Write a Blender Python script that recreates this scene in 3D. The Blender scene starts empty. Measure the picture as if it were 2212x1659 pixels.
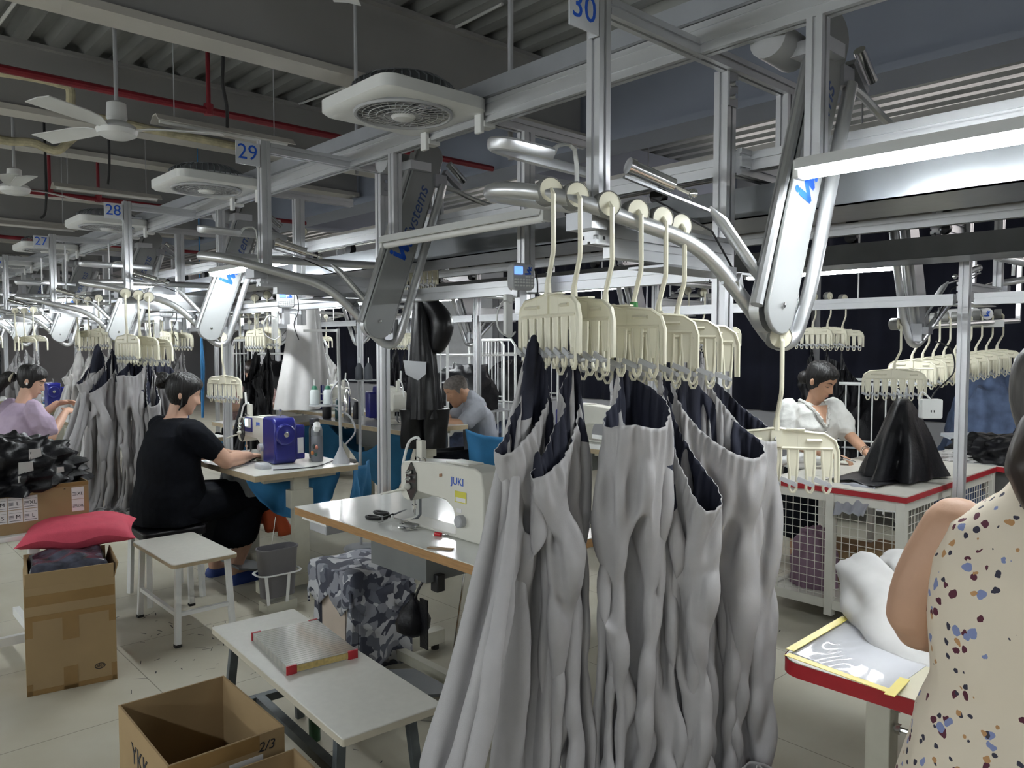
import bpy, math, random
import numpy as np
from mathutils import Vector, Matrix, Euler

# ------------------------------------------------------------------ camera, world, exposure
SC = bpy.context.scene
COL = SC.collection
PI = math.pi
IMG_W, IMG_H, FPX = 2212.0, 1659.0, 1670.0
EYE, YAW, PITCH = Vector((0, 0, 1.5)), math.radians(42.6), math.radians(2.9)
cam = bpy.data.cameras.new('camera')
camo_ob = bpy.data.objects.new('camera', cam)
COL.objects.link(camo_ob)
camo_ob.location = EYE
camo_ob.rotation_euler = Euler((PI / 2 - PITCH, 0, -YAW))
cam.sensor_fit = 'HORIZONTAL'
cam.sensor_width = 36.0
cam.lens = 36.0 * FPX / IMG_W
cam.clip_start = 0.05
cam.clip_end = 200
SC.camera = camo_ob
SC.view_settings.view_transform = 'Standard'
SC.view_settings.look = 'None'
SC.view_settings.gamma = 1.0
SC.view_settings.use_curve_mapping = False
SC.view_settings.exposure = 1.65
world = bpy.data.worlds.new('World')
SC.world = world
world.use_nodes = True
world.node_tree.nodes['Background'].inputs[0].default_value = (0.80, 0.85, 0.95, 1)
world.node_tree.nodes['Background'].inputs[1].default_value = 0.25
SC.cycles.max_bounces = 6
SC.cycles.diffuse_bounces = 3
SC.cycles.glossy_bounces = 3
SC.cycles.sample_clamp_indirect = 4.0
SC.cycles.caustics_reflective = False
SC.cycles.caustics_refractive = False
LAMP_E = 44.0        # emission of a lit tube


_F0 = Vector((math.sin(YAW), math.cos(YAW), 0))
_R = Vector((math.cos(YAW), -math.sin(YAW), 0))
_F = _F0 * math.cos(PITCH) - Vector((0, 0, 1)) * math.sin(PITCH)
_U = _F0 * math.sin(PITCH) + Vector((0, 0, 1)) * math.cos(PITCH)


def at(px, py, X=None, Y=None, Z=None, d=None):
    """the place in the hall seen at a point of the photograph, on a plane X, Y, Z or at depth d"""
    r = _F + _R * ((px - IMG_W / 2) / FPX) - _U * ((py - IMG_H / 2) / FPX)
    t = d
    if X is not None: t = X / r.x
    if Y is not None: t = Y / r.y
    if Z is not None: t = (Z - EYE.z) / r.z
    return EYE + r * t


# ------------------------------------------------------------------ materials
MATS = {}


def mat(name, col, rough=0.5, metal=0.0, var=0.06, scale=8.0, bump=0.0, bscale=60.0, spec=0.5, emit=0.0,
        alpha=1.0, coat=0.0, transmission=0.0, stretch=None):
    if name in MATS: return MATS[name]
    m = bpy.data.materials.new(name)
    m.use_nodes = True
    nt = m.node_tree
    b = nt.nodes['Principled BSDF']
    b.inputs['Roughness'].default_value = rough
    b.inputs['Metallic'].default_value = metal
    b.inputs['Specular IOR Level'].default_value = spec
    b.inputs['Coat Weight'].default_value = coat
    b.inputs['Alpha'].default_value = alpha
    b.inputs['Transmission Weight'].default_value = transmission
    c = tuple(col) + (1,)
    tc = nt.nodes.new('ShaderNodeTexCoord')
    vec = tc.outputs['Object']
    if stretch:
        mp = nt.nodes.new('ShaderNodeMapping')
        mp.inputs['Scale'].default_value = stretch
        nt.links.new(vec, mp.inputs[0])
        vec = mp.outputs[0]
    if var > 0:
        n = nt.nodes.new('ShaderNodeTexNoise')
        n.inputs['Scale'].default_value = scale
        n.inputs['Detail'].default_value = 4
        nt.links.new(vec, n.inputs['Vector'])
        r = nt.nodes.new('ShaderNodeValToRGB')
        r.color_ramp.elements[0].position = 0.3
        r.color_ramp.elements[1].position = 0.7
        r.color_ramp.elements[0].color = tuple(max(0, x * (1 - var)) for x in col) + (1,)
        r.color_ramp.elements[1].color = tuple(min(1, x * (1 + var)) for x in col) + (1,)
        nt.links.new(n.outputs['Fac'], r.inputs[0])
        nt.links.new(r.outputs[0], b.inputs['Base Color'])
    else:
        b.inputs['Base Color'].default_value = c
    if emit > 0:
        b.inputs['Emission Color'].default_value = c
        b.inputs['Emission Strength'].default_value = emit
    if bump > 0:
        n2 = nt.nodes.new('ShaderNodeTexNoise')
        n2.inputs['Scale'].default_value = bscale
        n2.inputs['Detail'].default_value = 3
        nt.links.new(vec, n2.inputs['Vector'])
        bp = nt.nodes.new('ShaderNodeBump')
        bp.inputs['Strength'].default_value = bump
        bp.inputs['Distance'].default_value = 0.01
        nt.links.new(n2.outputs['Fac'], bp.inputs['Height'])
        nt.links.new(bp.outputs[0], b.inputs['Normal'])
    MATS[name] = m
    return m


def ramp_mat(name, make, rough=0.6, metal=0.0, spec=0.5, bump=0):
    """material whose colour is made by a function of (node tree, object coordinate)"""
    if name in MATS: return MATS[name]
    m = bpy.data.materials.new(name)
    m.use_nodes = True
    nt = m.node_tree
    b = nt.nodes['Principled BSDF']
    b.inputs['Roughness'].default_value = rough
    b.inputs['Metallic'].default_value = metal
    b.inputs['Specular IOR Level'].default_value = spec
    tc = nt.nodes.new('ShaderNodeTexCoord')
    out = make(nt, tc.outputs['Object'])
    nt.links.new(out, b.inputs['Base Color'])
    MATS[name] = m
    return m


ALU = mat('aluminium', (0.66, 0.67, 0.69), 0.38, 0.75, 0.05, 6)
ALU2 = mat('aluminium_sheet', (0.42, 0.43, 0.45), 0.34, 0.8, 0.08, 4, bump=0.12, bscale=14)
STEEL = mat('satin_steel_tube', (0.62, 0.63, 0.64), 0.34, 0.8, 0.06, 10)
CHROME = mat('chrome', (0.80, 0.80, 0.80), 0.12, 1.0, 0.03, 5)
DARKSTEEL = mat('dark_grey_paint', (0.12, 0.13, 0.14), 0.45, 0.2, 0.1)
BLACK = mat('black_plastic', (0.012, 0.012, 0.014), 0.42, 0, 0.2)
BLACKRUB = mat('black_rubber', (0.02, 0.02, 0.02), 0.7, 0, 0.2)
WHITEP = mat('white_plastic', (0.78, 0.79, 0.78), 0.35, 0, 0.03)
GREYP = mat('grey_plastic', (0.42, 0.43, 0.45), 0.4, 0, 0.05)
CREAM = mat('cream_plastic', (0.73, 0.70, 0.56), 0.38, 0, 0.05, 12)
CREAMSTEEL = mat('cream_painted_steel', (0.56, 0.55, 0.46), 0.45, 0, 0.07, 9)
PANEL = mat('arm_panel_paint', (0.33, 0.34, 0.34), 0.35, 0.2, 0.03)
BLUE = mat('blue_print', (0.015, 0.10, 0.58), 0.4, 0, 0.05)
DEEPBLUE = mat('deep_blue_plastic', (0.012, 0.014, 0.16), 0.3, 0, 0.1)
RED = mat('red_paint', (0.36, 0.012, 0.02), 0.4, 0, 0.12)
REDPIPE = mat('red_pipe_paint', (0.20, 0.010, 0.018), 0.5, 0, 0.15)
LAMPON = mat('lit_tube', (0.93, 0.98, 1.0), 0.4, 0, 0, emit=LAMP_E)
LAMPOFF = mat('unlit_tube', (0.80, 0.80, 0.78), 0.3, 0, 0.02)
SCREEN = mat('blue_screen', (0.10, 0.22, 0.95), 0.3, 0, 0, emit=0.8)
SCREEN2 = mat('pale_cyan_screen', (0.45, 0.80, 0.95), 0.3, 0, 0, emit=0.7)


# ------------------------------------------------------------------ mesh builder
def basis(dirv, up=(0, 0, 1)):
    w = Vector(dirv).normalized()
    u = Vector(up)
    if abs(w.dot(u)) > 0.999: u = Vector((1, 0, 0)) if abs(w.x) < 0.9 else Vector((0, 1, 0))
    a = u.cross(w).normalized()
    return a, w.cross(a).normalized(), w      # side, up, along


def spline(pts, n=8, closed=False):
    P = [Vector(p) for p in pts]
    out = []
    m = len(P)
    for i in range(m if closed else m - 1):
        if closed:
            a, b, c, d = P[(i - 1) % m], P[i], P[(i + 1) % m], P[(i + 2) % m]
        else:
            a, b, c, d = P[max(i - 1, 0)], P[i], P[i + 1], P[min(i + 2, m - 1)]
        for k in range(n):
            t = k / n
            out.append(0.5 * ((2 * b) + (c - a) * t + (2 * a - 5 * b + 4 * c - d) * t * t + (3 * b - a - 3 * c + d) * t ** 3))
    if not closed: out.append(P[-1].copy())
    return out


class MB:
    def __init__(s):
        s.v, s.f, s.m = [], [], []
        s.mi = 0

    def add(s, vs, fs, M=None):
        o = len(s.v)
        if M is not None: vs = [M @ Vector(p) for p in vs]
        s.v.extend([tuple(p) for p in vs])
        s.f.extend([tuple(o + i for i in q) for q in fs])
        s.m.extend([s.mi] * len(fs))
        return s

    def box(s, c, d, M=None, rz=0.0):
        x, y, z = d[0] / 2, d[1] / 2, d[2] / 2
        vs = [(-x, -y, -z), (x, -y, -z), (x, y, -z), (-x, y, -z), (-x, -y, z), (x, -y, z), (x, y, z), (-x, y, z)]
        T = Matrix.Translation(Vector(c))
        if rz: T = T @ Matrix.Rotation(rz, 4, 'Z')
        if M is not None: T = T @ M
        return s.add(vs, [(3, 2, 1, 0), (4, 5, 6, 7), (0, 1, 5, 4), (1, 2, 6, 5), (2, 3, 7, 6), (3, 0, 4, 7)], T)

    def lohi(s, lo, hi):
        return s.box([(a + b) / 2 for a, b in zip(lo, hi)], [b - a for a, b in zip(lo, hi)])

    def bar(s, p0, p1, w, h, up=(0, 0, 1)):
        a, b, c = basis(Vector(p1) - Vector(p0), up)
        o = [(-w / 2, -h / 2), (w / 2, -h / 2), (w / 2, h / 2), (-w / 2, h / 2)]
        return s.extrude(o, p0, p1, a, b)

    def extrude(s, outline, p0, p1, a, b):
        p0, p1 = Vector(p0), Vector(p1)
        n = len(outline)
        vs = [p0 + a * x + b * y for x, y in outline] + [p1 + a * x + b * y for x, y in outline]
        fs = [tuple(reversed(range(n))), tuple(range(n, 2 * n))]
        fs += [(i, (i + 1) % n, n + (i + 1) % n, n + i) for i in range(n)]
        return s.add(vs, fs)

    def profile(s, p0, p1, w=0.045, h=0.045, up=(0, 0, 1)):
        """aluminium extrusion with T slots in its faces"""
        a, b, c = basis(Vector(p1) - Vector(p0), up)
        return s.extrude(slot_outline(w, h), p0, p1, a, b)

    def loft(s, rings, closed=True, cap0=True, cap1=True):
        n = len(rings[0])
        vs = [p for r in rings for p in r]
        fs = []
        for i in range(len(rings) - 1):
            for j in range(n if closed else n - 1):
                k = (j + 1) % n
                fs.append((i * n + j, i * n + k, (i + 1) * n + k, (i + 1) * n + j))
        if cap0 and closed: fs.append(tuple(reversed(range(n))))
        if cap1 and closed: fs.append(tuple(range((len(rings) - 1) * n, len(rings) * n)))
        return s.add(vs, fs)

    def tube(s, pts, r, seg=10, cap=True, flat=1.0, up=None, closed=False):
        P = [Vector(p) for p in pts]
        rs = r if isinstance(r, (list, tuple)) else [r] * len(P)
        n = len(P)
        a = None
        rings = []
        for i in range(n):
            if closed: t = P[(i + 1) % n] - P[(i - 1) % n]
            else: t = P[min(i + 1, n - 1)] - P[max(i - 1, 0)]
            t = t.normalized() if t.length > 1e-9 else Vector((0, 0, 1))
            if up is not None:
                a = Vector(up).cross(t)
                a = a.normalized() if a.length > 1e-6 else basis(t)[0]
            elif a is None:
                a = basis(t)[0]
            else:
                a = a - t * a.dot(t)
                a = a.normalized() if a.length > 1e-6 else basis(t)[0]
            b = t.cross(a)
            rings.append([P[i] + (a * math.cos(2 * PI * k / seg) + b * math.sin(2 * PI * k / seg) * flat) * rs[i] for k in range(seg)])
        if closed: rings.append(rings[0])
        return s.loft(rings, True, cap and not closed, cap and not closed)

    def cyl(s, p0, p1, r, seg=16, r1=None):
        return s.tube([p0, p1], [r, r if r1 is None else r1], seg)

    def lathe(s, prof, c=(0, 0, 0), axis=(0, 0, 1), seg=24, cap=True):
        a, b, w = basis(axis)
        c = Vector(c)
        rings = [[c + w * z + (a * math.cos(2 * PI * k / seg) + b * math.sin(2 * PI * k / seg)) * r for k in range(seg)] for r, z in prof]
        return s.loft(rings, True, cap, cap)

    def ball(s, c, r, seg=14, rows=8, M=None):
        if not isinstance(r, (tuple, list)): r = (r, r, r)
        rings = []
        for i in range(rows + 1):
            t = -PI / 2 + PI * i / rows
            q = max(math.cos(t), 0.02)
            ring = [Vector((r[0] * q * math.cos(2 * PI * k / seg), r[1] * q * math.sin(2 * PI * k / seg), r[2] * math.sin(t))) for k in range(seg)]
            if M is not None: ring = [M @ p for p in ring]
            rings.append([p + Vector(c) for p in ring])
        return s.loft(rings)

    def prism(s, outline, thick, M):
        """flat outline (x, y) given thickness along local z, placed by M"""
        n = len(outline)
        vs = [(x, y, -thick / 2) for x, y in outline] + [(x, y, thick / 2) for x, y in outline]
        fs = [tuple(reversed(range(n))), tuple(range(n, 2 * n))] + [(i, (i + 1) % n, n + (i + 1) % n, n + i) for i in range(n)]
        return s.add(vs, fs, M)

    def grid(s, fn, nu, nv, thick=0.0):
        vs = [fn(i / nu, j / nv) for i in range(nu + 1) for j in range(nv + 1)]
        fs = [(i * (nv + 1) + j, (i + 1) * (nv + 1) + j, (i + 1) * (nv + 1) + j + 1, i * (nv + 1) + j + 1) for i in range(nu) for j in range(nv)]
        return s.add(vs, fs)

    def text(s, txt, size, M, shear=0.0, depth=0.0006):
        vs, fs = text_mesh(txt, shear)
        return s.add([(x * size, y * size, z * depth) for x, y, z in vs], fs, M)

    def build(s, name, material, parent=None, smooth=True, bevel=0.0, solid=0.0, subsurf=0, angle=35):
        me = bpy.data.meshes.new(name)
        off = world_loc(parent) if parent is not None else Vector((0, 0, 0))
        if parent is None and s.v:                     # a thing of one mesh: origin at the middle of its base
            arr = np.array(s.v)
            lo, hi = arr.min(0), arr.max(0)
            off = Vector(((lo[0] + hi[0]) / 2, (lo[1] + hi[1]) / 2, lo[2]))
        me.from_pydata([(p[0] - off.x, p[1] - off.y, p[2] - off.z) for p in s.v], [], s.f)
        ms = material if isinstance(material, (list, tuple)) else [material]
        for m in ms: me.materials.append(m)
        if len(ms) > 1: me.polygons.foreach_set('material_index', s.m)
        me.update()
        if smooth:
            me.polygons.foreach_set('use_smooth', [True] * len(me.polygons))
            me.set_sharp_from_angle(angle=math.radians(angle))
        o = bpy.data.objects.new(name, me)
        COL.objects.link(o)
        if parent is not None: o.parent = parent
        else: o.location = off
        if solid:
            q = o.modifiers.new('thickness', 'SOLIDIFY'); q.thickness = solid; q.offset = 0
        if subsurf:
            q = o.modifiers.new('smooth', 'SUBSURF'); q.levels = subsurf; q.render_levels = subsurf
        if bevel:
            q = o.modifiers.new('bevel', 'BEVEL'); q.width = bevel; q.segments = 2; q.limit_method = 'ANGLE'; q.angle_limit = math.radians(40)
            q.harden_normals = False
        return o


def slot_outline(w, h, sw=0.010, dp=0.007):
    def side(L):
        cs = [0.0] if L < 0.07 else [-L / 4, L / 4]
        return cs
    pts = []
    x, y = w / 2, h / 2
    pts.append((-x, -y))
    for c in side(w): pts += [(c - sw / 2, -y), (c - sw / 2, -y + dp), (c + sw / 2, -y + dp), (c + sw / 2, -y)]
    pts.append((x, -y))
    for c in side(h): pts += [(x, c - sw / 2), (x - dp, c - sw / 2), (x - dp, c + sw / 2), (x, c + sw / 2)]
    pts.append((x, y))
    for c in reversed(side(w)): pts += [(c + sw / 2, y), (c + sw / 2, y - dp), (c - sw / 2, y - dp), (c - sw / 2, y)]
    pts.append((-x, y))
    for c in reversed(side(h)): pts += [(-x, c + sw / 2), (-x + dp, c + sw / 2), (-x + dp, c - sw / 2), (-x, c - sw / 2)]
    return pts


_TXT = {}


def text_mesh(txt, shear=0.0):
    key = (txt, shear)
    if key not in _TXT:
        cu = bpy.data.curves.new('lettering', 'FONT')
        cu.body = txt
        cu.align_x, cu.align_y = 'CENTER', 'CENTER'
        cu.shear = shear
        cu.extrude = 1.0
        cu.resolution_u = 3
        o = bpy.data.objects.new('lettering', cu)
        COL.objects.link(o)
        bpy.context.view_layer.update()
        me = o.to_mesh()
        vs = [tuple(v.co) for v in me.vertices]
        fs = [tuple(p.vertices) for p in me.polygons]
        o.to_mesh_clear()
        bpy.data.objects.remove(o)
        bpy.data.curves.remove(cu)
        _TXT[key] = (vs, fs)
    return _TXT[key]


def face_matrix(c, right, up):
    """matrix putting local x along right, y along up, z out of the face"""
    r = Vector(right).normalized()
    u = Vector(up)
    u = (u - r * u.dot(r)).normalized()
    n = r.cross(u)
    M = Matrix((r, u, n)).transposed().to_4x4()
    M.translation = Vector(c)
    return M


def rounded(w, h, r, n=5):
    pts = []
    for cx, cy, a0 in ((w / 2 - r, h / 2 - r, 0), (-w / 2 + r, h / 2 - r, 90), (-w / 2 + r, -h / 2 + r, 180), (w / 2 - r, -h / 2 + r, 270)):
        for k in range(n + 1):
            a = math.radians(a0 + 90 * k / n)
            pts.append((cx + r * math.cos(a), cy + r * math.sin(a)))
    return pts


# ------------------------------------------------------------------ things, groups and copies
def world_loc(o):
    p = Vector((0, 0, 0))
    while o is not None:
        p = p + o.location
        o = o.parent
    return p


def tag(o, label=None, cat=None, group=None, kind=None):
    if label: o['label'] = label
    if cat: o['category'] = cat
    if group: o['group'] = group
    if kind: o['kind'] = kind
    return o


def thing(name, label, cat, loc=(0, 0, 0), group=None):
    o = bpy.data.objects.new(name, None)
    o.empty_display_size = 0.1
    COL.objects.link(o)
    o.location = loc
    return tag(o, label, cat, group)


def struct(mb, name, material, label=None, **k):
    o = mb.build(name, material, **k)
    o['kind'] = 'structure'
    if label: o['label'] = label
    return o


KIDS = {}


def kids(o):
    return list(o.children)


def dup(root, loc=None, rz=0.0, label=None, group=None, skip=()):
    """a copy of a thing with copies of its parts and sub-parts"""
    r = root.copy()
    COL.objects.link(r)
    if loc is not None: r.location = loc
    if rz: r.rotation_euler = (0, 0, root.rotation_euler.z + rz)
    if label: r['label'] = label
    if group: r['group'] = group
    for ch in list(root.children):
        if ch.name.split('.')[0] in skip: continue
        c = ch.copy(); COL.objects.link(c); c.parent = r
        for g in list(ch.children):
            d = g.copy(); COL.objects.link(d); d.parent = c
    return r
# ------------------------------------------------------------------ the hall: floor, deck, beams, walls, windows
def floor_colour(nt, vec):
    br = nt.nodes.new('ShaderNodeTexBrick')
    br.offset = 0.0
    br.inputs['Scale'].default_value = 1.0
    br.inputs['Brick Width'].default_value = 0.80
    br.inputs['Row Height'].default_value = 0.80
    br.inputs['Mortar Size'].default_value = 0.0022
    br.inputs['Color1'].default_value = (0.52, 0.50, 0.41, 1)
    br.inputs['Color2'].default_value = (0.54, 0.515, 0.425, 1)
    br.inputs['Mortar'].default_value = (0.24, 0.22, 0.17, 1)
    nt.links.new(vec, br.inputs['Vector'])
    n = nt.nodes.new('ShaderNodeTexNoise')
    n.inputs['Scale'].default_value = 2.2
    n.inputs['Detail'].default_value = 6
    nt.links.new(vec, n.inputs['Vector'])
    r = nt.nodes.new('ShaderNodeValToRGB')
    r.color_ramp.elements[0].position = 0.35
    r.color_ramp.elements[0].color = (0.86, 0.84, 0.80, 1)
    r.color_ramp.elements[1].position = 0.65
    r.color_ramp.elements[1].color = (1, 1, 1, 1)
    nt.links.new(n.outputs['Fac'], r.inputs[0])
    mx = nt.nodes.new('ShaderNodeMixRGB')
    mx.blend_type = 'MULTIPLY'
    mx.inputs[0].default_value = 1
    nt.links.new(br.outputs[0], mx.inputs[1])
    nt.links.new(r.outputs[0], mx.inputs[2])
    return mx.outputs[0]


FLOOR = ramp_mat('worn_cream_floor_tiles', floor_colour, rough=0.42, spec=0.35)
DECK = mat('galvanised_deck', (0.37, 0.38, 0.375), 0.45, 0.55, 0.25, 1.4, bump=0.15, bscale=6, stretch=(6, 0.7, 1))
BEAM = mat('grey_beam_paint', (0.36, 0.355, 0.35), 0.6, 0, 0.05, 1.5)
GIRDER = mat('bounce_cooled_girder_grey', (0.30, 0.33, 0.40), 0.6, 0, 0.05, 1.5)  # blue put into the grey to offset warm light bounced off the floor
FLANGE = mat('pale_beam_flange', (0.55, 0.53, 0.49), 0.55, 0, 0.05, 2)
WALLP = mat('grey_wall_paint', (0.46, 0.46, 0.48), 0.7, 0, 0.05, 0.8)
CURTAIN = mat('navy_blackout_cloth', (0.012, 0.014, 0.030), 0.85, 0, 0.2, 3)
WINDOWLIT = mat('bright_window', (1.0, 0.93, 0.90), 0.5, 0, 0, emit=2.2)

X0, X1, Y0, Y1, ZD = -9.0, 9.6, -4.0, 25.0, 3.82
mb = MB().lohi((X0, Y0, -0.1), (X1, Y1, 0.0))
o = struct(mb, 'floor', FLOOR, 'cream tiled factory floor', smooth=False)
mb = MB()
P = 0.25
rows = []
for yy in (Y0, Y1):
    r = []
    x = X0
    while x < X1 - 0.01:
        r += [(x, yy, ZD), (x + 0.10, yy, ZD), (x + 0.135, yy, ZD + 0.055), (x + 0.215, yy, ZD + 0.055)]
        x += P
    r.append((X1, yy, ZD))
    rows.append(r)
mb.loft(rows, False, False, False)
o = struct(mb, 'ceiling', DECK, 'galvanised corrugated steel deck ceiling', smooth=False, solid=0.004)


def beam_x(y, zb, depth=0.52, fl=0.22, x0=X0, x1=5.0, web=0.10):
    m = MB()
    m.lohi((x0, y - web / 2, zb + 0.02), (x1, y + web / 2, ZD))
    m.mi = 1
    m.lohi((x0, y - fl / 2, zb - 0.022), (x1, y + fl / 2, zb + 0.022))
    m.mi = 0
    m.lohi((x0, y - fl / 2, ZD - 0.03), (x1, y + fl / 2, ZD - 0.002))
    return m


n_trim = 0
for y, zb in ((4.62, 3.28), (7.05, 3.30), (8.25, 3.30), (10.75, 3.3), (13.3, 3.3), (15.9, 3.3), (18.5, 3.3), (21.1, 3.3)):
    n_trim += 1
    struct(beam_x(y, zb), 'trim_%d' % n_trim, [BEAM, FLANGE], 'grey painted ceiling beam crossing the hall', smooth=False)
for gx in (5.15,):
    m = MB().lohi((gx - 0.08, Y0, 3.22), (gx + 0.08, Y1, ZD))
    m.lohi((gx - 0.2, Y0, 3.17), (gx + 0.2, Y1, 3.22))
    n_trim += 1
    struct(m, 'trim_%d' % n_trim, GIRDER, 'long grey girder along the hall', smooth=False)
for y in (1.0, 5.9, 10.9):
    m = MB().lohi((5.15, y - 0.05, 3.3), (X1, y + 0.05, ZD)).lohi((5.15, y - 0.11, 3.27), (X1, y + 0.11, 3.31))
    n_trim += 1
    struct(m, 'trim_%d' % n_trim, GIRDER, 'grey ceiling beam beyond the girder', smooth=False)
# walls
struct(MB().lohi((X0 - 0.2, Y0, -0.1), (X0, Y1, ZD + 0.1)), 'wall_left', WALLP, 'grey painted side wall', smooth=False)
struct(MB().lohi((X0, Y1, -0.1), (X1, Y1 + 0.2, ZD + 0.1)), 'wall_far', WALLP, 'grey painted far end wall', smooth=False)
struct(MB().lohi((X0, Y0 - 0.2, -0.1), (X1, Y0, ZD + 0.1)), 'wall_near', WALLP, 'grey painted near end wall', smooth=False)
m = MB().lohi((X1, Y0, -0.1), (X1 + 0.2, Y1, 2.92)).lohi((X1, Y0, 3.24), (X1 + 0.2, Y1, ZD + 0.1))
struct(m, 'wall_right', WALLP, 'grey painted side wall behind dark curtains', smooth=False)
for i, (ya, yb) in enumerate(((-3.5, 1.2), (1.5, 4.0), (4.5, 8.0), (8.5, 12), (12.5, 16.5), (17, 21), (21.5, 24.5))):
    m = MB().lohi((X1 + 0.08, ya, 2.92), (X1 + 0.10, yb, 3.24))
    m.mi = 1
    yy = ya
    while yy < yb + 0.01:
        m.lohi((X1 + 0.02, yy - 0.03, 2.92), (X1 + 0.07, yy + 0.03, 3.24))
        yy += (yb - ya) / 4
    struct(m, 'window_%d' % (i + 1), [WINDOWLIT, WALLP], 'bright strip window high on the wall above dark curtain', smooth=False)


def curtain(y0, y1, z0, z1, x, name, label, material=CURTAIN):
    def fn(u, v):
        y = y0 + (y1 - y0) * u
        return (x - 0.03 * math.sin(u * (y1 - y0) * 14) - 0.012 * math.sin(u * (y1 - y0) * 31 + 1), y, z0 + (z1 - z0) * v)
    m = MB().grid(fn, int((y1 - y0) * 24), 2)
    return tag(m.build(name, material, solid=0.006), label, 'curtain', 'navy blackout curtains along the far side wall')


for i, (a, b) in enumerate(((-1.2, 1.9), (2.0, 4.6), (4.7, 7.4), (7.5, 10.6), (13.2, 16.4), (16.5, 20))):
    curtain(a, b, 0.62, 2.9, X1 - 0.08, 'blackout_curtain', 'navy blackout curtain hanging in folds under the high window strip')
m = MB().lohi((X1 - 0.16, 10.8, 0), (X1 - 0.02, 13.0, 2.6))
tag(m.build('wall_partition', mat('pale_partition', (0.62, 0.63, 0.66), 0.6), smooth=False), 'pale grey partition wall panel', None, kind='structure')


def conduit(pts, r, name, material, label, cat, group=None):
    return tag(MB().tube(pts, r, 8).build(name, material), label, cat, group)


# red sprinkler mains running across, each with droppers up to the deck
def red_pipe(y, z, x0, x1, drops, label):
    t = thing('sprinkler_pipe', label, 'pipe', (x0, y, z), 'red sprinkler pipes below the deck')
    MB().tube([(x0, y, z), (x1, y, z)], 0.026, 10).build('main_pipe', REDPIPE, t)
    for x in drops:
        d = MB().cyl((x, y, z), (x, y, ZD), 0.016, 8).cyl((x, y, z - 0.03), (x, y, z + 0.045), 0.034, 10).build('drop_pipe', REDPIPE, t)
    return t


pa = at(0, 137, Z=3.12); pb = at(740, 289, Z=3.12)
red_pipe(5.6, 3.17, -7.0, 4.9, [at(450, 200, Y=5.6).x, 4.1], 'red sprinkler pipe passing nearest above the ceiling fan')
red_pipe(9.3, 3.08, -7.0, 4.9, [at(210, 330, Y=9.3).x, 1.2, at(107, 400, Y=9.3).x], 'red sprinkler pipe behind the number 29 box fan')
red_pipe(12.6, 2.98, -5.0, 4.9, [0.9, 3.4], 'red sprinkler pipe farthest down the hall')
# thin white conduits under the deck between the beams
conduit([at(910, 97, Z=3.81), at(1085, 8, Z=3.81)], 0.011, 'conduit', WHITEP, 'white conduit under the deck beside the threaded rod', 'pipe')
conduit([at(640, 227, Z=3.81), at(775, 178, Z=3.81)], 0.011, 'conduit', WHITEP, 'white conduit under the deck left of the box fan', 'pipe')
conduit([at(-10, 62, Z=3.74), at(45, -12, Z=3.74)], 0.012, 'conduit', WHITEP, 'white conduit in the upper left corner of the deck', 'pipe')
FOAM = mat('yellowed_pipe_foam', (0.55, 0.50, 0.33), 0.8, 0, 0.3, 14, bump=0.4, bscale=22)
yl = 6.6
pts = [at(x, y, Y=yl) for x, y in ((-40, 150), (60, 165), (120, 178), (150, 190), (153, 225), (158, 236), (190, 250), (260, 264), (340, 283), (430, 300), (520, 318))]
tag(MB().tube(spline(pts, 5), 0.032, 10).build('pipe_lagging', FOAM), 'foam wrapped pipe winding behind the ceiling fan', 'pipe')
pts = [at(x, y, Y=7.6) for x, y in ((-30, 296), (20, 305), (70, 308), (100, 320), (125, 325), (150, 305), (180, 282), (215, 274))]
tag(MB().tube(spline(pts, 5), 0.035, 10).build('pipe_lagging', FOAM), 'drooping yellowed foam wrapped pipe at the left edge', 'pipe')
for pts, lab in (([(485, 97), (482, 130), (481, 180), (490, 230), (491, 275)], 'black cable dangling beside the red dropper'),
                 ([(234, 305), (236, 345), (233, 398)], 'black cable dangling behind the ceiling fan'),
                 ([(98, 405), (100, 430), (88, 472)], 'short black cable dangling over the off batten light')):
    yy = {485: 4.95, 234: 7.4, 98: 7.9}[pts[0][0]]
    q = [at(x, y, Y=yy) for x, y in pts]
    q[0].z = ZD if yy > 7 or yy < 7 else q[0].z
    tag(MB().tube(spline(q, 5), 0.011, 7).build('hanging_cable', BLACKRUB), lab, 'cable')


# ceiling fans
def ceiling_fan(hx, hy, hz, angs, label, R=0.62):
    t = thing('ceiling_fan', label, 'fan', (hx, hy, hz), 'white three-blade ceiling fans')
    MB().cyl((hx, hy, hz + 0.05), (hx, hy, ZD), 0.012, 8).build('down_rod', GREYP, t)
    MB().lathe([(0.035, 0.20), (0.055, 0.19), (0.06, 0.10), (0.045, 0.08)], (hx, hy, hz), seg=16).build('canopy', WHITEP, t)
    MB().lathe([(0.02, 0.085), (0.06, 0.08), (0.105, 0.055), (0.12, 0.03), (0.11, 0.0), (0.07, -0.02), (0.02, -0.025)], (hx, hy, hz), seg=24).build('motor_housing', WHITEP, t)
    for a in angs:
        a = math.radians(a)
        ux, uy = math.cos(a), math.sin(a)
        m = MB()
        rings = []
        for r, w, z, tw in ((0.10, 0.045, 0.0, 0.1), (0.2, 0.11, 0.012, 0.2), (0.3, 0.13, 0.012, 0.2), (R, 0.15, 0.0, 0.14)):
            c = Vector((hx + ux * r, hy + uy * r, hz + 0.03 + z))
            s = Vector((-uy, ux, 0)) * math.cos(tw) + Vector((0, 0, math.sin(tw)))
            n = Vector((0, 0, 1))
            rings.append([c - s * w / 2 + n * 0.003, c + n * 0.010, c + s * w / 2 + n * 0.003, c + s * w / 2 - n * 0.003, c + n * 0.004, c - s * w / 2 - n * 0.003])
        m.loft(rings)
        m.build('blade', WHITEP, t)
    return t


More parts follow.
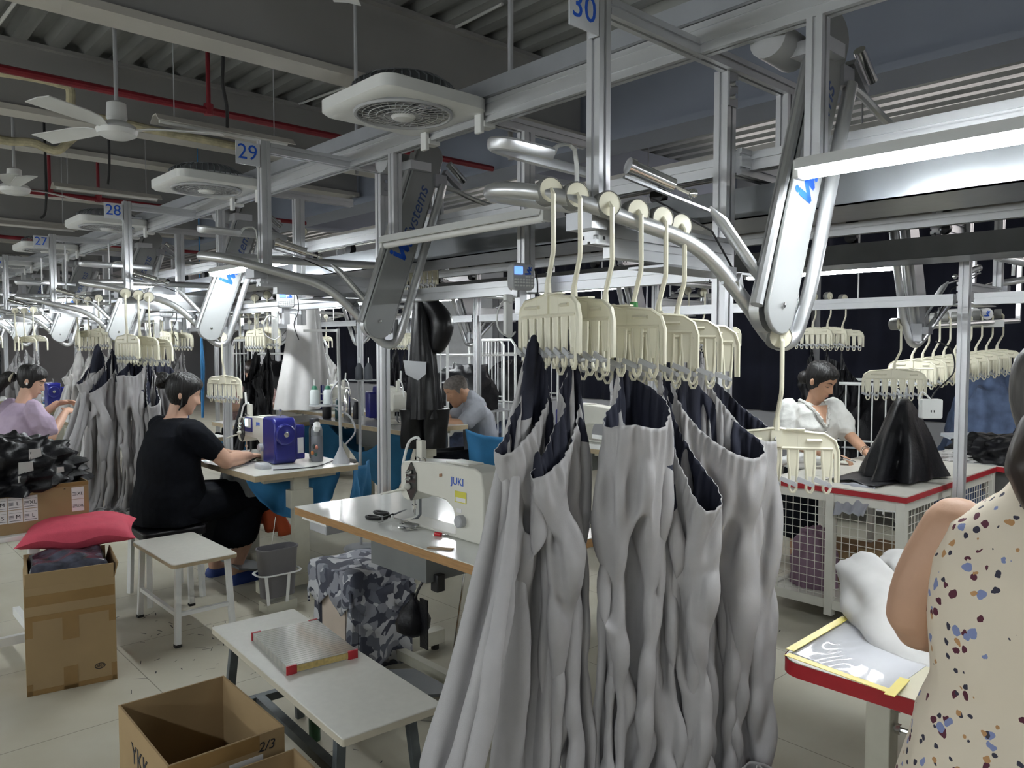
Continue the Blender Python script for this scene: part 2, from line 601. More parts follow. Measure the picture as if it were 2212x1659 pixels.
def fan_at(px, py, d, tips, label, R=0.62):
    p = at(px, py, d=d)
    angs = []
    for q in tips:
        if isinstance(q, tuple):
            v = at(q[0], q[1], Z=p.z) - p
            angs.append(math.degrees(math.atan2(v.y, v.x)))
        else: angs.append(angs[0] + q)
    return ceiling_fan(p.x, p.y, p.z, angs, label, R)


fan_at(253, 292, 4.75, ((84, 227), (520, 303), (134, 306)), 'white ceiling fan above and left of the number 29 sign')
fan_at(32, 415, 6.6, ((182, 441), (62, 386), 235), 'smaller looking white ceiling fan at the left edge')
fan_at(690, -105, 3.6, ((775, 70), 120, 240), 'white ceiling fan of which one blade tip dips in at the top')
p = at(1103, 330, d=3.35)
tag(MB().cyl((p.x, p.y, 2.3), (p.x, p.y, ZD), 0.012, 8).lathe([(0.014, -0.12), (0.028, -0.10), (0.03, -0.01)], (p.x, p.y, ZD - 0.02), seg=12).build('hanging_rod', GREYP), 'thin grey rod hanging from the deck left of the number 30 post', 'rod')
p = at(770, 300, d=4.4)
tag(MB().cyl((p.x, p.y, 2.47), (p.x, p.y, ZD), 0.010, 8).build('hanging_rod', GREYP), 'thin grey rod hanging from the deck left of the nearest box fan', 'rod')


# unlit batten lights hung across the hall
def batten(pa, pb, label, y):
    a, b = at(*pa, Y=y), at(*pb, Y=y)
    z = (a.z + b.z) / 2
    t = thing('batten_light', label, 'light', (a.x, y, z), 'unlit batten lights hung under the beams')
    m = MB()
    o = [(-0.075, -0.005), (-0.03, 0.035), (0.03, 0.035), (0.075, -0.005), (0.07, -0.01), (0.028, 0.028), (-0.028, 0.028), (-0.07, -0.01)]
    m.extrude(o, (a.x, y, z), (b.x, y, z), Vector((0, 1, 0)), Vector((0, 0, 1)))
    m.build('reflector', FLANGE, t, smooth=False)
    MB().cyl((a.x + 0.03, y, z + 0.0), (b.x - 0.03, y, z + 0.0), 0.014, 10).build('tube', LAMPOFF, t)
    for x in (a.x + 0.12, b.x - 0.12):
        MB().cyl((x, y, z + 0.03), (x, y, ZD), 0.003, 6).build('suspension_wire', GREYP, t)
    return t


batten((333, 262), (628, 312), 'unlit batten light just left of and above number 29 sign', 5.0)
batten((113, 402), (345, 432), 'unlit batten light left of the number 28 sign', 7.75)
batten((-150, 470), (165, 498), 'unlit batten light at left over the number 27 sign', 8.9)
# ------------------------------------------------------------------ hanging conveyor line: one station kit, repeated along the hall
CX, CY = 3.378, 1.40                 # the second line is the first one turned half round about this point
STATION_Y = 2.0


def logo(mb, c, right, up, h, depth=0.001):
    """blue mark: a dot, a folded zigzag band and a second dot"""
    M = face_matrix(c, right, up)
    def band(pts, w):
        for (a, b) in zip(pts[:-1], pts[1:]):
            a, b = Vector(a + (0,)), Vector(b + (0,))
            d = (b - a).normalized(); s = Vector((-d.y, d.x, 0)) * w / 2
            mb.prism([tuple((a - s - d * w * .35).xy), tuple((b - s + d * w * .35).xy), tuple((b + s + d * w * .35).xy), tuple((a + s - d * w * .35).xy)], depth, M @ Matrix.Scale(h, 4))
    band([(-0.30, -0.34), (0.22, -0.30), (-0.18, 0.14), (0.26, 0.12), (0.02, 0.44)], 0.20)
    for c2 in ((-0.48, -0.34), (0.34, 0.40)):
        mb.prism([(c2[0] + 0.10 * math.cos(k * PI / 6), c2[1] + 0.10 * math.sin(k * PI / 6)) for k in range(12)], depth, M @ Matrix.Scale(h, 4))


def make_frame(num):
    t = thing('station_frame', '', 'frame', (1.575, 1.375, 0), 'aluminium station frames of the conveyor lines')
    t['label'] = 'aluminium station frame carrying the blue number %s sign' % num
    m = MB().profile((1.575, 1.375, 1.77), (1.575, 1.375, 2.42)); m.build('sign_post', ALU, t)
    MB().profile((2.22, 1.40, 0.0), (2.22, 1.40, 2.375), 0.05, 0.05).build('floor_post', ALU, t)
    MB().lohi((2.17, 1.35, 0), (2.27, 1.45, 0.012)).build('foot_plate', ALU, t)
    MB().profile((2.03, 1.00, 1.96), (2.03, 1.00, 2.37)).build('hanging_post', ALU, t)
    MB().profile((2.56, 1.375, 2.03), (2.56, 1.375, 2.38)).build('hanging_post', ALU, t)
    MB().profile((2.25, 2.36, 1.62), (2.25, 2.36, 2.38), 0.045, 0.06).build('hanging_post', ALU, t)
    MB().profile((1.60, 1.375, 2.39), (2.62, 1.375, 2.39)).build('cross_beam', ALU, t)
    MB().profile((2.245, 1.375, 2.09), (2.60, 1.375, 2.09), 0.045, 0.085).build('cross_beam', ALU, t)
    MB().profile((2.05, 2.36, 2.40), (2.62, 2.36, 2.40)).build('cross_beam', ALU, t)
    MB().profile((1.54, 1.375, 1.80), (2.20, 1.375, 1.80), 0.045, 0.07).lohi((1.62, 1.355, 1.735), (2.2, 1.395, 1.765)).build('cross_beam', ALU, t)
    MB().profile((2.22, 1.45, 1.74), (2.22, 3.35, 1.74), 0.045, 0.06).build('lower_rail', ALU, t)
    br = MB().lohi((2.195, 1.369, 2.26), (2.245, 1.374, 2.375)).build('corner_bracket', ALU2, t)
    for z in (2.29, 2.33):
        MB().cyl((2.22, 1.369, z), (2.22, 1.358, z), 0.009, 8).build('bolt', CHROME, br)
    MB().lohi((1.76, 1.28, 1.715), (2.2, 1.42, 1.722)).build('shelf_plate', ALU2, t)
    return t


def add_sign(t, num):
    off = world_loc(t)
    m = MB()
    m.lohi((1.435, 1.349, 2.297), (1.545, 1.353, 2.397)).lohi((1.541, 1.353, 2.297), (1.545, 1.38, 2.397))
    y = off.y - 1.375
    m.v = [(a + off.x - 1.575, b + y, c) for a, b, c in m.v]
    s = m.build('number_sign', mat('sign_plate', (0.62, 0.64, 0.68), 0.35, 0.1), t, smooth=False)
    n = MB().text(num, 0.094, face_matrix((1.488 + off.x - 1.575, 1.3485 + y, 2.35), (1, 0, 0), (0, 0, 1)))
    n.build('numerals', BLUE, s, smooth=False)
    return s


LOOP = [(2.40, 1.60, 1.93), (2.0, 1.63, 1.925), (1.62, 1.64, 1.92), (1.42, 1.61, 1.91), (1.34, 1.52, 1.90), (1.36, 1.42, 1.885), (1.45, 1.345, 1.865),
        (1.60, 1.285, 1.825), (1.74, 1.228, 1.785), (1.83, 1.19, 1.73), (1.93, 1.15, 1.625), (2.0, 1.12, 1.535), (2.05, 1.10, 1.502), (2.095, 1.085, 1.525),
        (2.12, 1.07, 1.60), (2.15, 1.06, 1.70), (2.24, 1.055, 1.97), (2.345, 1.05, 2.28)]


def make_loop():
    t = thing('hanger_loop', '', 'rail', (1.575, 1.375, 1.9), 'bent tube loops that carry the hangers')
    MB().tube(spline(LOOP, 7), 0.0205, 12).build('loop_tube', STEEL, t)
    g = [(1.80, 1.62, 2.03), (1.50, 1.60, 2.03), (1.36, 1.56, 2.025), (1.33, 1.50, 2.015), (1.36, 1.47, 2.01), (1.50, 1.47, 2.01)]
    MB().tube(spline(g, 6), 0.009, 8, flat=1.9).build('guard_bar', ALU, t)
    h = [(1.50, 1.47, 2.01), (1.52, 1.47, 2.035), (1.57, 1.455, 2.03), (1.575, 1.45, 1.90)]
    MB().tube(spline(h, 3), 0.012, 6, flat=0.4).build('guard_hook', WHITEP, t)
    MB().tube([(1.72, 1.31, 1.90), (1.90, 1.235, 1.82), (2.06, 1.20, 1.62)], 0.003, 6).build('air_hose', BLACK, t)
    sl = MB().tube([(1.80, 1.18, 1.868), (1.835, 1.165, 1.835), (2.02, 1.095, 1.615), (2.03, 1.09, 1.60)], [0.006, 0.019, 0.019, 0.012], 10, flat=0.8)
    sl.build('slide_bar', STEEL, t)
    MB().lohi((1.86, 1.17, 1.665), (1.925, 1.178, 1.715)).bar((1.93, 1.16, 1.64), (1.90, 1.15, 1.685), 0.012, 0.045).build('slide_bracket', ALU2, t)
    c = MB().cyl((1.585, 1.27, 1.955), (1.70, 1.225, 1.918), 0.019, 14).cyl((1.575, 1.274, 1.958), (1.59, 1.268, 1.954), 0.022, 14).build('stop_cylinder', CHROME, t)
    MB().cyl((1.70, 1.225, 1.918), (1.755, 1.203, 1.90), 0.006, 8).ball((1.757, 1.202, 1.90), 0.015, 8, 6).build('piston_rod', CHROME, c)
    MB().bar((1.56, 1.275, 1.928), (1.80, 1.18, 1.858), 0.012, 0.006).build('stop_plate', ALU2, t)
    MB().lohi((1.50, 1.33, 1.80), (1.56, 1.42, 1.845)).build('loop_bracket', ALU2, t)
    return t


ARM_A, ARM_B = Vector((1.975, 1.08, 1.59)), Vector((2.285, 1.08, 2.42))


def make_arm():
    t = thing('lift_arm', '', 'lift arm', (2.1, 1.08, 1.5), 'slanted hanger lift arms')
    up = (ARM_B - ARM_A)
    L = up.length
    up = up.normalized()
    right = Vector((up.z, 0, -up.x))
    M = face_matrix((ARM_A + ARM_B) / 2, right, up)
    w = 0.145
    o = []
    for k in range(9):
        a = PI * k / 8
        o.append((w / 2 * math.cos(a), L / 2 + w * 0.42 * math.sin(a)))
    for k in range(9):
        a = PI + PI * k / 8
        o.append((w / 2 * math.cos(a), -L / 2 + w * 0.42 * math.sin(a)))
    m = MB().prism(o, 0.014, M @ Matrix.Translation((0, 0, 0.012)))
    pn = m.build('arm_cover', PANEL, t, bevel=0.004)
    for sx in (-1, 1):
        a = Vector((sx * (w / 2 + 0.004), -L / 2 - 0.01, -0.012)); b = Vector((sx * (w / 2 + 0.004), L / 2 - 0.03, -0.012))
        MB().tube([M @ a, M @ b], 0.017, 10).build('arm_edge_rail', STEEL, t)
    m = MB().prism([(x * 0.86, y * 0.99) for x, y in o], 0.03, M @ Matrix.Translation((0, 0, -0.03)))
    m.build('arm_body', ALU, t)
    f = MB()
    logo(f, M @ Vector((0, -0.06, 0.0205)), right, up, 0.105)
    f.build('logo_mark', BLUE, pn, smooth=False)
    MT = face_matrix(M @ Vector((0.014, 0.14, 0.0197)), up, -right)
    MB().text('Systems', 0.085, MT, 0.25).build('lettering', mat('dark_print', (0.05, 0.09, 0.25), 0.5), pn, smooth=False)
    MB().lathe([(0.009, 0), (0.008, 0.005), (0.003, 0.006)], M @ Vector((0.0, -L / 2 + 0.02, 0.019)), M.to_3x3() @ Vector((0, 0, 1)), 10).build('bolt', CHROME, pn)
    MB().lathe([(0.02, 0), (0.056, 0.004), (0.056, 0.15), (0.03, 0.165), (0.012, 0.17)], (2.22, 1.17, 2.37), (-1, 0, 0.05), 18).build('drive_drum', GREYP, t)
    MB().lohi((2.14, 1.03, 2.33), (2.26, 1.16, 2.37)).build('drum_bracket', ALU, t)
    c = MB().cyl((2.375, 1.04, 2.385), (2.47, 1.04, 2.315), 0.018, 12).build('release_cylinder', CHROME, t)
    MB().bar((2.36, 1.06, 2.35), (2.46, 1.06, 2.28), 0.03, 0.02).lohi((2.30, 1.05, 2.27), (2.37, 1.08, 2.33)).build('release_bracket', ALU2, t)
    ex = spline([(2.335, 1.05, 2.275), (2.42, 1.05, 2.265), (2.55, 1.05, 2.235), (2.72, 1.06, 2.215), (2.95, 1.08, 2.21)], 6)
    r = MB().tube(ex, 0.013, 8).build('exit_rail', STEEL, t)
    MB().lathe([(0.012, -0.012), (0.03, -0.01), (0.03, 0.01), (0.012, 0.012)], (2.95, 1.08, 2.18), (0, 1, 0), 14).build('exit_roller', GREYP, t)
    MB().lohi((2.07, 1.085, 1.52), (2.10, 1.15, 1.62)).lohi((2.02, 1.12, 1.56), (2.09, 1.18, 1.60)).build('pivot_bracket', ALU2, t)
    return t


def make_lamp(lit=True, wires=False):
    t = thing('tube_lamp', '', 'lamp', (2.03, 1.0, 1.96), 'tube lamps along the conveyor stations')
    y0, y1, x, z = -0.02, 1.02, 1.985, 1.955
    o = [(-0.034, -0.012), (-0.022, 0.018), (0.022, 0.018), (0.034, -0.012), (0.028, -0.014), (0.018, 0.008), (-0.018, 0.008), (-0.028, -0.014)]
    MB().extrude(o, (x, y1, z + 0.022), (x, y0, z + 0.022), Vector((1, 0, 0)), Vector((0, 0, 1))).build('housing', WHITEP, t, smooth=False)
    for y in (y0, y1):
        MB().box((x, y, z + 0.012), (0.05, 0.02, 0.05)).build('end_cap', WHITEP, t, bevel=0.004)
    if wires:
        for y in (y0 + 0.15, y1 - 0.15): MB().cyl((x, y, z + 0.035), (x, y, ZD), 0.003, 6).build('suspension_wire', GREYP, t)
    MB().cyl((x, y0 + 0.012, z), (x, y1 - 0.012, z), 0.0155, 12).build('tube', LAMPON if lit else LAMPOFF, t)
    return t


def make_box_fan():
    cx, cy, z = 1.775, 2.56, 2.40
    t = thing('box_fan', '', 'fan', (cx, cy, z), 'square box fans hung on the overhead beam')
    s = 0.245
    def ring(o, zz): return [(cx + x, cy + y, zz) for x, y in o]
    oo, oi = rounded(2 * s, 2 * s, 0.06, 4), None
    oi = rounded(2 * s - 0.03, 2 * s - 0.03, 0.05, 4)
    n = len(oo)
    circ = []
    for k in range(n):
        a = math.atan2(oo[k][1], oo[k][0])
        circ.append((0.185 * math.cos(a), 0.185 * math.sin(a)))
    MB().loft([ring(circ, z + 0.045), ring(circ, z + 0.012), ring(oi, z), ring(oo, z + 0.012), ring(oo, z + 0.055), ring(oi, z + 0.062), ring(circ, z + 0.062), ring(circ, z + 0.045)], True, False, False).build('fan_housing', WHITEP, t, angle=50)
    MB().tube([(cx + 0.187 * math.cos(2 * PI * k / 28), cy + 0.187 * math.sin(2 * PI * k / 28), z + 0.004) for k in range(28)], 0.009, 6, closed=True).build('guard_ring', GREYP, t)
    g = MB()
    for k in range(30):
        a = 2 * PI * k / 30
        p = [(cx + r * math.cos(a + w), cy + r * math.sin(a + w), z + 0.004 - 0.012 * (1 - r / 0.185)) for r, w in ((0.05, 0), (0.10, 0.22), (0.15, 0.36), (0.185, 0.44))]
        g.tube(p, 0.0022, 4, cap=False)
    for r in (0.075, 0.105, 0.135, 0.16):
        g.tube([(cx + r * math.cos(2 * PI * k / 24), cy + r * math.sin(2 * PI * k / 24), z + 0.002 - 0.012 * (1 - r / 0.185)) for k in range(24)], 0.002, 4, closed=True)
    g.build('grille', GREYP, t)
    MB().lathe([(0.006, -0.02), (0.04, -0.016), (0.05, -0.006), (0.05, 0.03)], (cx, cy, z), seg=20).build('hub', WHITEP, t)
    b = MB()
    for k in range(5):
        a = 2 * PI * k / 5
        b.loft([[(cx + r * math.cos(a + q), cy + r * math.sin(a + q), z + 0.03 + h) for q, h in ((-0.3, -0.008), (0.3, 0.014), (0.3, 0.016), (-0.3, -0.006))] for r in (0.045, 0.17)])
    b.build('fan_blades', DARKSTEEL, t)
    c = MB()
    for k in range(40):
        a = 2 * PI * k / 40
        c.tube([(cx + 0.20 * math.cos(a), cy + 0.20 * math.sin(a), z + 0.06), (cx + 0.20 * math.cos(a), cy + 0.20 * math.sin(a), z + 0.10), (cx + 0.16 * math.cos(a), cy + 0.16 * math.sin(a), z + 0.125), (cx + 0.03 * math.cos(a), cy + 0.03 * math.sin(a), z + 0.13)], 0.003, 4, cap=False)
    c.lathe([(0.03, 0.125), (0.165, 0.122), (0.165, 0.126), (0.03, 0.133)], (cx, cy, z), seg=24)
    c.build('motor_cage', DARKSTEEL, t)
    for y in (cy - 0.15, cy + 0.18):
        MB().lohi((cx - 0.05, y - 0.012, z + 0.062), (2.06, y + 0.012, z + 0.085)).build('support_bar', ALU, t)
    for y in (cy - 0.2, cy + 0.16):
        MB().lohi((2.0, y - 0.025, z - 0.045), (2.06, y + 0.025, z - 0.02)).lohi((1.985, y - 0.02, z - 0.07), (2.005, y + 0.02, z + 0.02)).build('beam_clip', WHITEP, t, bevel=0.004)
    return t


def make_terminal():
    t = thing('control_terminal', '', 'control terminal', (2.08, 2.22, 1.7), 'station control terminals')
    c = Vector((2.085, 2.20, 1.765))
    n = Vector((-0.30, -0.95, -0.02)).normalized()
    right = Vector((0, 0, 1)).cross(n).normalized()
    M = face_matrix(c, right, (0, 0, 1))
    case = MB().prism(rounded(0.098, 0.105, 0.022), 0.05, M @ Matrix.Translation((0, 0, -0.025))).build('terminal_case', GREYP, t, bevel=0.006)
    MB().prism(rounded(0.036, 0.030, 0.003, 2), 0.002, M @ Matrix.Translation((-0.022, 0.024, 0.001))).build('screen', SCREEN, case)
    f = MB(); logo(f, M @ Vector((0.022, 0.022, 0.001)), right, (0, 0, 1), 0.032); f.build('logo_mark', BLUE, case, smooth=False)
    k = MB()
    for i in range(7):
        for j in range(4):
            if j == 3 and i < 4: continue
            k.prism(rounded(0.0085, 0.0065, 0.002, 2), 0.004, M @ Matrix.Translation((-0.036 + i * 0.012, -0.034 + j * 0.0115, 0.001)))
    k.build('keypad', WHITEP, case)
    MB().lohi((2.075, 2.21, 1.62), (2.11, 2.24, 1.74)).build('terminal_stalk', ALU, t)
    ps = MB().box((2.02, 2.22, 1.615), (0.035, 0.02, 0.16)).build('power_strip', WHITEP, t, bevel=0.004)
    MB().tube(spline([(2.02, 2.20, 1.66), (1.97, 2.19, 1.665), (1.94, 2.19, 1.62), (1.945, 2.19, 1.56), (2.0, 2.19, 1.53), (2.04, 2.2, 1.55)], 5), 0.0035, 6).build('white_cord', WHITEP, t)
    MB().tube(spline([(2.11, 2.2, 1.80), (2.15, 2.2, 1.79), (2.16, 2.2, 1.70), (2.13, 2.2, 1.62), (2.16, 2.2, 1.53)], 5), 0.003, 6).build('black_cord', BLACK, t)
    MB().bar((2.06, 2.225, 1.70), (2.24, 2.34, 1.70), 0.02, 0.03).build('mount_bracket', ALU, t)
    return t


KA = range(0, 9)
frames, loops, arms, lamps, fans, terms = [], [], [], [], [], []
NAMES = {0: '30', 1: '29', 2: '28', 3: '27', 4: '26', 5: '25', 6: '24', 7: '23', 8: '22'}
f0, l0, a0, b0, c0 = make_frame('30'), make_loop(), make_arm(), make_box_fan(), make_terminal()
lampA, lampOff = make_lamp(True), make_lamp(False)
WHERE = {0: 'number 30', 1: 'number 29', 2: 'number 28', 3: 'number 27', 4: 'number 26'}
PLACE = {5: 'fifth station behind number 30', 6: 'sixth station behind number 30', 7: 'seventh station behind number 30', 8: 'eighth station behind number 30'}
for k in KA:
    d = Vector((0, STATION_Y * k, 0))
    w = WHERE.get(k) or PLACE[k]
    fr = f0 if k == 0 else dup(f0, f0.location + d)
    fr['label'] = 'aluminium station frame carrying the blue %s sign' % w if k < 5 else 'aluminium frame of the %s' % w
    frames.append(fr)
    lp = l0 if k == 0 else dup(l0, l0.location + d)
    lp['label'] = 'steel tube loop at %s' % w
    loops.append(lp)
    ar = a0 if k == 0 else dup(a0, a0.location + d)
    ar['label'] = 'slanted grey lift arm with blue mark at %s' % w
    arms.append(ar)
    if k == 1: la = lampOff; la.location = lampOff.location + d
    else: la = lampA if k == 0 else dup(lampA, lampA.location + d)
    la['label'] = ('unlit white tube lamp in front of the lift arm at %s' if k == 1 else 'lit tube lamp at %s') % w
    lamps.append(la)
    if k < 7:
        fn = b0 if k == 0 else dup(b0, b0.location + d)
        fn['label'] = 'white box fan under the overhead beam, ' + ('nearest one' if k == 0 else 'just behind the %s sign' % w if k < 5 else 'at the ' + w)
        fans.append(fn)
    if k < 4:
        tm = c0 if k == 0 else dup(c0, c0.location + d)
        tm['label'] = ['grey terminal with blue screen beside the nearest hanging trousers', 'grey terminal with blue screen above the pale hanging trousers', 'grey terminal behind the number 28 garments', 'grey terminal at number 27'][k]
        terms.append(tm)
for k, fr in enumerate(frames):
    if k < 5: add_sign(fr, NAMES[k])

# the two long members of the line
t = thing('overhead_beam', 'long aluminium overhead beam running along the numbered stations', 'beam', (2.03, -1.2, 2.37))
MB().profile((2.03, -1.2, 2.415), (2.03, 19.5, 2.415), 0.045, 0.09).build('beam_profile', ALU, t)
m = MB()
for lo, hi in (((1.99, -1.2, 2.462), (2.07, 19.5, 2.466)), ((1.988, -1.2, 2.462), (1.992, 19.5, 2.525)), ((2.068, -1.2, 2.462), (2.072, 19.5, 2.525))): m.lohi(lo, hi)
m.build('cable_tray', mat('tray_sheet', (0.42, 0.44, 0.48), 0.4, 0.5), t, smooth=False)


def conveyor(x0, label):
    t = thing('main_conveyor', label, 'conveyor', (x0, -1.2, 1.88), 'long conveyor channels of the two lines')
    m = MB().lohi((x0 - 0.10, -1.2, 1.925), (x0 - 0.095, 19.5, 2.03)).lohi((x0 - 0.10, -1.2, 1.925), (x0 + 0.22, 19.5, 1.93)).lohi((x0 + 0.215, -1.2, 1.925), (x0 + 0.22, 19.5, 2.03))
    m.build('trough', mat('trough_sheet', (0.22, 0.23, 0.245), 0.3, 0.7, 0.1, 5, bump=0.12, bscale=14), t, smooth=False)
    MB().profile((x0 - 0.13, -1.2, 2.10), (x0 - 0.13, 19.5, 2.10), 0.045, 0.06).build('side_rail', ALU, t)
    MB().tube([(x0 + 0.03, -1.2, 2.13), (x0 + 0.03, 19.5, 2.13)], 0.018, 8).build('running_rail', STEEL, t)
    MB().lohi((x0 + 0.255, -1.2, 2.15), (x0 + 0.26, 19.5, 2.26)).build('cover_plate', FLANGE, t, smooth=False)
    pr = None
    for i in range(44):
        y = -0.9 + i * 0.46
        if pr is None:
            pr = MB().lathe([(0.008, -0.02), (0.032, -0.018), (0.032, 0.018), (0.008, 0.02)], (x0 + 0.03, y, 2.08), (1, 0, 0), 12).lohi((x0 + 0.02, y - 0.03, 2.08), (x0 + 0.04, y + 0.03, 2.17)).build('pusher_roller', BLACK, t)
            y_first = y
        else:
            c = pr.copy(); COL.objects.link(c); c.location.y = pr.location.y + (y - y_first)
    return t


conveyor(2.46, 'long conveyor trough with black rollers behind the lift arms of the near line')

# second line, the same kit turned half round
ROT = Matrix.Translation((CX, CY, 0)) @ Matrix.Rotation(PI, 4, 'Z') @ Matrix.Translation((-CX, -CY, 0))
for k in range(-1, 8):
    d = Vector((0, STATION_Y * k, 0))
    where = {-1: 'nearest right edge of the view', 0: 'beside the wire mesh table', 1: 'behind the woman in white', 2: 'with the small 03 sign', 3: 'behind the grey shirted man'}.get(k, 'farther back, place %s past the 03 sign' % {4: 'two', 5: 'three', 6: 'four', 7: 'five'}.get(k, ''))
    for src, lab in ((f0, 'aluminium frame of the far line %s'), (a0, 'lift arm of the far line %s'), (l0, 'tube loop of the far line %s'), (lampA, 'lit tube lamp of the far line %s')):
        c = dup(src, ROT @ (src.location) + d, PI, lab % where, skip=('number_sign',))
fb = [o for o in COL.objects if o.get('label') == 'aluminium frame of the far line with the small 03 sign'][0]
s = MB().box((0, 0, 0), (0.11, 0.004, 0.10)).text('03', 0.09, face_matrix((0, -0.0035, 0), (1, 0, 0), (0, 0, 1)))
w = world_loc(fb)
s.v = [(x + w.x - 0.06, y + w.y - 0.03, z + 2.40) for x, y, z in s.v]
s.m = [0] * 6 + [1] * (len(s.m) - 6)
q = s.build('number_sign', [mat('sign_plate', (0.6, 0.6, 0.6)), BLUE], None, smooth=False)
q.parent = fb
q.matrix_parent_inverse = (Matrix.Translation(fb.location) @ Matrix.Rotation(PI, 4, 'Z')).inverted()
conveyor(2 * CX - 2.46 - 0.12, 'long conveyor trough of the far line')
t = thing('overhead_beam', 'long aluminium overhead beam of the far line', 'beam', (2 * CX - 2.03, -1.2, 2.37))
MB().profile((2 * CX - 2.03, -1.2, 2.415), (2 * CX - 2.03, 18.0, 2.415), 0.045, 0.09).build('beam_profile', ALU, t)
# unseen tube lamps added as fill light behind the camera and across the aisle
for k in (-1, -2):
    dup(lampA, lampA.location + Vector((0, STATION_Y * k, 0)), 0, 'added fill tube lamp behind the viewer, out of view')
lampFill = make_lamp(True, True)  # two wired rows added out of view to raise the ambient light
for k in range(-1, 8, 1):
    la = lampFill if k == -1 else dup(lampFill)
    la.location = (-1.6, 1.0 + 2.0 * k, 1.96); la['label'] = 'added fill tube lamp across the aisle at the left, out of view'
    dup(lampFill, Vector((-4.6, 1.0 + 2.0 * k, 1.96)), 0, 'added fill tube lamp farther left, out of view')

# ------------------------------------------------------------------ cloth: a small position-based solver drapes the hanging garments
def closed_curve(pts, n):
    q = spline(pts, 12, True)
    q.append(q[0].copy())
    L = [0.0]
    for a, b in zip(q[:-1], q[1:]): L.append(L[-1] + (b - a).length)
    out, j = [], 0
    for i in range(n):
        t = L[-1] * i / n
        while L[j + 1] < t: j += 1
        f = (t - L[j]) / max(L[j + 1] - L[j], 1e-9)
        out.append(q[j].lerp(q[j + 1], f))
    return out


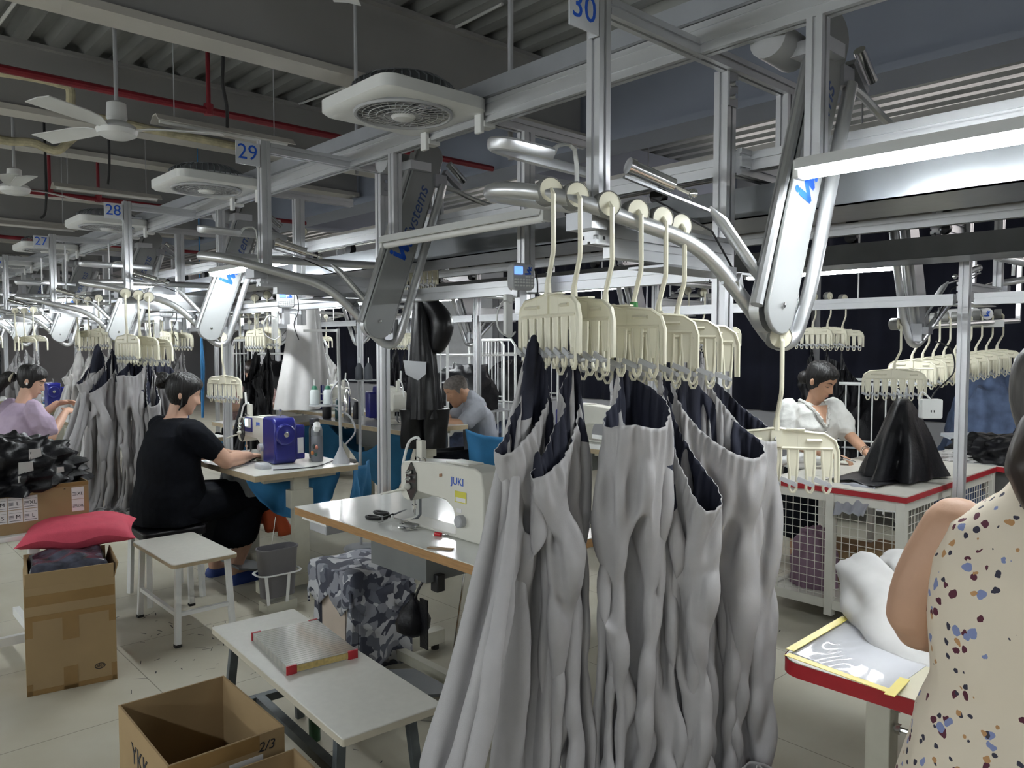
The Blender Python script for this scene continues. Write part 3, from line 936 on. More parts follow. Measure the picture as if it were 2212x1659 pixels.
class Drape:
    """trousers as a ring of columns that parts into two legs below the crotch"""

    def __init__(s, n=96, r_body=15, r_leg=41, row=0.0205):
        s.n, s.rb, s.rl, s.row = n, r_body, r_leg, row
        s.x, s.edges, s.rest, s.stiff, s.fixed, s.own, s.hem, s.hem_to = [], [], [], [], [], [], [], []
        s.base = []
        s.faces = []

    def garment(s, ring_pts, hems, seed, hip=1.10, hem_c=0.46, knees=(), crumple=0.21, hem_z=0.40):
        n, rb, rl, row = s.n, s.rb, s.rl, s.row
        rng = np.random.RandomState(seed)
        base = len(s.x)
        g = len(s.base)
        ring = [np.array(p) for p in closed_curve(ring_pts, n)]
        h = n // 2
        def split(st):                       # which half of the ring hangs above which leg
            q = ring[st:] + ring[:st]
            a, b = sum(q[:h]) / h, sum(q[h:]) / h
            return (b - a) @ (np.array(hems[1]) - np.array(hems[0]))
        st = max(range(n), key=split)
        ring = ring[st:] + ring[:st]
        waves = [(rng.uniform(0.02, 0.16) * rng.choice((-1, 1)), rng.randint(1, 7), rng.uniform(0, 6.28), rng.uniform(0.5, 1)) for _ in range(9)]
        def crease(r, c):
            v = sum(w[3] * math.sin(2 * PI * w[0] * r + 2 * PI * w[1] * c / n + w[2]) for w in waves)
            return 1 + crumple * max(-1.5, min(1.5, v * 0.6))
        idx = {}
        per = sum(np.linalg.norm(ring[i] - ring[(i + 1) % n]) for i in range(n))

        def put(key, p, fixed=False):
            idx[key] = len(s.x)
            s.x.append(p); s.fixed.append(fixed); s.own.append(g)

        nrm = sum(np.cross(ring[i] - ring[0], ring[(i + 1) % n] - ring[0]) for i in range(n))
        look = np.array([-_F.x, -_F.y, 0.9])
        turn = 1.0 if nrm @ look > 0 else -1.0
        dh = np.array(hems[0]) - np.array(hems[1])
        out0 = math.atan2(dh[1], dh[0])

        def leg_angle(leg, k): return out0 + leg * PI + turn * 2 * PI * ((k + 0.5) / h - 0.5)
        tot = rb + rl
        for r in range(rb + 1):
            for c in range(n):
                leg = 0 if c < h else 1
                f = r / tot
                hc = np.array(hems[leg])
                ang = leg_angle(leg, c % h)
                target = hc + 0.07 * np.array([math.cos(ang), math.sin(ang), 0])
                p = ring[c] * (1 - f) + target * f
                put(('b', r, c), p + rng.normal(0, 0.0015, 3) * (r > 0), r == 0)
        for leg in (0, 1):
            for r in range(rb + 1, tot + 1):
                for k in range(h):
                    c = k + leg * h
                    f = r / tot
                    hc = np.array(hems[leg])
                    ang = leg_angle(leg, k)
                    target = hc + 0.07 * np.array([math.cos(ang), math.sin(ang), 0])
                    put(('b', r, c), ring[c] * (1 - f) + target * f + rng.normal(0, 0.0015, 3))
        def circ(r):
            t = r / tot
            if r <= rb: return per + (hip - per) * min(1, r / (rb * 0.55))
            u = (r - rb) / rl
            return (hip * (1 - u) + 2 * hem_c * u)
        def e(a, b, L, k):
            if a[1] > 1: L = L * crease((a[1] + b[1]) / 2, a[2])
            s.edges.append((idx[a], idx[b])); s.rest.append(L); s.stiff.append(k)
        def nxt(r, c, d=1):
            if r <= rb: return (c + d) % n
            leg = c // h
            return leg * h + (c - leg * h + d) % h
        for r in range(tot + 1):
            w = circ(r) / n
            for c in range(n):
                e(('b', r, c), ('b', r, nxt(r, c)), w, 1.0)
                if r > 1: e(('b', r, c), ('b', r, nxt(r, c, 3)), 3 * w, 0.14)
                if r < tot:
                    e(('b', r, c), ('b', r + 1, c), row, 1.0)
                    q = nxt(r + 1, c)
                    if nxt(r, c) == q:
                        d = math.hypot(w, row)
                        e(('b', r, c), ('b', r + 1, q), d, 0.45)
                        e(('b', r, q), ('b', r + 1, c), d, 0.45)
                    s.faces.append((g, idx[('b', r, c)], idx[('b', r + 1, c)], idx[('b', r + 1, nxt(r + 1, c))], idx[('b', r, nxt(r + 1, c))] if nxt(r, c) == q else None))
                if r + 3 <= tot: e(('b', r, c), ('b', r + 3, c), 3 * row, 0.35)
        for leg in (0, 1):                   # the crotch closes the body over each leg
            a, b = leg * h, leg * h + h - 1
            e(('b', rb, a), ('b', rb, b), 0.03, 0.6)
            s.faces.append((g, idx[('b', rb, b)], idx[('b', rb + 1, b)], idx[('b', rb + 1, a)], idx[('b', rb, a)]))
            s.hem.append((np.array([idx[('b', tot, leg * h + k)] for k in range(h)]), 0.15, 0.02))
            s.hem_to.append(np.array([hems[leg][0], hems[leg][1], hem_z]))
        s.faces.append((g, idx[('b', rb, 0)], idx[('b', rb, n - 1)], idx[('b', rb, h)], idx[('b', rb, h - 1)]))
        for row_, leg, pos in knees:
            s.hem.append((np.array([idx[('b', row_, leg * h + k)] for k in range(h)]), 0.10, 0.0))
            s.hem_to.append(np.array(pos))
        s.base.append((base, len(s.x)))

    def colour(s):
        E = np.array(s.edges)
        rest, st = np.array(s.rest), np.array(s.stiff)
        groups = []
        used = [set() for _ in range(0)]
        last = {}
        col = np.zeros(len(E), int)
        masks = np.zeros(len(s.x), dtype=np.int64)
        for i, (a, b) in enumerate(s.edges):
            m = int(masks[a] | masks[b])
            c = 0
            while m >> c & 1: c += 1
            col[i] = c
            masks[a] |= 1 << c
            masks[b] |= 1 << c
        for c in range(col.max() + 1):
            k = np.nonzero(col == c)[0]
            groups.append((E[k, 0].copy(), E[k, 1].copy(), rest[k].copy(), st[k].copy()))
        return groups

    def run(s, steps=140, iters=7, gravity=-5.0, dt=1 / 60, thick=0.0125):
        x = np.array(s.x, dtype=np.float64)
        inv = np.where(np.array(s.fixed), 0.0, 1.0)
        own = np.array(s.own)
        groups = s.colour()
        gw = []
        for a, b, L, k in groups:
            wa, wb = inv[a], inv[b]
            W = wa + wb
            W[W == 0] = 1
            gw.append((a, b, L, (k * wa / W)[:, None], (k * wb / W)[:, None]))
        v = np.zeros_like(x)
        x0 = x.copy()
        mv = inv[:, None] > 0
        near = set()
        rest_near = None
        for step in range(steps):
            p = x + (v * dt + np.array([0, 0, gravity]) * dt * dt) * inv[:, None]
            for it in range(iters):
                for a, b, L, ka, kb in gw:
                    d = p[b] - p[a]
                    l = np.sqrt((d * d).sum(1)) + 1e-9
                    c = d * ((l - L) / l)[:, None]
                    p[a] += c * ka
                    p[b] -= c * kb
                for (hm, kxy, kz), to in zip(s.hem, s.hem_to):
                    dlt = to - p[hm].mean(0)
                    p[hm] += dlt * np.array([kxy, kxy, kz])
            if step % 2 == 1 and step > 4: s.repel(p, inv, thick, x0, own)
            v = (p - x) / dt * (0.965 if step < steps * 0.6 else 0.90)
            sp = np.sqrt((v * v).sum(1))[:, None]
            v *= np.minimum(1, 3.0 / np.maximum(sp, 1e-6))
            x = p
        s.out = x
        return x

    def repel(s, p, inv, th, x0, own):
        key = np.floor(p / th).astype(np.int64)
        key -= key.min(0) - 2
        dims = key.max(0) + 3
        h = (key[:, 0] * dims[1] + key[:, 1]) * dims[2] + key[:, 2]
        o = np.argsort(h, kind='stable')
        hs = h[o]
        offs = []
        for dx in (-1, 0, 1):
            for dy in (-1, 0, 1):
                for dz in (-1, 0, 1):
                    q = (dx * dims[1] + dy) * dims[2] + dz
                    if q >= 0: offs.append(q)
        A, B = [], []
        for q in offs:
            lo = np.searchsorted(hs, hs + q, 'left')
            hi = np.searchsorted(hs, hs + q, 'right')
            if q == 0: lo = np.arange(len(hs)) + 1
            m = np.minimum(hi - lo, 6)
            for j in range(6):
                k = np.nonzero(m > j)[0]
                if len(k) == 0: break
                A.append(o[k]); B.append(o[lo[k] + j])
        a, b = np.concatenate(A), np.concatenate(B)
        d = p[b] - p[a]
        l2 = (d * d).sum(1)
        ok = (l2 < th * th)
        dr = np.abs(a - b)
        r0 = ((x0[a] - x0[b]) ** 2).sum(1)
        ok &= (own[a] != own[b]) | (r0 > (2.2 * th) ** 2)
        a, b, d = a[ok], b[ok], d[ok]
        if len(a) == 0: return
        l = np.sqrt((d * d).sum(1)) + 1e-9
        c = d * (0.5 * (th - l) / l)[:, None] * 0.7
        acc = np.zeros_like(p)
        cnt = np.zeros(len(p))
        np.add.at(acc, a, -c); np.add.at(acc, b, c)
        np.add.at(cnt, a, 1); np.add.at(cnt, b, 1)
        cnt[cnt == 0] = 1
        p += acc / cnt[:, None] * inv[:, None]


def garment_mesh(dr, g, ruffle=0.0058, smooth_rows=0):
    b0, b1 = dr.base[g]
    vs = dr.out[b0:b1].copy()
    fs = [(a - b0, b - b0, c - b0, d - b0) for gg, a, b, c, d in dr.faces if gg == g and d is not None]
    # gathers of the elastic waistband
    n = dr.n
    me = bpy.data.meshes.new('tmp')
    me.from_pydata([tuple(p) for p in vs], [], fs)
    me.update()
    nr = np.array([tuple(v.normal) for v in me.vertices])
    bpy.data.meshes.remove(me)
    for r in range(0, 4):
        for c in range(n):
            i = r * n + c
            am = (0.8, 1.0, 0.8, 0.35)[r] * ruffle
            vs[i] += nr[i] * am * math.sin(c * 2.05 + r * 0.25) + nr[i] * 0.4 * am * math.sin(c * 0.9 + 2)
    m = MB()
    m.add([Vector(p) for p in vs], fs)
    m.m = [0 if min(f) < n * 7 else 2 for f in fs]
    return m
TROUSER = mat('grey_windproof_cloth', (0.40, 0.39, 0.395), 0.55, 0, 0.03, 30, bump=0.08, bscale=420, spec=0.35)
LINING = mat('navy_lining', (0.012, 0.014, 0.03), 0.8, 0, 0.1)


def I(px, py, d): return tuple(at(px, py, d=d))


RINGS = [
    ([I(1152, 722, 1.97), I(1138, 760, 1.96), I(1134, 810, 1.95), I(1126, 860, 1.93), I(1102, 905, 1.91), I(1090, 945, 1.89), I(1068, 972, 1.87), I(1092, 984, 1.86), I(1122, 962, 1.87), I(1150, 930, 1.90), I(1168, 900, 1.94), I(1186, 856, 1.99), I(1180, 808, 2.0), I(1168, 760, 1.99)],
     [(870, 1780, 1.66), (1055, 1790, 1.76)], [(26, 0, (1045, 1230, 1.80)), (40, 0, (955, 1500, 1.73))]),
    ([I(1236, 745, 2.0), I(1228, 800, 1.99), I(1210, 842, 1.98), I(1220, 882, 1.96), I(1196, 925, 1.94), I(1176, 975, 1.92), I(1144, 1030, 1.89), I(1168, 1030, 1.88), I(1195, 1012, 1.89), I(1228, 972, 1.93), I(1246, 910, 1.99), I(1254, 850, 2.02), I(1248, 795, 2.02)],
     [(1130, 1800, 1.80), (1235, 1800, 1.86)]),
    ([I(1331, 742, 2.05), I(1337, 800, 2.03), I(1333, 858, 2.0), I(1303, 902, 1.96), I(1312, 924, 1.93), I(1338, 920, 1.91), I(1375, 919, 1.90), I(1432, 924, 1.92), I(1446, 880, 1.98), I(1414, 842, 2.04), I(1374, 818, 2.08), I(1350, 790, 2.07)],
     [(1275, 1800, 1.86), (1350, 1800, 1.93)]),
    ([I(1428, 800, 2.08), I(1434, 860, 2.06), I(1448, 922, 2.04), I(1458, 978, 2.01), I(1480, 1030, 1.98), I(1500, 1076, 1.95), I(1526, 1104, 1.94), I(1552, 1098, 1.95), I(1557, 1064, 1.99), I(1512, 1000, 2.04), I(1480, 950, 2.08), I(1452, 890, 2.1), I(1440, 840, 2.1)],
     [(1400, 1800, 1.93), (1450, 1800, 1.98)]),
    ([I(1470, 815, 2.13), I(1462, 858, 2.10), I(1500, 915, 2.08), I(1545, 955, 2.06), I(1600, 985, 2.05), I(1642, 988, 2.06), I(1648, 958, 2.10), I(1598, 918, 2.15), I(1552, 880, 2.18), I(1505, 830, 2.18)],
     [(1510, 1800, 2.02), (1550, 1800, 2.08)]),
    ([I(1522, 808, 2.2), I(1545, 850, 2.18), I(1580, 895, 2.16), I(1610, 930, 2.15), I(1650, 952, 2.14), I(1676, 950, 2.16), I(1660, 922, 2.2), I(1605, 880, 2.25), I(1560, 838, 2.26)],
     [(1590, 1800, 2.12), (1640, 1800, 2.16)]),
]
dr = Drape()
for i, q in enumerate(RINGS):
    dr.garment(q[0], [I(*h) for h in q[1]], (11, 12, 13, 14, 15, 16)[i], knees=[(r, l, I(*p)) for r, l, p in (q[2] if len(q) > 2 else [])], hem_z=0.37, crumple=0.07 if i == 0 else 0.21)
dr.run()
TR_LAB = ['leftmost grey trousers of the nearest bunch, flared smooth left side', 'grey trousers second from left, narrow dark waist opening',
          'grey trousers third from left, wide open waist facing the viewer', 'grey trousers fourth from left, long slanting waist opening',
          'grey trousers second from right with broad gathered waistband', 'rightmost grey trousers of the nearest bunch, next to the empty hanger']
trousers = []
for g in range(6):
    o = garment_mesh(dr, g).build('trousers', [TROUSER, LINING, TROUSER, TROUSER], None, subsurf=1, angle=180)
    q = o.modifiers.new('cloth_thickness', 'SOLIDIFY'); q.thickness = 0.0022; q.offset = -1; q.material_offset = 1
    tag(o, TR_LAB[g], 'trousers', 'grey trousers on the number 30 loop')
    trousers.append(o)
# ------------------------------------------------------------------ hangers
def make_hanger():
    t = thing('garment_hanger', 'hanger', 'hanger', (0, 0, 0))
    a = (-0.38, -0.92, 0)
    wa = Vector(a).normalized()
    w = MB().lathe([(0.02, -0.026), (0.032, -0.024), (0.0345, -0.02), (0.0345, 0.018), (0.032, 0.022), (0.031, 0.0225), (0.030, 0.019)], (0, 0, 0), a, 24)
    wo = w.build('roller', mat('roller_rim', (0.20, 0.20, 0.19), 0.4), t)
    MB().lathe([(0.0, 0.0), (0.0305, 0.0), (0.0305, 0.0205), (0.004, 0.0215)], (0, 0, 0), a, 24).build('roller_face', CREAM, wo)
    p = [wa * 0.020 + Vector((0, 0, 0.004)), wa * 0.034 + Vector((0, 0, -0.012)), wa * 0.036 + Vector((0, 0, -0.14)), wa * 0.034 + Vector((0, 0, -0.155)), wa * 0.002 + Vector((0, 0, -0.222)), Vector((0, 0, -0.235)), Vector((0, 0, -0.262))]
    MB().tube(p, [0.004, 0.0065, 0.0065, 0.0065, 0.0068, 0.009, 0.010], 8).build('stem', CREAM, t)
    o = [(-0.165, -0.405), (-0.165, -0.318), (-0.155, -0.288), (-0.128, -0.270), (-0.05, -0.263), (0, -0.255), (0.05, -0.263), (0.128, -0.270), (0.155, -0.288), (0.165, -0.318), (0.165, -0.405),
         (0.155, -0.405), (0.153, -0.325), (0.14, -0.311), (-0.14, -0.311), (-0.153, -0.325), (-0.155, -0.405)]
    Mx = Matrix.Rotation(PI / 2, 4, 'X')
    b = MB().prism(o, 0.007, Mx)
    b.tube([(x, 0, z) for x, z in o[:11]], 0.0075, 6, flat=0.6)
    b.tube([(-0.15, 0, -0.311), (0.15, 0, -0.311)], 0.006, 6)
    for x in (-0.06, 0.06):
        b.tube([(x, 0, -0.265), (x, 0, -0.311)], 0.005, 5)
        b.tube([(x + 0.02, -0.004, -0.288), (x + (0.06 if x > 0 else -0.06), -0.004, -0.288)], 0.008, 6, flat=0.6)
    b.box((0, 0, -0.285), (0.03, 0.018, 0.045)).box((0.05, 0.0, -0.258), (0.05, 0.02, 0.004))
    b.build('hanger_body', CREAM, t)
    first = None
    for k in range(7):
        x = -0.135 + 0.045 * k
        if first is None:
            q = [(-0.013, -0.312), (-0.0125, -0.345), (-0.009, -0.375), (-0.008, -0.405), (-0.009, -0.425), (-0.003, -0.436), (0.004, -0.436), (0.010, -0.425), (0.010, -0.40), (0.0125, -0.36), (0.013, -0.312)]
            c = MB().tube([(x + u, 0, z) for u, z in q], 0.0042, 6)
            c.prism([(x - 0.009, -0.312), (x - 0.009, -0.345), (x - 0.005, -0.375), (x - 0.004, -0.39), (x + 0.006, -0.39), (x + 0.009, -0.355), (x + 0.009, -0.312)], 0.004, Mx)
            first = c.build('clip', CREAM, t)
            l = MB().bar((x - 0.034, -0.010, -0.396), (x + 0.006, -0.012, -0.412), 0.005, 0.013).cyl((x + 0.006, -0.004, -0.412), (x + 0.006, -0.018, -0.412), 0.0055, 8)
            l.build('clip_lever', GREYP, first)
        else:
            c = first.copy(); COL.objects.link(c); c.location.x += 0.045 * k
            for g in first.children:
                d = g.copy(); COL.objects.link(d); d.parent = c
    return t


hanger0 = make_hanger()
used_first = [False]
SIMPLE = ('clip',)


def hang(p, ang, label, group, far=False, wheel=0.0):
    """ang: how the hanger body is turned; the roller keeps its own facing"""
    if not used_first[0] and not far:
        h = hanger0; used_first[0] = True
    else:
        h = dup(hanger0, skip=SIMPLE if far else ())
    h.location = p
    h.rotation_euler = (0, 0, ang)
    for c in h.children:
        if c.name.split('.')[0] in ('roller', 'stem'): c.rotation_euler = (0, 0, wheel - ang)
    h['label'] = label
    h['group'] = group
    return h


def body_angle(deg_near):
    """turn so the body runs along the picture plane, its right end swung deg towards the viewer"""
    v = _R * math.cos(math.radians(deg_near)) - _F0 * math.sin(math.radians(deg_near))
    return math.atan2(v.y, v.x)


HG = 'hangers on the number 30 loop'
for (px, py, d), dg, lab in (((1184, 414, 1.945), 66, 'leftmost cream hanger on the number 30 loop, turned nearly edge on'), ((1241, 424, 1.955), 60, 'second cream hanger from left on the number 30 loop'),
                             ((1309, 443, 1.98), 35, 'third cream hanger from left on the number 30 loop'), ((1371, 460, 2.02), 15, 'fourth cream hanger from left, with a green band on its stem'),
                             ((1424, 475, 2.06), 9, 'cream hanger second from right of the trousers bunch'), ((1464, 490, 2.09), 7, 'cream hanger holding the rightmost grey trousers')):
    h = hang(at(px, py, d=d), body_angle(dg), lab, HG)
    if 'green' in lab:
        MB().cyl(h.location + Vector((0, 0, -0.262)), h.location + Vector((0, 0, -0.232)), 0.0108, 10).build('stem_band', mat('green_tape', (0.03, 0.16, 0.04), 0.5), h).rotation_euler = (0, 0, 0)
pe = at(1681, 728, d=2.165)
hang(pe, body_angle(12), 'empty cream hanger at the lowest bend of the number 30 loop', HG, wheel=-0.35)
# the bunch at number 28: the same loop two stations on, seen smaller
TR28 = mat('taupe_grey_cloth', (0.36, 0.34, 0.345), 0.62, 0, 0.03, 30)
L28 = ['grey garment leftmost on the number 28 loop', 'grey garment second from left on the number 28 loop', 'grey garment in the middle of the number 28 bunch', 'grey garment second from right in the number 28 bunch', 'grey garment at the right of the number 28 bunch']
for i, (px, dg) in enumerate(((272, 40), (300, 25), (322, 15))):
    p = at(px, 634 + i * 4, Y=5.24 - 0.03 * i)
    hang(p, body_angle(dg), 'cream hanger %s on the number 28 loop' % ('leftmost', 'in the middle', 'rightmost')[i], 'hangers on the number 28 loop')
for i in range(5):
    o = trousers[i].copy(); COL.objects.link(o)
    K = 0.86
    top = max(v.co.z for v in o.data.vertices)
    o.scale = (K, K, K)
    anchor = Vector((1.40, 1.40, 0)).lerp(Vector((1.72, 1.25, 0)), i / 5)
    o.location = Vector((anchor.x, anchor.y + 3.95, 0)) + (Vector((o.location.x, o.location.y, 0)) - anchor) * K + Vector((0, 0, o.location.z + top - 0.02 - top * K)) + _R * (-0.02 * i)
    o['label'] = L28[i]; o['group'] = 'grey garments on the number 28 loop'
hang(at(483, 728, Y=5.10), body_angle(30), 'cream hanger at the lowest bend of the number 28 loop', 'hangers on the number 28 loop', wheel=-0.35)
# ------------------------------------------------------------------ foreground furniture and goods
LAMINATE = mat('pale_laminate', (0.66, 0.65, 0.59), 0.38, 0, 0.03, 40, spec=0.5)
GLOSSTOP = mat('glossy_white_laminate', (0.70, 0.71, 0.67), 0.16, 0, 0.03, 5, spec=0.6)
EDGEWOOD = mat('brown_wood_edge', (0.36, 0.20, 0.08), 0.5, 0, 0.14, 6, stretch=(2, 2, 30))
EDGETAN = mat('tan_board_edge', (0.46, 0.37, 0.24), 0.55, 0, 0.1, 20)
CARD = mat('corrugated_cardboard', (0.335, 0.235, 0.125), 0.8, 0, 0.07, 5, spec=0.2)
CARDIN = mat('cardboard_inside', (0.30, 0.21, 0.115), 0.85, 0, 0.06, 4, spec=0.2)
TAPE = mat('brown_packing_tape', (0.27, 0.165, 0.065), 0.22, 0, 0.08, 12, spec=0.5)
PAPER = mat('white_paper', (0.75, 0.74, 0.74), 0.7, 0, 0.02)
INK = mat('black_ink', (0.015, 0.015, 0.02), 0.6, 0, 0)
BLACKCLOTH = mat('black_windproof_cloth', (0.008, 0.008, 0.010), 0.42, 0, 0.3, 20, bump=0.2, bscale=90, spec=0.25)
BLUECLOTH = mat('blue_cloth', (0.025, 0.17, 0.36), 0.8, 0, 0.12, 6, bump=0.1, bscale=60)
PALECLOTH = mat('pale_grey_cloth', (0.58, 0.57, 0.56), 0.65, 0, 0.04, 20)
JUKIWHITE = mat('machine_cream_white', (0.68, 0.67, 0.60), 0.32, 0, 0.03)
CAMOCOL = None


def camo_colour(nt, vec):
    n0 = nt.nodes.new('ShaderNodeTexNoise'); n0.inputs['Scale'].default_value = 9
    nt.links.new(vec, n0.inputs['Vector'])
    mx0 = nt.nodes.new('ShaderNodeMixRGB'); mx0.inputs[0].default_value = 0.16
    nt.links.new(vec, mx0.inputs[1]); nt.links.new(n0.outputs['Color'], mx0.inputs[2])
    n = nt.nodes.new('ShaderNodeTexVoronoi'); n.inputs['Scale'].default_value = 24
    nt.links.new(mx0.outputs[0], n.inputs['Vector'])
    sep = nt.nodes.new('ShaderNodeSeparateColor')
    nt.links.new(n.outputs['Color'], sep.inputs[0])
    r = nt.nodes.new('ShaderNodeValToRGB'); r.color_ramp.interpolation = 'CONSTANT'
    e = r.color_ramp.elements
    e[0].position, e[0].color = 0.0, (0.055, 0.06, 0.085, 1)
    e[1].position, e[1].color = 0.3, (0.14, 0.15, 0.185, 1)
    q = e.new(0.55); q.color = (0.26, 0.27, 0.31, 1)
    q = e.new(0.78); q.color = (0.52, 0.53, 0.56, 1)
    nt.links.new(sep.outputs[0], r.inputs[0])
    return r.outputs[0]


CAMO = ramp_mat('grey_camouflage_cloth', camo_colour, 0.75)


def spin(c, rz): return Matrix.Translation(Vector(c)) @ Matrix.Rotation(rz, 4, 'Z')


# white stool in the aisle
t = thing('stool', 'white legged stool with a pale laminate seat, in the aisle before the woman in black', 'stool', (1.47, 4.19, 0))
m = MB().prism(rounded(0.33, 0.63, 0.025), 0.022, spin((1.47, 4.19, 0.411), 0.0)); m.build('seat', LAMINATE, t, bevel=0.003)
MB().loft([[(1.47 + x * 1.003, 4.19 + y * 1.003, zz) for x, y in rounded(0.33, 0.63, 0.025)] for zz in (0.4005, 0.418)], True, False, False).build('seat_edge', EDGETAN, t)
for sx, sy in ((-1, -1), (1, -1), (-1, 1), (1, 1)):
    MB().bar((1.47 + sx * 0.125, 4.19 + sy * 0.27, 0.40), (1.47 + sx * 0.14, 4.19 + sy * 0.29, 0.012), 0.028, 0.028, (1, 0, 0)).build('leg', WHITEP, t, bevel=0.003)
    MB().lohi((1.47 + sx * 0.14 - 0.016, 4.19 + sy * 0.29 - 0.016, 0), (1.47 + sx * 0.14 + 0.016, 4.19 + sy * 0.29 + 0.016, 0.014)).build('foot_cap', BLACKRUB, t)
MB().bar((1.335, 3.905, 0.16), (1.605, 3.905, 0.16), 0.02, 0.02).build('stretcher', WHITEP, t)
MB().bar((1.335, 3.905, 0.16), (1.335, 4.475, 0.16), 0.02, 0.02).build('stretcher', WHITEP, t)

# bench in the foreground
BM = spin((1.255, 2.37, 0), -0.06)
t = thing('bench', 'long pale laminate bench on a dark grey steel frame in the foreground', 'bench', (1.255, 2.37, 0))
MB().prism(rounded(0.33, 1.09, 0.008, 3), 0.024, BM @ Matrix.Translation((0, 0, 0.408))).build('bench_top', LAMINATE, t, bevel=0.002)
MB().loft([[BM @ Vector((x * 1.004, y * 1.002, zz)) for x, y in rounded(0.33, 1.09, 0.008, 3)] for zz in (0.397, 0.417)], True, False, False).build('edge_band', mat('cream_edge_band', (0.52, 0.48, 0.38), 0.5), t)
FR = mat('worn_dark_steel', (0.10, 0.115, 0.12), 0.5, 0.3, 0.25, 14)
for sy in (-1, 1):
    for sx in (-1, 1):
        MB().bar(BM @ Vector((sx * 0.115, sy * 0.43, 0.395)), BM @ Vector((sx * 0.15, sy * 0.46, 0.0)), 0.032, 0.022, (0, 1, 0)).build('leg', FR, t, bevel=0.002)
    MB().bar(BM @ Vector((-0.138, sy * 0.45, 0.13)), BM @ Vector((0.138, sy * 0.45, 0.13)), 0.03, 0.03).build('crossbar', FR, t)
MB().bar(BM @ Vector((-0.02, -0.45, 0.13)), BM @ Vector((-0.02, 0.45, 0.13)), 0.034, 0.034).build('long_bar', FR, t)

# shrink wrapped pack lying on the bench
PM = spin((1.28, 2.49, 0.42), -0.12)


def foil(nt, vec):
    w = nt.nodes.new('ShaderNodeTexWave'); w.bands_direction = 'X'
    w.inputs['Scale'].default_value = 62; w.inputs['Distortion'].default_value = 1.2; w.inputs['Detail'].default_value = 2
    nt.links.new(vec, w.inputs['Vector'])
    r = nt.nodes.new('ShaderNodeValToRGB')
    r.color_ramp.elements[0].color = (0.74, 0.74, 0.71, 1); r.color_ramp.elements[1].color = (0.88, 0.87, 0.82, 1)
    nt.links.new(w.outputs['Fac'], r.inputs[0])
    return r.outputs[0]


t = thing('wrapped_pack', 'flat shrink wrapped pack of silver strips with red ends, lying on the bench', 'pack', (1.28, 2.49, 0.42))
FOIL = ramp_mat('silver_strips_in_film', foil, 0.16, 0.85)
m = MB()
for k in range(42):
    y = -0.178 + 0.356 * k / 41
    m.box((0, y, 0.014 + 0.0003 * (k % 2)), (0.245, 0.0083, 0.028), M=None)
m.v = [tuple(PM @ Vector(p)) for p in m.v]
m.build('strip_stack', FOIL, t, smooth=False)
for sx, sy in ((-1, -1), (1, -1), (-1, 1), (1, 1)):
    MB().prism(rounded(0.035, 0.008, 0.002, 2), 0.0295, PM @ Matrix.Translation((sx * 0.108, sy * 0.1835, 0.0148))).build('red_corner', mat('red_card', (0.42, 0.02, 0.03), 0.4), t)
MB().prism([(-0.09, -0.185), (0.09, -0.185), (0.09, -0.181), (-0.09, -0.181)], 0.02, PM @ Matrix.Translation((0, 0, 0.014))).build('yellow_edge', mat('ochre_card', (0.55, 0.42, 0.16), 0.6, 0, 0.2, 90), t)
tag(MB().cyl((1.39, 2.62, 0), (1.385, 2.615, 0.2), 0.022, 14).build('plastic_bottle', mat('dark_green_plastic', (0.01, 0.06, 0.02), 0.35)), 'dark green tube standing on the floor under the bench', 'tube')


def carton(name, label, c, rz, w, d, h, flaps=(), group='cardboard cartons on the aisle floor', fl=0.16, open_top=True):
    """open carton: walls, bottom and flaps; local x = width, y = depth"""
    t = thing(name, label, 'carton', (c[0], c[1], c[2] if len(c) > 2 else 0), group)
    T = spin((c[0], c[1], c[2] if len(c) > 2 else 0), rz)
    th = 0.006
    m = MB()
    def bx(lo, hi):
        m.box([(a + b) / 2 for a, b in zip(lo, hi)], [b - a for a, b in zip(lo, hi)])
    bx((-w / 2, -d / 2, 0), (w / 2, -d / 2 + th, h)); bx((-w / 2, d / 2 - th, 0), (w / 2, d / 2, h))
    bx((-w / 2, -d / 2 + th, 0), (-w / 2 + th, d / 2 - th, h)); bx((w / 2 - th, -d / 2 + th, 0), (w / 2, d / 2 - th, h))
    bx((-w / 2 + th, -d / 2 + th, 0.0), (w / 2 - th, d / 2 - th, 0.012))
    m.v = [tuple(T @ Vector(p)) for p in m.v]
    m.build('carton_body', CARD, t, smooth=False)
    for side, deg in flaps:
        a = math.radians(deg)
        o = MB()
        if side in 'LR':
            s = -1 if side == 'L' else 1
            p0 = [Vector((s * (w / 2 - 0.003), y, h)) for y in (-d / 2 + 0.004, d / 2 - 0.004)]
            dr_ = Vector((s * math.cos(a), 0, math.sin(a)))
        else:
            s = -1 if side == 'F' else 1
            p0 = [Vector((x, s * (d / 2 - 0.003), h)) for x in (-w / 2 + 0.004, w / 2 - 0.004)]
            dr_ = Vector((0, s * math.cos(a), math.sin(a)))
        q = [p0[0], p0[1], p0[1] + dr_ * fl, p0[0] + dr_ * fl]
        o.add([T @ p for p in q], [(0, 1, 2, 3)])
        o.build('flap', CARD, t, solid=0.005, smooth=False)
    return t, T


def patch(t, T, name, material, face, x0, x1, z0, z1, w, d, lift=0.0012):
    """thin tape or label lying on a carton side: F front (-y), L left (-x)"""
    m = MB()
    if face == 'F': m.box(((x0 + x1) / 2, -d / 2 - lift / 2, (z0 + z1) / 2), (x1 - x0, lift, z1 - z0))
    else: m.box((-w / 2 - lift / 2, -(x0 + x1) / 2, (z0 + z1) / 2), (lift, x1 - x0, z1 - z0))
    m.v = [tuple(T @ Vector(p)) for p in m.v]
    return m.build(name, material, t, smooth=False)


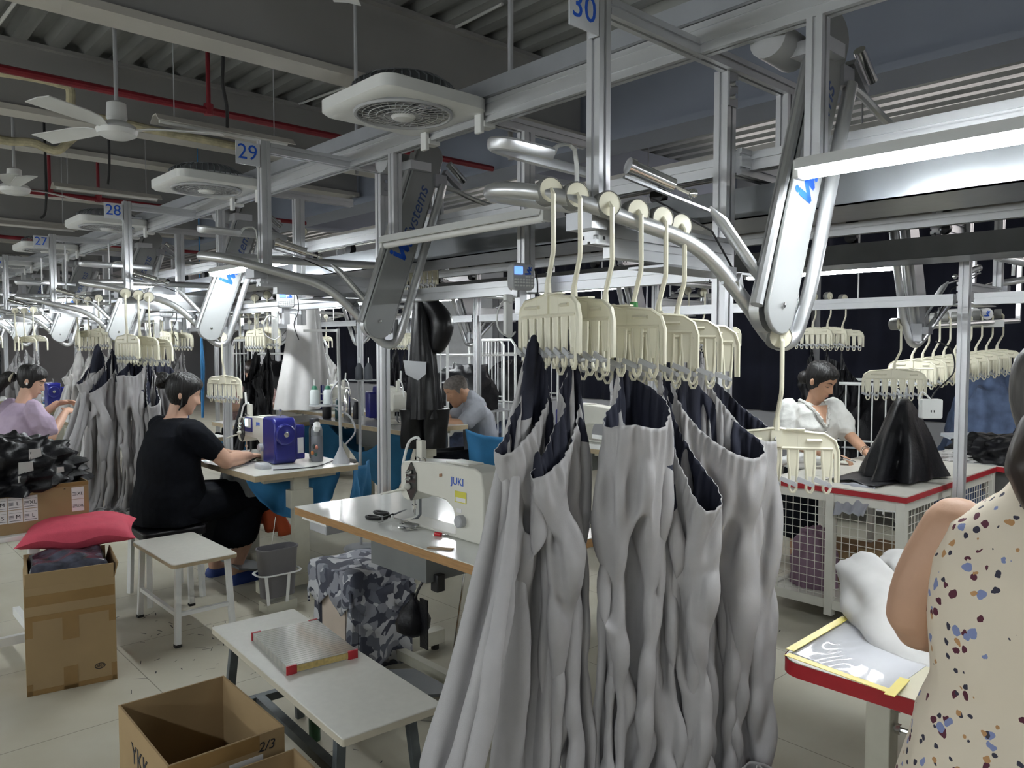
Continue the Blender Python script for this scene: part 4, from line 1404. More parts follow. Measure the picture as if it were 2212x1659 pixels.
# tall taped carton
w, d, h = 0.345, 0.36, 0.465
rz = -0.17
fx = Vector((0.83, 3.74, 0)); T0 = spin(fx, rz); c = T0 @ Vector((0.0, d / 2, 0))
tall, TT = carton('carton', 'tall taped brown carton under the pink cushion', (c.x, c.y), rz, w, d, h, (('F', 85), ('R', 75), ('L', 100), ('B', 70)), fl=0.065)
for nm, mt, f, x0, x1, z0, z1 in (('tape_strip', TAPE, 'F', -0.17, 0.17, 0.385, 0.432), ('tape_strip', TAPE, 'F', -0.17, 0.17, 0.32, 0.343), ('tape_strip', TAPE, 'F', -0.035, 0.028, 0.22, 0.32), ('tape_strip', TAPE, 'F', -0.035, 0.02, 0.0, 0.10),
                                ('tape_strip', TAPE, 'F', -0.172, -0.145, 0.25, 0.32), ('tape_strip', TAPE, 'F', 0.145, 0.172, 0.27, 0.32), ('tape_strip', TAPE, 'F', -0.172, -0.150, 0.0, 0.05), ('tape_strip', TAPE, 'F', 0.150, 0.172, 0.0, 0.08), ('tape_strip', TAPE, 'F', -0.17, 0.17, 0.0, 0.022)):
    patch(tall, TT, nm, mt, f, x0, x1, z0, z1, w, d)
m = MB().tube([TT @ Vector((0.105 + 0.020 * math.cos(2 * PI * k / 20), -d / 2 - 0.001, 0.075 + 0.012 * math.sin(2 * PI * k / 20))) for k in range(20)], 0.0016, 4, closed=True)
m.text('JBO', 0.017, TT @ face_matrix((0.105, -d / 2 - 0.0012, 0.075), (1, 0, 0), (0, 0, 1)), 0.2)
m.build('oval_stamp', INK, tall, smooth=False)


def cushion(c, sx, sy, sz, rz, name, material, label, cat, seed=3, puff=0.5, tilt=0.0, wr=0.05, group=None):
    rr = random.Random(seed)
    ph = [rr.uniform(0, 6.28) for _ in range(6)]
    T = spin(c, rz) @ Matrix.Rotation(tilt, 4, 'X')
    def surf(sgn):
        def fn(u, v):
            x, y = u * 2 - 1, v * 2 - 1
            e = max(0.0, (1 - x * x)) ** puff * max(0.0, (1 - y * y)) ** puff
            sq = 1 - 0.10 * (1 - abs(x) ** 2) * abs(y) ** 6 - 0.0
            k = 1 + wr * math.sin(5 * x + 3 * y + ph[0]) + wr * math.sin(9 * y - 4 * x + ph[1]) * 0.6
            xx = x * (1 - 0.09 * (1 - y * y)); yy = y * (1 - 0.09 * (1 - x * x))
            z = sgn * e * k * sz / 2 + 0.012 * math.sin(6 * x + ph[2]) * (1 - e)
            return T @ Vector((xx * sx / 2, yy * sy / 2, z))
        return fn
    m = MB().grid(surf(1), 22, 22)
    n = len(m.v)
    m.grid(surf(-1), 22, 22)
    m.f[len(m.f) // 2:] = [tuple(reversed(f)) for f in m.f[len(m.f) // 2:]]
    return tag(m.build(name, material, angle=180), label, cat, group)


cc = at(165, 1168, d=3.72)
cushion((cc.x + 0.02, cc.y + 0.03, 0.60), 0.50, 0.36, 0.145, -0.30, 'cushion', mat('pink_canvas', (0.62, 0.075, 0.12), 0.8, 0, 0.05, 30, bump=0.15, bscale=300), 'pink cushion lying on top of the tall carton', 'cushion', 5, 0.42, 0.06, 0.06)
cushion((c.x, c.y, 0.487), 0.325, 0.34, 0.14, rz, 'packed_clothes', mat('camouflage_in_plastic', (0.05, 0.052, 0.07), 0.2, 0, 0.9, 14, bump=0.5, bscale=25), 'plastic bag of camouflage clothes filling the tall carton', 'bag', 8, 0.12, 0.0, 0.12)

# open carton with lettering
w, d, h = 0.335, 0.475, 0.36
oc, OT = carton('carton', 'open empty carton with black hand lettering, at the lower left', (0.865, 2.365), -0.02, w, d, h)
m = MB().text('YKK', 0.085, OT @ face_matrix((-w / 2 - 0.0012, 0.015, 0.265), (0, -1, 0), (0, 0, 1)))
m.build('hand_lettering', INK, oc, smooth=False)
m = MB().text('2/3', 0.04, OT @ face_matrix((0.11, -d / 2 - 0.0012, 0.32), (1, 0, 0), (0, 0, 1)), 0.25)
m.build('size_mark', INK, oc, smooth=False)
patch(oc, OT, 'tape_strip', TAPE, 'F', -0.167, 0.09, 0.315, 0.358, w, d)
patch(oc, OT, 'paper_label', PAPER, 'F', 0.0, 0.10, 0.235, 0.30, w, d)
MB().box(OT @ Vector((0, 0.0, 0.0135)), (0.30, 0.44, 0.003), rz=-0.02).build('inner_sheet', CARDIN, oc, smooth=False)
carton('carton', 'second open carton cut off at the bottom edge, in front of the lettered carton', (0.86, 1.83), -0.05, 0.30, 0.45, 0.325)

# white stand, labelled carton and the black garments on it
t = thing('side_stand', 'white stand under the carton with size labels', 'stand', (0.78, 4.42, 0))
MB().lohi((0.32, 4.16, 0.592), (1.03, 4.72, 0.615)).build('stand_top', WHITEP, t, bevel=0.003)
for x, y in ((0.78, 4.20), (0.98, 4.66), (0.36, 4.20), (0.36, 4.66)):
    MB().lohi((x - 0.022, y - 0.022, 0), (x + 0.022, y + 0.022, 0.592)).build('leg', WHITEP, t, bevel=0.003)
MB().lohi((0.36, 4.185, 0.10), (0.78, 4.215, 0.14)).build('rail', WHITEP, t)
MB().lohi((0.765, 4.22, 0.10), (0.795, 4.66, 0.14)).build('rail', WHITEP, t)
w, d, h = 0.56, 0.42, 0.215
lc, LT = carton('carton', 'brown carton with white size labels S to XXL, on the white stand', (0.745, 4.42, 0.615), 0.0, w, d, h)
for i, row in enumerate((('S', 'M', 'L', 'XL'), ('XXL', 'S', 'M', 'L'))):
    for j, sz in enumerate(row):
        x = -0.155 + j * 0.062; z = 0.145 - i * 0.062
        p = patch(lc, LT, 'size_label', PAPER, 'F', x - 0.0295, x + 0.0295, z - 0.030, z + 0.029, w, d)
        f = MB()
        f.text(sz, 0.026 if len(sz) < 3 else 0.017, LT @ face_matrix((x + 0.011, -d / 2 - 0.0016, z - 0.004), (1, 0, 0), (0, 0, 1)))
        for q in range(3):
            f.box(LT @ Vector((x - 0.016, -d / 2 - 0.0014, z - 0.009 + q * 0.006)), (0.02, 0.0006, 0.0022))
        f.box(LT @ Vector((x, -d / 2 - 0.0014, z + 0.016)), (0.05, 0.0006, 0.001)).box(LT @ Vector((x, -d / 2 - 0.0014, z - 0.021)), (0.05, 0.0006, 0.002))
        f.build('print', INK, p, smooth=False)
for j, sz in enumerate(('XL', 'XXL')):
    z = 0.160 - j * 0.06; x = 0.232
    p = patch(lc, LT, 'size_label', PAPER, 'F', x - 0.027, x + 0.027, z - 0.029, z + 0.029, w, d)
    f = MB().text(sz, 0.022 - 0.005 * j, LT @ face_matrix((x + 0.010, -d / 2 - 0.0016, z - 0.004), (1, 0, 0), (0, 0, 1)))
    for q in range(3): f.box(LT @ Vector((x - 0.014, -d / 2 - 0.0014, z - 0.009 + q * 0.006)), (0.018, 0.0006, 0.0022))
    f.build('print', INK, p, smooth=False)
patch(lc, LT, 'tape_strip', TAPE, 'F', -0.28, 0.28, 0.196, 0.214, w, d)


def heap(c, rx, ry, hz, seed, name, material, label, cat, folds=7, rough=0.22, group=None, nu=84, nv=26):
    """a heap of crumpled cloth: many sharp ridged lobes"""
    rr = np.random.RandomState(seed)
    dirs = rr.normal(size=(26, 3)); ph = rr.uniform(0, 6.28, 26); fr = rr.uniform(3, folds + 6, 26)
    dirs /= np.linalg.norm(dirs, axis=1)[:, None]
    rings = []
    for i in range(nv + 1):
        t = i / nv
        ring = []
        for k in range(nu):
            a = 2 * PI * k / nu
            q = math.cos(t * PI / 2) ** 0.6 if t < 1 else 0.01
            p = np.array([math.cos(a) * q, math.sin(a) * q, math.sin(t * PI / 2)])
            s = sum((1 - abs(math.sin(f * (p @ dd) + o))) ** 1.4 * (0.8 if j < 8 else 0.5) / 10 for j, (f, dd, o) in enumerate(zip(fr, dirs, ph)))
            s = 1 - rough * 1.5 + rough * 3.0 * s
            ring.append((c[0] + p[0] * rx * s, c[1] + p[1] * ry * s, c[2] + max(0.0, p[2] * hz * (0.6 + 0.5 * s)) ))
        rings.append(ring)
    m = MB().loft(rings)
    return tag(m.build(name, material, angle=70), label, cat, group)


heap((0.70, 4.43, 0.80), 0.35, 0.28, 0.235, 4, 'black_garments', BLACKCLOTH, 'heap of crumpled black garments on the carton with size labels', 'clothes', 9, 0.30)
for (px, py), s_ in (((55, 1010), 0.035), ((75, 980), 0.03), ((48, 1035), 0.02), ((130, 1015), 0.018)):
    p = at(px, py, Y=4.17)
    tag(MB().prism([(-s_, -s_ * .6), (s_ * .8, -s_ * .8), (s_, s_ * .5), (-s_ * .6, s_)], 0.003, face_matrix(p, (1, 0.1, 0.3), (0.2, -0.2, 1))).build('cloth_tab', PALECLOTH), {55: 'large pale grey tab on the black heap', 75: 'pale grey tab at the middle of the black heap', 48: 'small white tab low on the black heap', 130: 'tiny grey tab at the right of the black heap'}[px], 'cloth tab')


# ------------------------------------------------------------------ sewing tables and machines
def sewing_table(label, x0, x1, y0, y1, h=0.75, edge=EDGEWOOD, legs=True, group='sewing tables'):
    cx, cy = (x0 + x1) / 2, (y0 + y1) / 2
    t = thing('sewing_table', label, 'table', (cx, cy, 0), group)
    MB().lohi((x0, y0, h - 0.004), (x1, y1, h)).build('table_top', GLOSSTOP, t, smooth=False)
    MB().lohi((x0 - 0.001, y0 - 0.001, h - 0.036), (x1 + 0.001, y1 + 0.001, h - 0.003)).build('table_edge', edge, t, smooth=False)
    for y in (y0 + 0.12, y1 - 0.28):
        m = MB().lohi((cx - 0.05, y - 0.025, 0.10), (cx + 0.05, y + 0.025, h - 0.036))
        m.build('leg', CREAMSTEEL, t, bevel=0.003)
        MB().lohi((cx - 0.075, y - 0.035, h - 0.24), (cx + 0.075, y + 0.035, h - 0.13)).build('leg_collar', CREAMSTEEL, t, bevel=0.003)
        MB().lohi((x0 + 0.06, y - 0.03, 0.03), (x1 - 0.06, y + 0.03, 0.10)).build('foot_beam', CREAMSTEEL, t, bevel=0.003)
        MB().lohi((x0 + 0.1, y - 0.02, h - 0.07), (x1 - 0.1, y + 0.02, h - 0.036)).build('top_beam', CREAMSTEEL, t)
        for x in (x0 + 0.10, x1 - 0.10):
            MB().cyl((x, y, 0), (x, y, 0.03), 0.02, 10).build('foot_pad', BLACKRUB, t)
    MB().lohi((cx - 0.02, y0 + 0.12, 0.04), (cx + 0.02, y1 - 0.28, 0.085)).build('low_rail', CREAMSTEEL, t)
    pd = MB().box((x0 + 0.16, cy - 0.05, 0.10), (0.24, 0.32, 0.012), M=Matrix.Rotation(0.25, 4, 'Y'))
    pd.build('foot_pedal', DARKSTEEL, t)
    MB().cyl((x0 + 0.26, cy - 0.16, 0.09), (x0 + 0.34, cy - 0.2, h - 0.05), 0.005, 6).build('pedal_rod', CHROME, t)
    MB().lohi((x0 + 0.12, cy - 0.2, h - 0.19), (x1 - 0.14, cy + 0.2, h - 0.036)).build('oil_pan', mat('grey_oil_pan', (0.16, 0.17, 0.17), 0.5), t)
    return t


def machine(label, x, y, z, model):
    """lockstitch head: needle at (x, y), hand wheel towards -y"""
    t = thing('sewing_machine', label, 'sewing machine', (x, y - 0.2, z), 'sewing machines on the tables')
    prof = [(0.075, 0.012), (0.075, 0.0), (-0.47, 0.0), (-0.47, 0.20), (-0.455, 0.27), (-0.42, 0.285), (-0.20, 0.285), (0.0, 0.268), (0.05, 0.262), (0.068, 0.24), (0.07, 0.125), (0.05, 0.105), (0.012, 0.10), (-0.02, 0.118), (-0.045, 0.148), (-0.24, 0.140), (-0.285, 0.115), (-0.30, 0.07), (-0.30, 0.012)]
    if model == 'blue': prof = [(a * 0.95, b * 1.0) for a, b in prof]
    M = Matrix(((0, 0, 1, x), (1, 0, 0, y), (0, 1, 0, z), (0, 0, 0, 1)))
    body = MB().prism(prof, 0.115, M).build('machine_body', JUKIWHITE, t, bevel=0.016)
    nb = MB().cyl((x - 0.012, y + 0.035, z + 0.03), (x - 0.012, y + 0.035, z + 0.12), 0.005, 8).cyl((x - 0.012, y + 0.035, z + 0.058), (x - 0.012, y + 0.035, z + 0.074), 0.011, 10)
    nb.cyl((x - 0.014, y + 0.03, z + 0.004), (x - 0.014, y + 0.03, z + 0.04), 0.0012, 5).cyl((x - 0.010, y + 0.04, z + 0.004), (x - 0.010, y + 0.04, z + 0.04), 0.0012, 5)
    nb.build('needle_bar', CHROME, t)
    MB().tube([(x + 0.015, y + 0.03, z + 0.12), (x + 0.015, y + 0.03, z + 0.03), (x, y + 0.035, z + 0.012), (x - 0.03, y + 0.04, z + 0.008)], [0.006, 0.006, 0.007, 0.004], 7).build('presser_foot', DARKSTEEL, t)
    MB().lohi((x - 0.075, y - 0.06, z), (x + 0.07, y + 0.085, z + 0.006)).build('needle_plate', CHROME, t, bevel=0.002)
    tp = MB().prism([(0, 0.075), (0.034, 0.03), (0.034, -0.04), (0, -0.085), (-0.034, -0.04), (-0.034, 0.03)], 0.008, face_matrix((x - 0.0615, y - 0.015, z + 0.19), (0, -1, 0), (0, 0, 1)))
    tp.build('tension_plate', mat('dark_chrome', (0.12, 0.12, 0.12), 0.25, 0.8), t)
    for (yy, zz, r) in ((-0.02, 0.225, 0.010), (-0.015, 0.20, 0.010), (-0.005, 0.165, 0.014)):
        MB().lathe([(0.004, 0), (r, 0.004), (r, 0.012), (r * 0.5, 0.026), (0.002, 0.03)], (x - 0.065, y + yy, z + zz), (-1, 0, 0), 14).build('tension_dial', JUKIWHITE if r > 0.011 else CHROME, t)
    MB().tube([(x - 0.06, y + 0.03, z + 0.15), (x - 0.09, y + 0.075, z + 0.135), (x - 0.10, y + 0.15, z + 0.115)], [0.009, 0.009, 0.008], 8, flat=0.6).build('lifting_lever', JUKIWHITE, t)
    MB().tube(spline([(x, y + 0.01, z + 0.345), (x, y + 0.03, z + 0.36), (x - 0.01, y + 0.075, z + 0.335), (x - 0.015, y + 0.105, z + 0.26), (x - 0.02, y + 0.108, z + 0.225)], 5), 0.006, 8).build('thread_guard_tube', WHITEP, t)
    MB().lohi((x - 0.012, y - 0.02, z + 0.265), (x + 0.012, y + 0.02, z + 0.35)).build('thread_guide', JUKIWHITE, t, bevel=0.003)
    for yy in (-0.06, -0.10):
        MB().tube([(x - 0.05, y + yy, z + 0.262), (x - 0.05, y + yy, z + 0.285), (x - 0.055, y + yy + 0.012, z + 0.29)], 0.003, 6).build('thread_hook', CHROME, t)
    MB().lohi((x - 0.04, y - 0.36, z + 0.284), (x + 0.04, y - 0.22, z + 0.292)).build('top_lid', JUKIWHITE, t, bevel=0.003)
    FM = lambda yy, zz: face_matrix((x - 0.0585, y + yy, z + zz), (0, -1, 0), (0, 0, 1))
    if model == 'white':
        MB().text('JUKI', 0.042, FM(-0.315, 0.222)).build('maker_lettering', BLUE, body, smooth=False)
        lb = MB().prism(rounded(0.07, 0.044, 0.002, 2), 0.001, FM(-0.335, 0.165)).build('warning_label', mat('yellow_label', (0.65, 0.60, 0.08), 0.5), body)
        MB().prism([(-0.03, -0.018), (0.03, -0.018), (0.03, -0.002), (-0.03, -0.002)], 0.0016, FM(-0.335, 0.165)).build('label_text', PAPER, lb)
        MB().prism([(-0.009, -0.008), (0.009, -0.004), (0.009, 0.008), (-0.009, 0.004)], 0.0016, FM(-0.21, 0.235)).build('badge', mat('bronze_badge', (0.35, 0.2, 0.12), 0.4, 0.4), body)
        MB().prism(rounded(0.03, 0.016, 0.002, 2), 0.001, FM(-0.325, 0.112)).build('small_sticker', PAPER, body)
        MB().lathe([(0.024, 0), (0.024, 0.022), (0.019, 0.027), (0.007, 0.028)], (x - 0.0575, y - 0.345, z + 0.075), (-1, 0, 0.0), 24).build('stitch_dial', GREYP, t)
    else:
        MB().text('JUKI', 0.030, FM(-0.25, 0.238)).build('maker_lettering', BLUE, body, smooth=False)
        pn = MB().prism(rounded(0.105, 0.095, 0.006, 3), 0.012, FM(-0.115, 0.225)).build('control_panel', DEEPBLUE, t)
        MB().prism(rounded(0.088, 0.06, 0.004, 3), 0.004, face_matrix((x - 0.0652, y - 0.115, z + 0.237), (0, -1, 0), (0, 0, 1))).build('panel_plate', JUKIWHITE, pn)
        MB().prism(rounded(0.044, 0.048, 0.002, 2), 0.004, face_matrix((x - 0.067, y - 0.097, z + 0.238), (0, -1, 0), (0, 0, 1))).build('screen', SCREEN2, pn)
        q = [(-0.335, 0.0), (-0.49, 0.0), (-0.51, 0.02), (-0.515, 0.25), (-0.49, 0.29), (-0.36, 0.295), (-0.335, 0.285)]
        MB().prism(q, 0.15, M @ Matrix.Translation((0, 0, 0.005))).build('motor_cover', DEEPBLUE, t, bevel=0.014)
        MB().lohi((x + 0.07, y - 0.50, z + 0.02), (x + 0.145, y - 0.36, z + 0.24)).build('control_box', DEEPBLUE, t, bevel=0.012)
        MB().lathe([(0.062, 0), (0.068, 0.006), (0.066, 0.022), (0.058, 0.028), (0.03, 0.024), (0.017, 0.03)], (x - 0.005, y - 0.512, z + 0.19), (0, -1, 0), 32).build('hand_wheel', DEEPBLUE, t)
        MB().lathe([(0.017, 0), (0.017, 0.004), (0.007, 0.006)], (x - 0.005, y - 0.541, z + 0.19), (0, -1, 0), 18).build('wheel_cap', CHROME, t)
        MB().lohi((x + 0.09, y - 0.5025, z + 0.06), (x + 0.13, y - 0.5005, z + 0.16)).build('rating_label', PAPER, t, smooth=False)
        MB().lathe([(0.026, 0), (0.026, 0.03), (0.019, 0.036)], (x - 0.058, y - 0.33, z + 0.095), (-1, 0, 0.0), 20).build('stitch_dial', GREYP, t)
        MB().lathe([(0.003, 0), (0.003, 0.04), (0.009, 0.045), (0.008, 0.055)], (x + 0.01, y - 0.43, z + 0.29), seg=10).build('bobbin_winder', CHROME, t)
        MB().tube([(x - 0.02, y + 0.01, z + 0.35), (x - 0.02, y + 0.02, z + 0.43)], 0.008, 8).build('led_arm', WHITEP, t)
    return t


t29 = sewing_table('glossy white sewing table with wood edge, beside the nearest hanging trousers', 1.665, 2.36, 1.98, 3.30)
machine('cream sewing machine beside the nearest trousers, with blue lettering on its arm', 1.905, 2.635, 0.75, 'white')
t28 = sewing_table('sewing table before the woman in black', 1.885, 2.56, 4.22, 5.33, edge=EDGETAN)
mb28 = machine('blue and white sewing machine at the table of the woman in black', 2.22, 5.03, 0.75, 'blue')
# ------------------------------------------------------------------ things on and around the tables
def cloth_sag(p0, p1, p2, p3, sag, name, material, label, cat, seed=1, group=None, nu=22, nv=14, wave=0.02, thick=0.004):
    """cloth hung by its four corners, sagging in the middle with soft folds"""
    P0, P1, P2, P3 = map(Vector, (p0, p1, p2, p3))
    rr = random.Random(seed); a, b, c = rr.uniform(0, 6), rr.uniform(0, 6), rr.uniform(2, 4)
    def fn(u, v):
        p = (P0.lerp(P1, u)).lerp(P3.lerp(P2, u), v)
        s = 4 * u * (1 - u)
        p = p + Vector((0, 0, -sag * s * (0.35 + 0.65 * v)))
        w = wave * math.sin(PI * 2 * c * u + 2 * v + a) * (0.3 + v) + wave * 0.6 * math.sin(9 * u - 5 * v + b)
        n = (P1 - P0).cross(P3 - P0).normalized()
        return tuple(p + n * w)
    return tag(MB().grid(fn, nu, nv).build(name, material, solid=thick, angle=180), label, cat, group)


# stool wrapped in camouflage cloth under the near table
t = thing('covered_stool', 'stool wrapped in grey camouflage cloth under the near sewing table', 'stool', (1.90, 3.13, 0))
SM = spin((1.93, 3.16, 0), 0.0)
def cover(u, v):
    x, y = (u - 0.5) * 2, (v - 0.5) * 2
    d = max(0, max(abs(x), abs(y)) - 0.62)
    xx = max(-0.62, min(0.62, x)) + (0.03 * d if x > 0 else -0.03 * d) * (abs(x) > 0.62)
    yy = max(-0.62, min(0.62, y)) + (0.03 * d if y > 0 else -0.03 * d) * (abs(y) > 0.62)
    z = 0.47 + 0.012 * math.sin(8 * x + 2) * math.cos(7 * y) * (d == 0) - d * (0.42 + 0.10 * math.sin(9 * (x + y) + 1)) - 0.0
    return (1.93 + xx * 0.27 + 0.008 * math.sin(18 * y) * (d > 0), 3.16 + yy * 0.30 + 0.008 * math.sin(16 * x) * (d > 0), z)
MB().grid(cover, 26, 26).build('seat_cover', CAMO, t, solid=0.006, angle=180)
MB().lohi((1.79, 3.0, 0.43), (2.07, 3.32, 0.455)).build('seat_board', EDGETAN, t)
for x, y in ((1.80, 3.01), (2.06, 3.01), (1.80, 3.31), (2.06, 3.31)):
    MB().tube(spline([(x, y, 0.43), (x + 0.004, y, 0.3), (x - 0.004, y, 0.15), (x, y, 0.0)], 3), 0.036, 8).build('wrapped_leg', CAMO, t)
MB().lohi((1.782, 3.06, 0.03), (1.79, 3.27, 0.42)).build('side_board', mat('pinkish_board', (0.55, 0.47, 0.40), 0.6), t)
def drop(u, v): return (1.80 + 0.27 * u, 2.965 + 0.014 * math.sin(9 * u + 3 * v) - 0.01 * v, 0.40 - 0.38 * v)
MB().grid(drop, 14, 10).build('hanging_cloth', CAMO, t, solid=0.004, angle=180)
# black pouch tied below the table and tray
po = thing('pouch', 'black cloth pouch tied by a strap below the near sewing table', 'pouch', at(905, 1330, X=1.80))
p = at(900, 1330, X=1.80)
m = MB()
rings = []
for zz, rx, ry in ((0.085, 0.012, 0.012), (0.06, 0.016, 0.016), (0.03, 0.05, 0.045), (-0.02, 0.075, 0.06), (-0.06, 0.068, 0.055), (-0.085, 0.03, 0.03)):
    rings.append([(p.x + rx * math.cos(2 * PI * k / 18) * (1 + 0.10 * math.sin(5 * 2 * PI * k / 18)), p.y + 0.02 + ry * math.sin(2 * PI * k / 18), p.z + zz) for k in range(18)])
m.loft(rings); m.build('pouch_body', BLACKCLOTH, po, angle=180)
MB().tube(spline([(p.x, p.y + 0.01, p.z + 0.07), (p.x - 0.01, p.y - 0.03, p.z + 0.12), (p.x + 0.02, p.y - 0.05, p.z + 0.19), (p.x + 0.05, p.y - 0.06, 0.715)], 5), 0.006, 6).build('strap', BLACK, po)
MB().box((p.x, p.y - 0.05, p.z - 0.02), (0.006, 0.05, 0.20)).build('strap_end', BLACKCLOTH, po)
MB().box((p.x + 0.04, p.y - 0.09, p.z + 0.15), (0.04, 0.045, 0.07)).build('clamp', BLACK, po, bevel=0.004)
tr = thing('drawer_tray', 'small white tray fixed under the far left corner of the near sewing table', 'tray', (1.72, 3.12, 0.66))
MB().lohi((1.675, 3.03, 0.70), (1.82, 3.25, 0.714)).build('tray_rail', WHITEP, tr)
MB().lohi((1.685, 3.05, 0.655), (1.81, 3.20, 0.70)).build('tray_box', GREYP, tr, bevel=0.006)

ZT = 0.75
# scissors with black handles
sc = thing('scissors', 'scissors with black handles lying on the near sewing table', 'scissors', at(850, 1118, Z=ZT))
a_, b_ = at(815, 1113, Z=ZT + 0.012), at(925, 1135, Z=ZT + 0.008)
dv = (b_ - a_).normalized(); sv = Vector((-dv.y, dv.x, 0))
for s in (-1, 1):
    cc = a_ + sv * 0.024 * s
    MB().tube([cc + dv * 0.038 * math.cos(2 * PI * k / 16) + sv * 0.018 * math.sin(2 * PI * k / 16) + Vector((0, 0, 0.006 * s)) for k in range(16)], 0.007, 6, closed=True).build('finger_ring', BLACK, sc)
    m = MB(); q0 = a_ + dv * 0.03 + sv * 0.012 * s; q1 = a_ + dv * 0.09; q2 = b_ - sv * 0.012 * s
    m.tube([q0, q1, q2], [0.006, 0.008, 0.002], 6, flat=0.5); m.build('blade', CHROME, sc)
MB().cyl(a_ + dv * 0.09 + Vector((0, 0, -0.004)), a_ + dv * 0.09 + Vector((0, 0, 0.012)), 0.007, 8).build('pivot', CHROME, sc)
sn = thing('thread_snips', 'steel thread snips with a curved grip beside the scissors', 'snips', at(850, 1135, Z=ZT))
q = [at(x, y, Z=ZT + h) for x, y, h in ((822, 1130, 0.004), (835, 1126, 0.04), (848, 1122, 0.048), (862, 1128, 0.035), (885, 1132, 0.014), (905, 1135, 0.008))]
MB().tube(spline(q, 4), 0.013, 8, flat=0.3).build('spring_grip', CHROME, sn)
q = [at(x, y, Z=ZT + 0.005) for x, y in ((865, 1138), (885, 1143), (915, 1142))]
MB().tube(q, [0.012, 0.012, 0.002], 6, flat=0.3).build('snip_blade', CHROME, sn)
kn = thing('knife', 'small knife with pointed blade behind the scissors', 'knife', at(865, 1110, Z=ZT))
MB().tube([at(850, 1112, Z=ZT + 0.02), at(868, 1104, Z=ZT + 0.025), at(880, 1100, Z=ZT + 0.026)], [0.008, 0.008, 0.001], 6, flat=0.3).build('blade', DARKSTEEL, kn)
MB().tube([at(828, 1120, Z=ZT + 0.01), at(850, 1112, Z=ZT + 0.02)], 0.008, 6).build('grip', BLACK, kn)
cl = thing('needle_driver', 'tiny screwdriver with a red handle on the near sewing table', 'screwdriver', at(945, 1154, Z=ZT))
MB().cyl(at(940, 1153, Z=ZT + 0.007), at(953, 1155, Z=ZT + 0.007), 0.0085, 10).build('handle', mat('red_plastic', (0.5, 0.01, 0.02), 0.35), cl)
MB().cyl(at(953, 1155, Z=ZT + 0.006), at(992, 1156, Z=ZT + 0.004), 0.002, 6).build('shaft', CHROME, cl)
tag(MB().prism([(-0.05, -0.010), (0.045, -0.012), (0.05, 0.006), (-0.045, 0.008)], 0.004, face_matrix(at(952, 1184, Z=ZT + 0.003), (0.5, -0.8, 0), (0.8, 0.5, 0))).build('wood_chip', mat('tan_wood', (0.33, 0.22, 0.12), 0.6)), 'small flat tan wood strip near the table edge', 'wood strip')
tag(MB().lohi((1.87, 2.45, ZT), (1.95, 2.60, ZT + 0.0015)).build('plate_film', mat('grey_film', (0.35, 0.36, 0.36), 0.15)), 'thin grey film sheet by the needle of the cream machine', 'film')

# ---- on the table of the woman in black
b1 = thing('thermos_bottle', 'tall black thermos bottle behind the blue sewing machine', 'bottle', (2.50, 4.66, ZT))
MB().lathe([(0.036, 0), (0.038, 0.01), (0.038, 0.19), (0.03, 0.215), (0.03, 0.225)], (2.50, 4.66, ZT), seg=20).build('bottle_body', BLACK, b1)
MB().lathe([(0.034, 0.225), (0.035, 0.23), (0.035, 0.26), (0.03, 0.265)], (2.50, 4.66, ZT), seg=20).build('lid', mat('dark_metal_lid', (0.1, 0.1, 0.11), 0.3, 0.7), b1)
b2 = thing('water_bottle', 'smoky clear water bottle with pale spout lid on the table of the woman in black', 'bottle', (2.43, 4.50, ZT))
MB().lathe([(0.036, 0), (0.039, 0.008), (0.039, 0.16), (0.036, 0.17)], (2.43, 4.50, ZT), seg=22).build('bottle_body', mat('smoky_plastic', (0.20, 0.21, 0.23), 0.15, 0, 0.05, alpha=0.82), b2)
MB().lathe([(0.030, 0.004), (0.030, 0.05)], (2.43, 4.50, ZT), seg=16).build('water', mat('water_in_bottle', (0.45, 0.47, 0.48), 0.1), b2)
MB().lathe([(0.037, 0.168), (0.037, 0.20), (0.030, 0.225), (0.018, 0.235)], (2.43, 4.50, ZT), seg=20).build('lid', mat('grey_lid', (0.14, 0.15, 0.16), 0.4), b2)
MB().tube([(2.42, 4.485, ZT + 0.20), (2.418, 4.475, ZT + 0.225), (2.425, 4.49, ZT + 0.245)], 0.022, 10).build('spout_cover', WHITEP, b2)
for (dx, dz, s_, c_) in ((-0.012, 0.10, 0.016, (0.01, 0.03, 0.03)), (0.014, 0.095, 0.014, (0.45, 0.17, 0.12)), (-0.026, 0.06, 0.014, (0.42, 0.16, 0.04)), (0.004, 0.05, 0.012, (0.01, 0.06, 0.05))):
    MB().ball((2.43 - 0.031 + dx * 0.5, 4.50 - 0.033 - dx * 0.5, ZT + dz), (0.010, 0.010, s_), 10, 6).build('printed_motif', mat('motif_%d' % int(dz * 1000), c_, 0.5), b2)
mo = thing('presser_sensor', 'light grey hand sized box with a cable in front of the blue machine', 'box', at(568, 1010, Z=ZT))
p = at(568, 1012, Z=ZT)
MB().loft([[(p.x + x * k, p.y + y * k, ZT + zz) for x, y in rounded(0.07, 0.11, 0.02)] for k, zz in ((1, 0), (1.02, 0.012), (0.95, 0.03), (0.7, 0.036))]).build('sensor_body', GREYP, mo, angle=60)
MB().tube(spline([at(590, 1015, Z=ZT + 0.006), at(640, 1012, Z=ZT + 0.006), at(690, 1006, Z=ZT + 0.006), at(733, 988, Z=ZT + 0.006)], 6), 0.004, 6).build('cable', BLACK, mo)
ck = MB()
rr = random.Random(9)
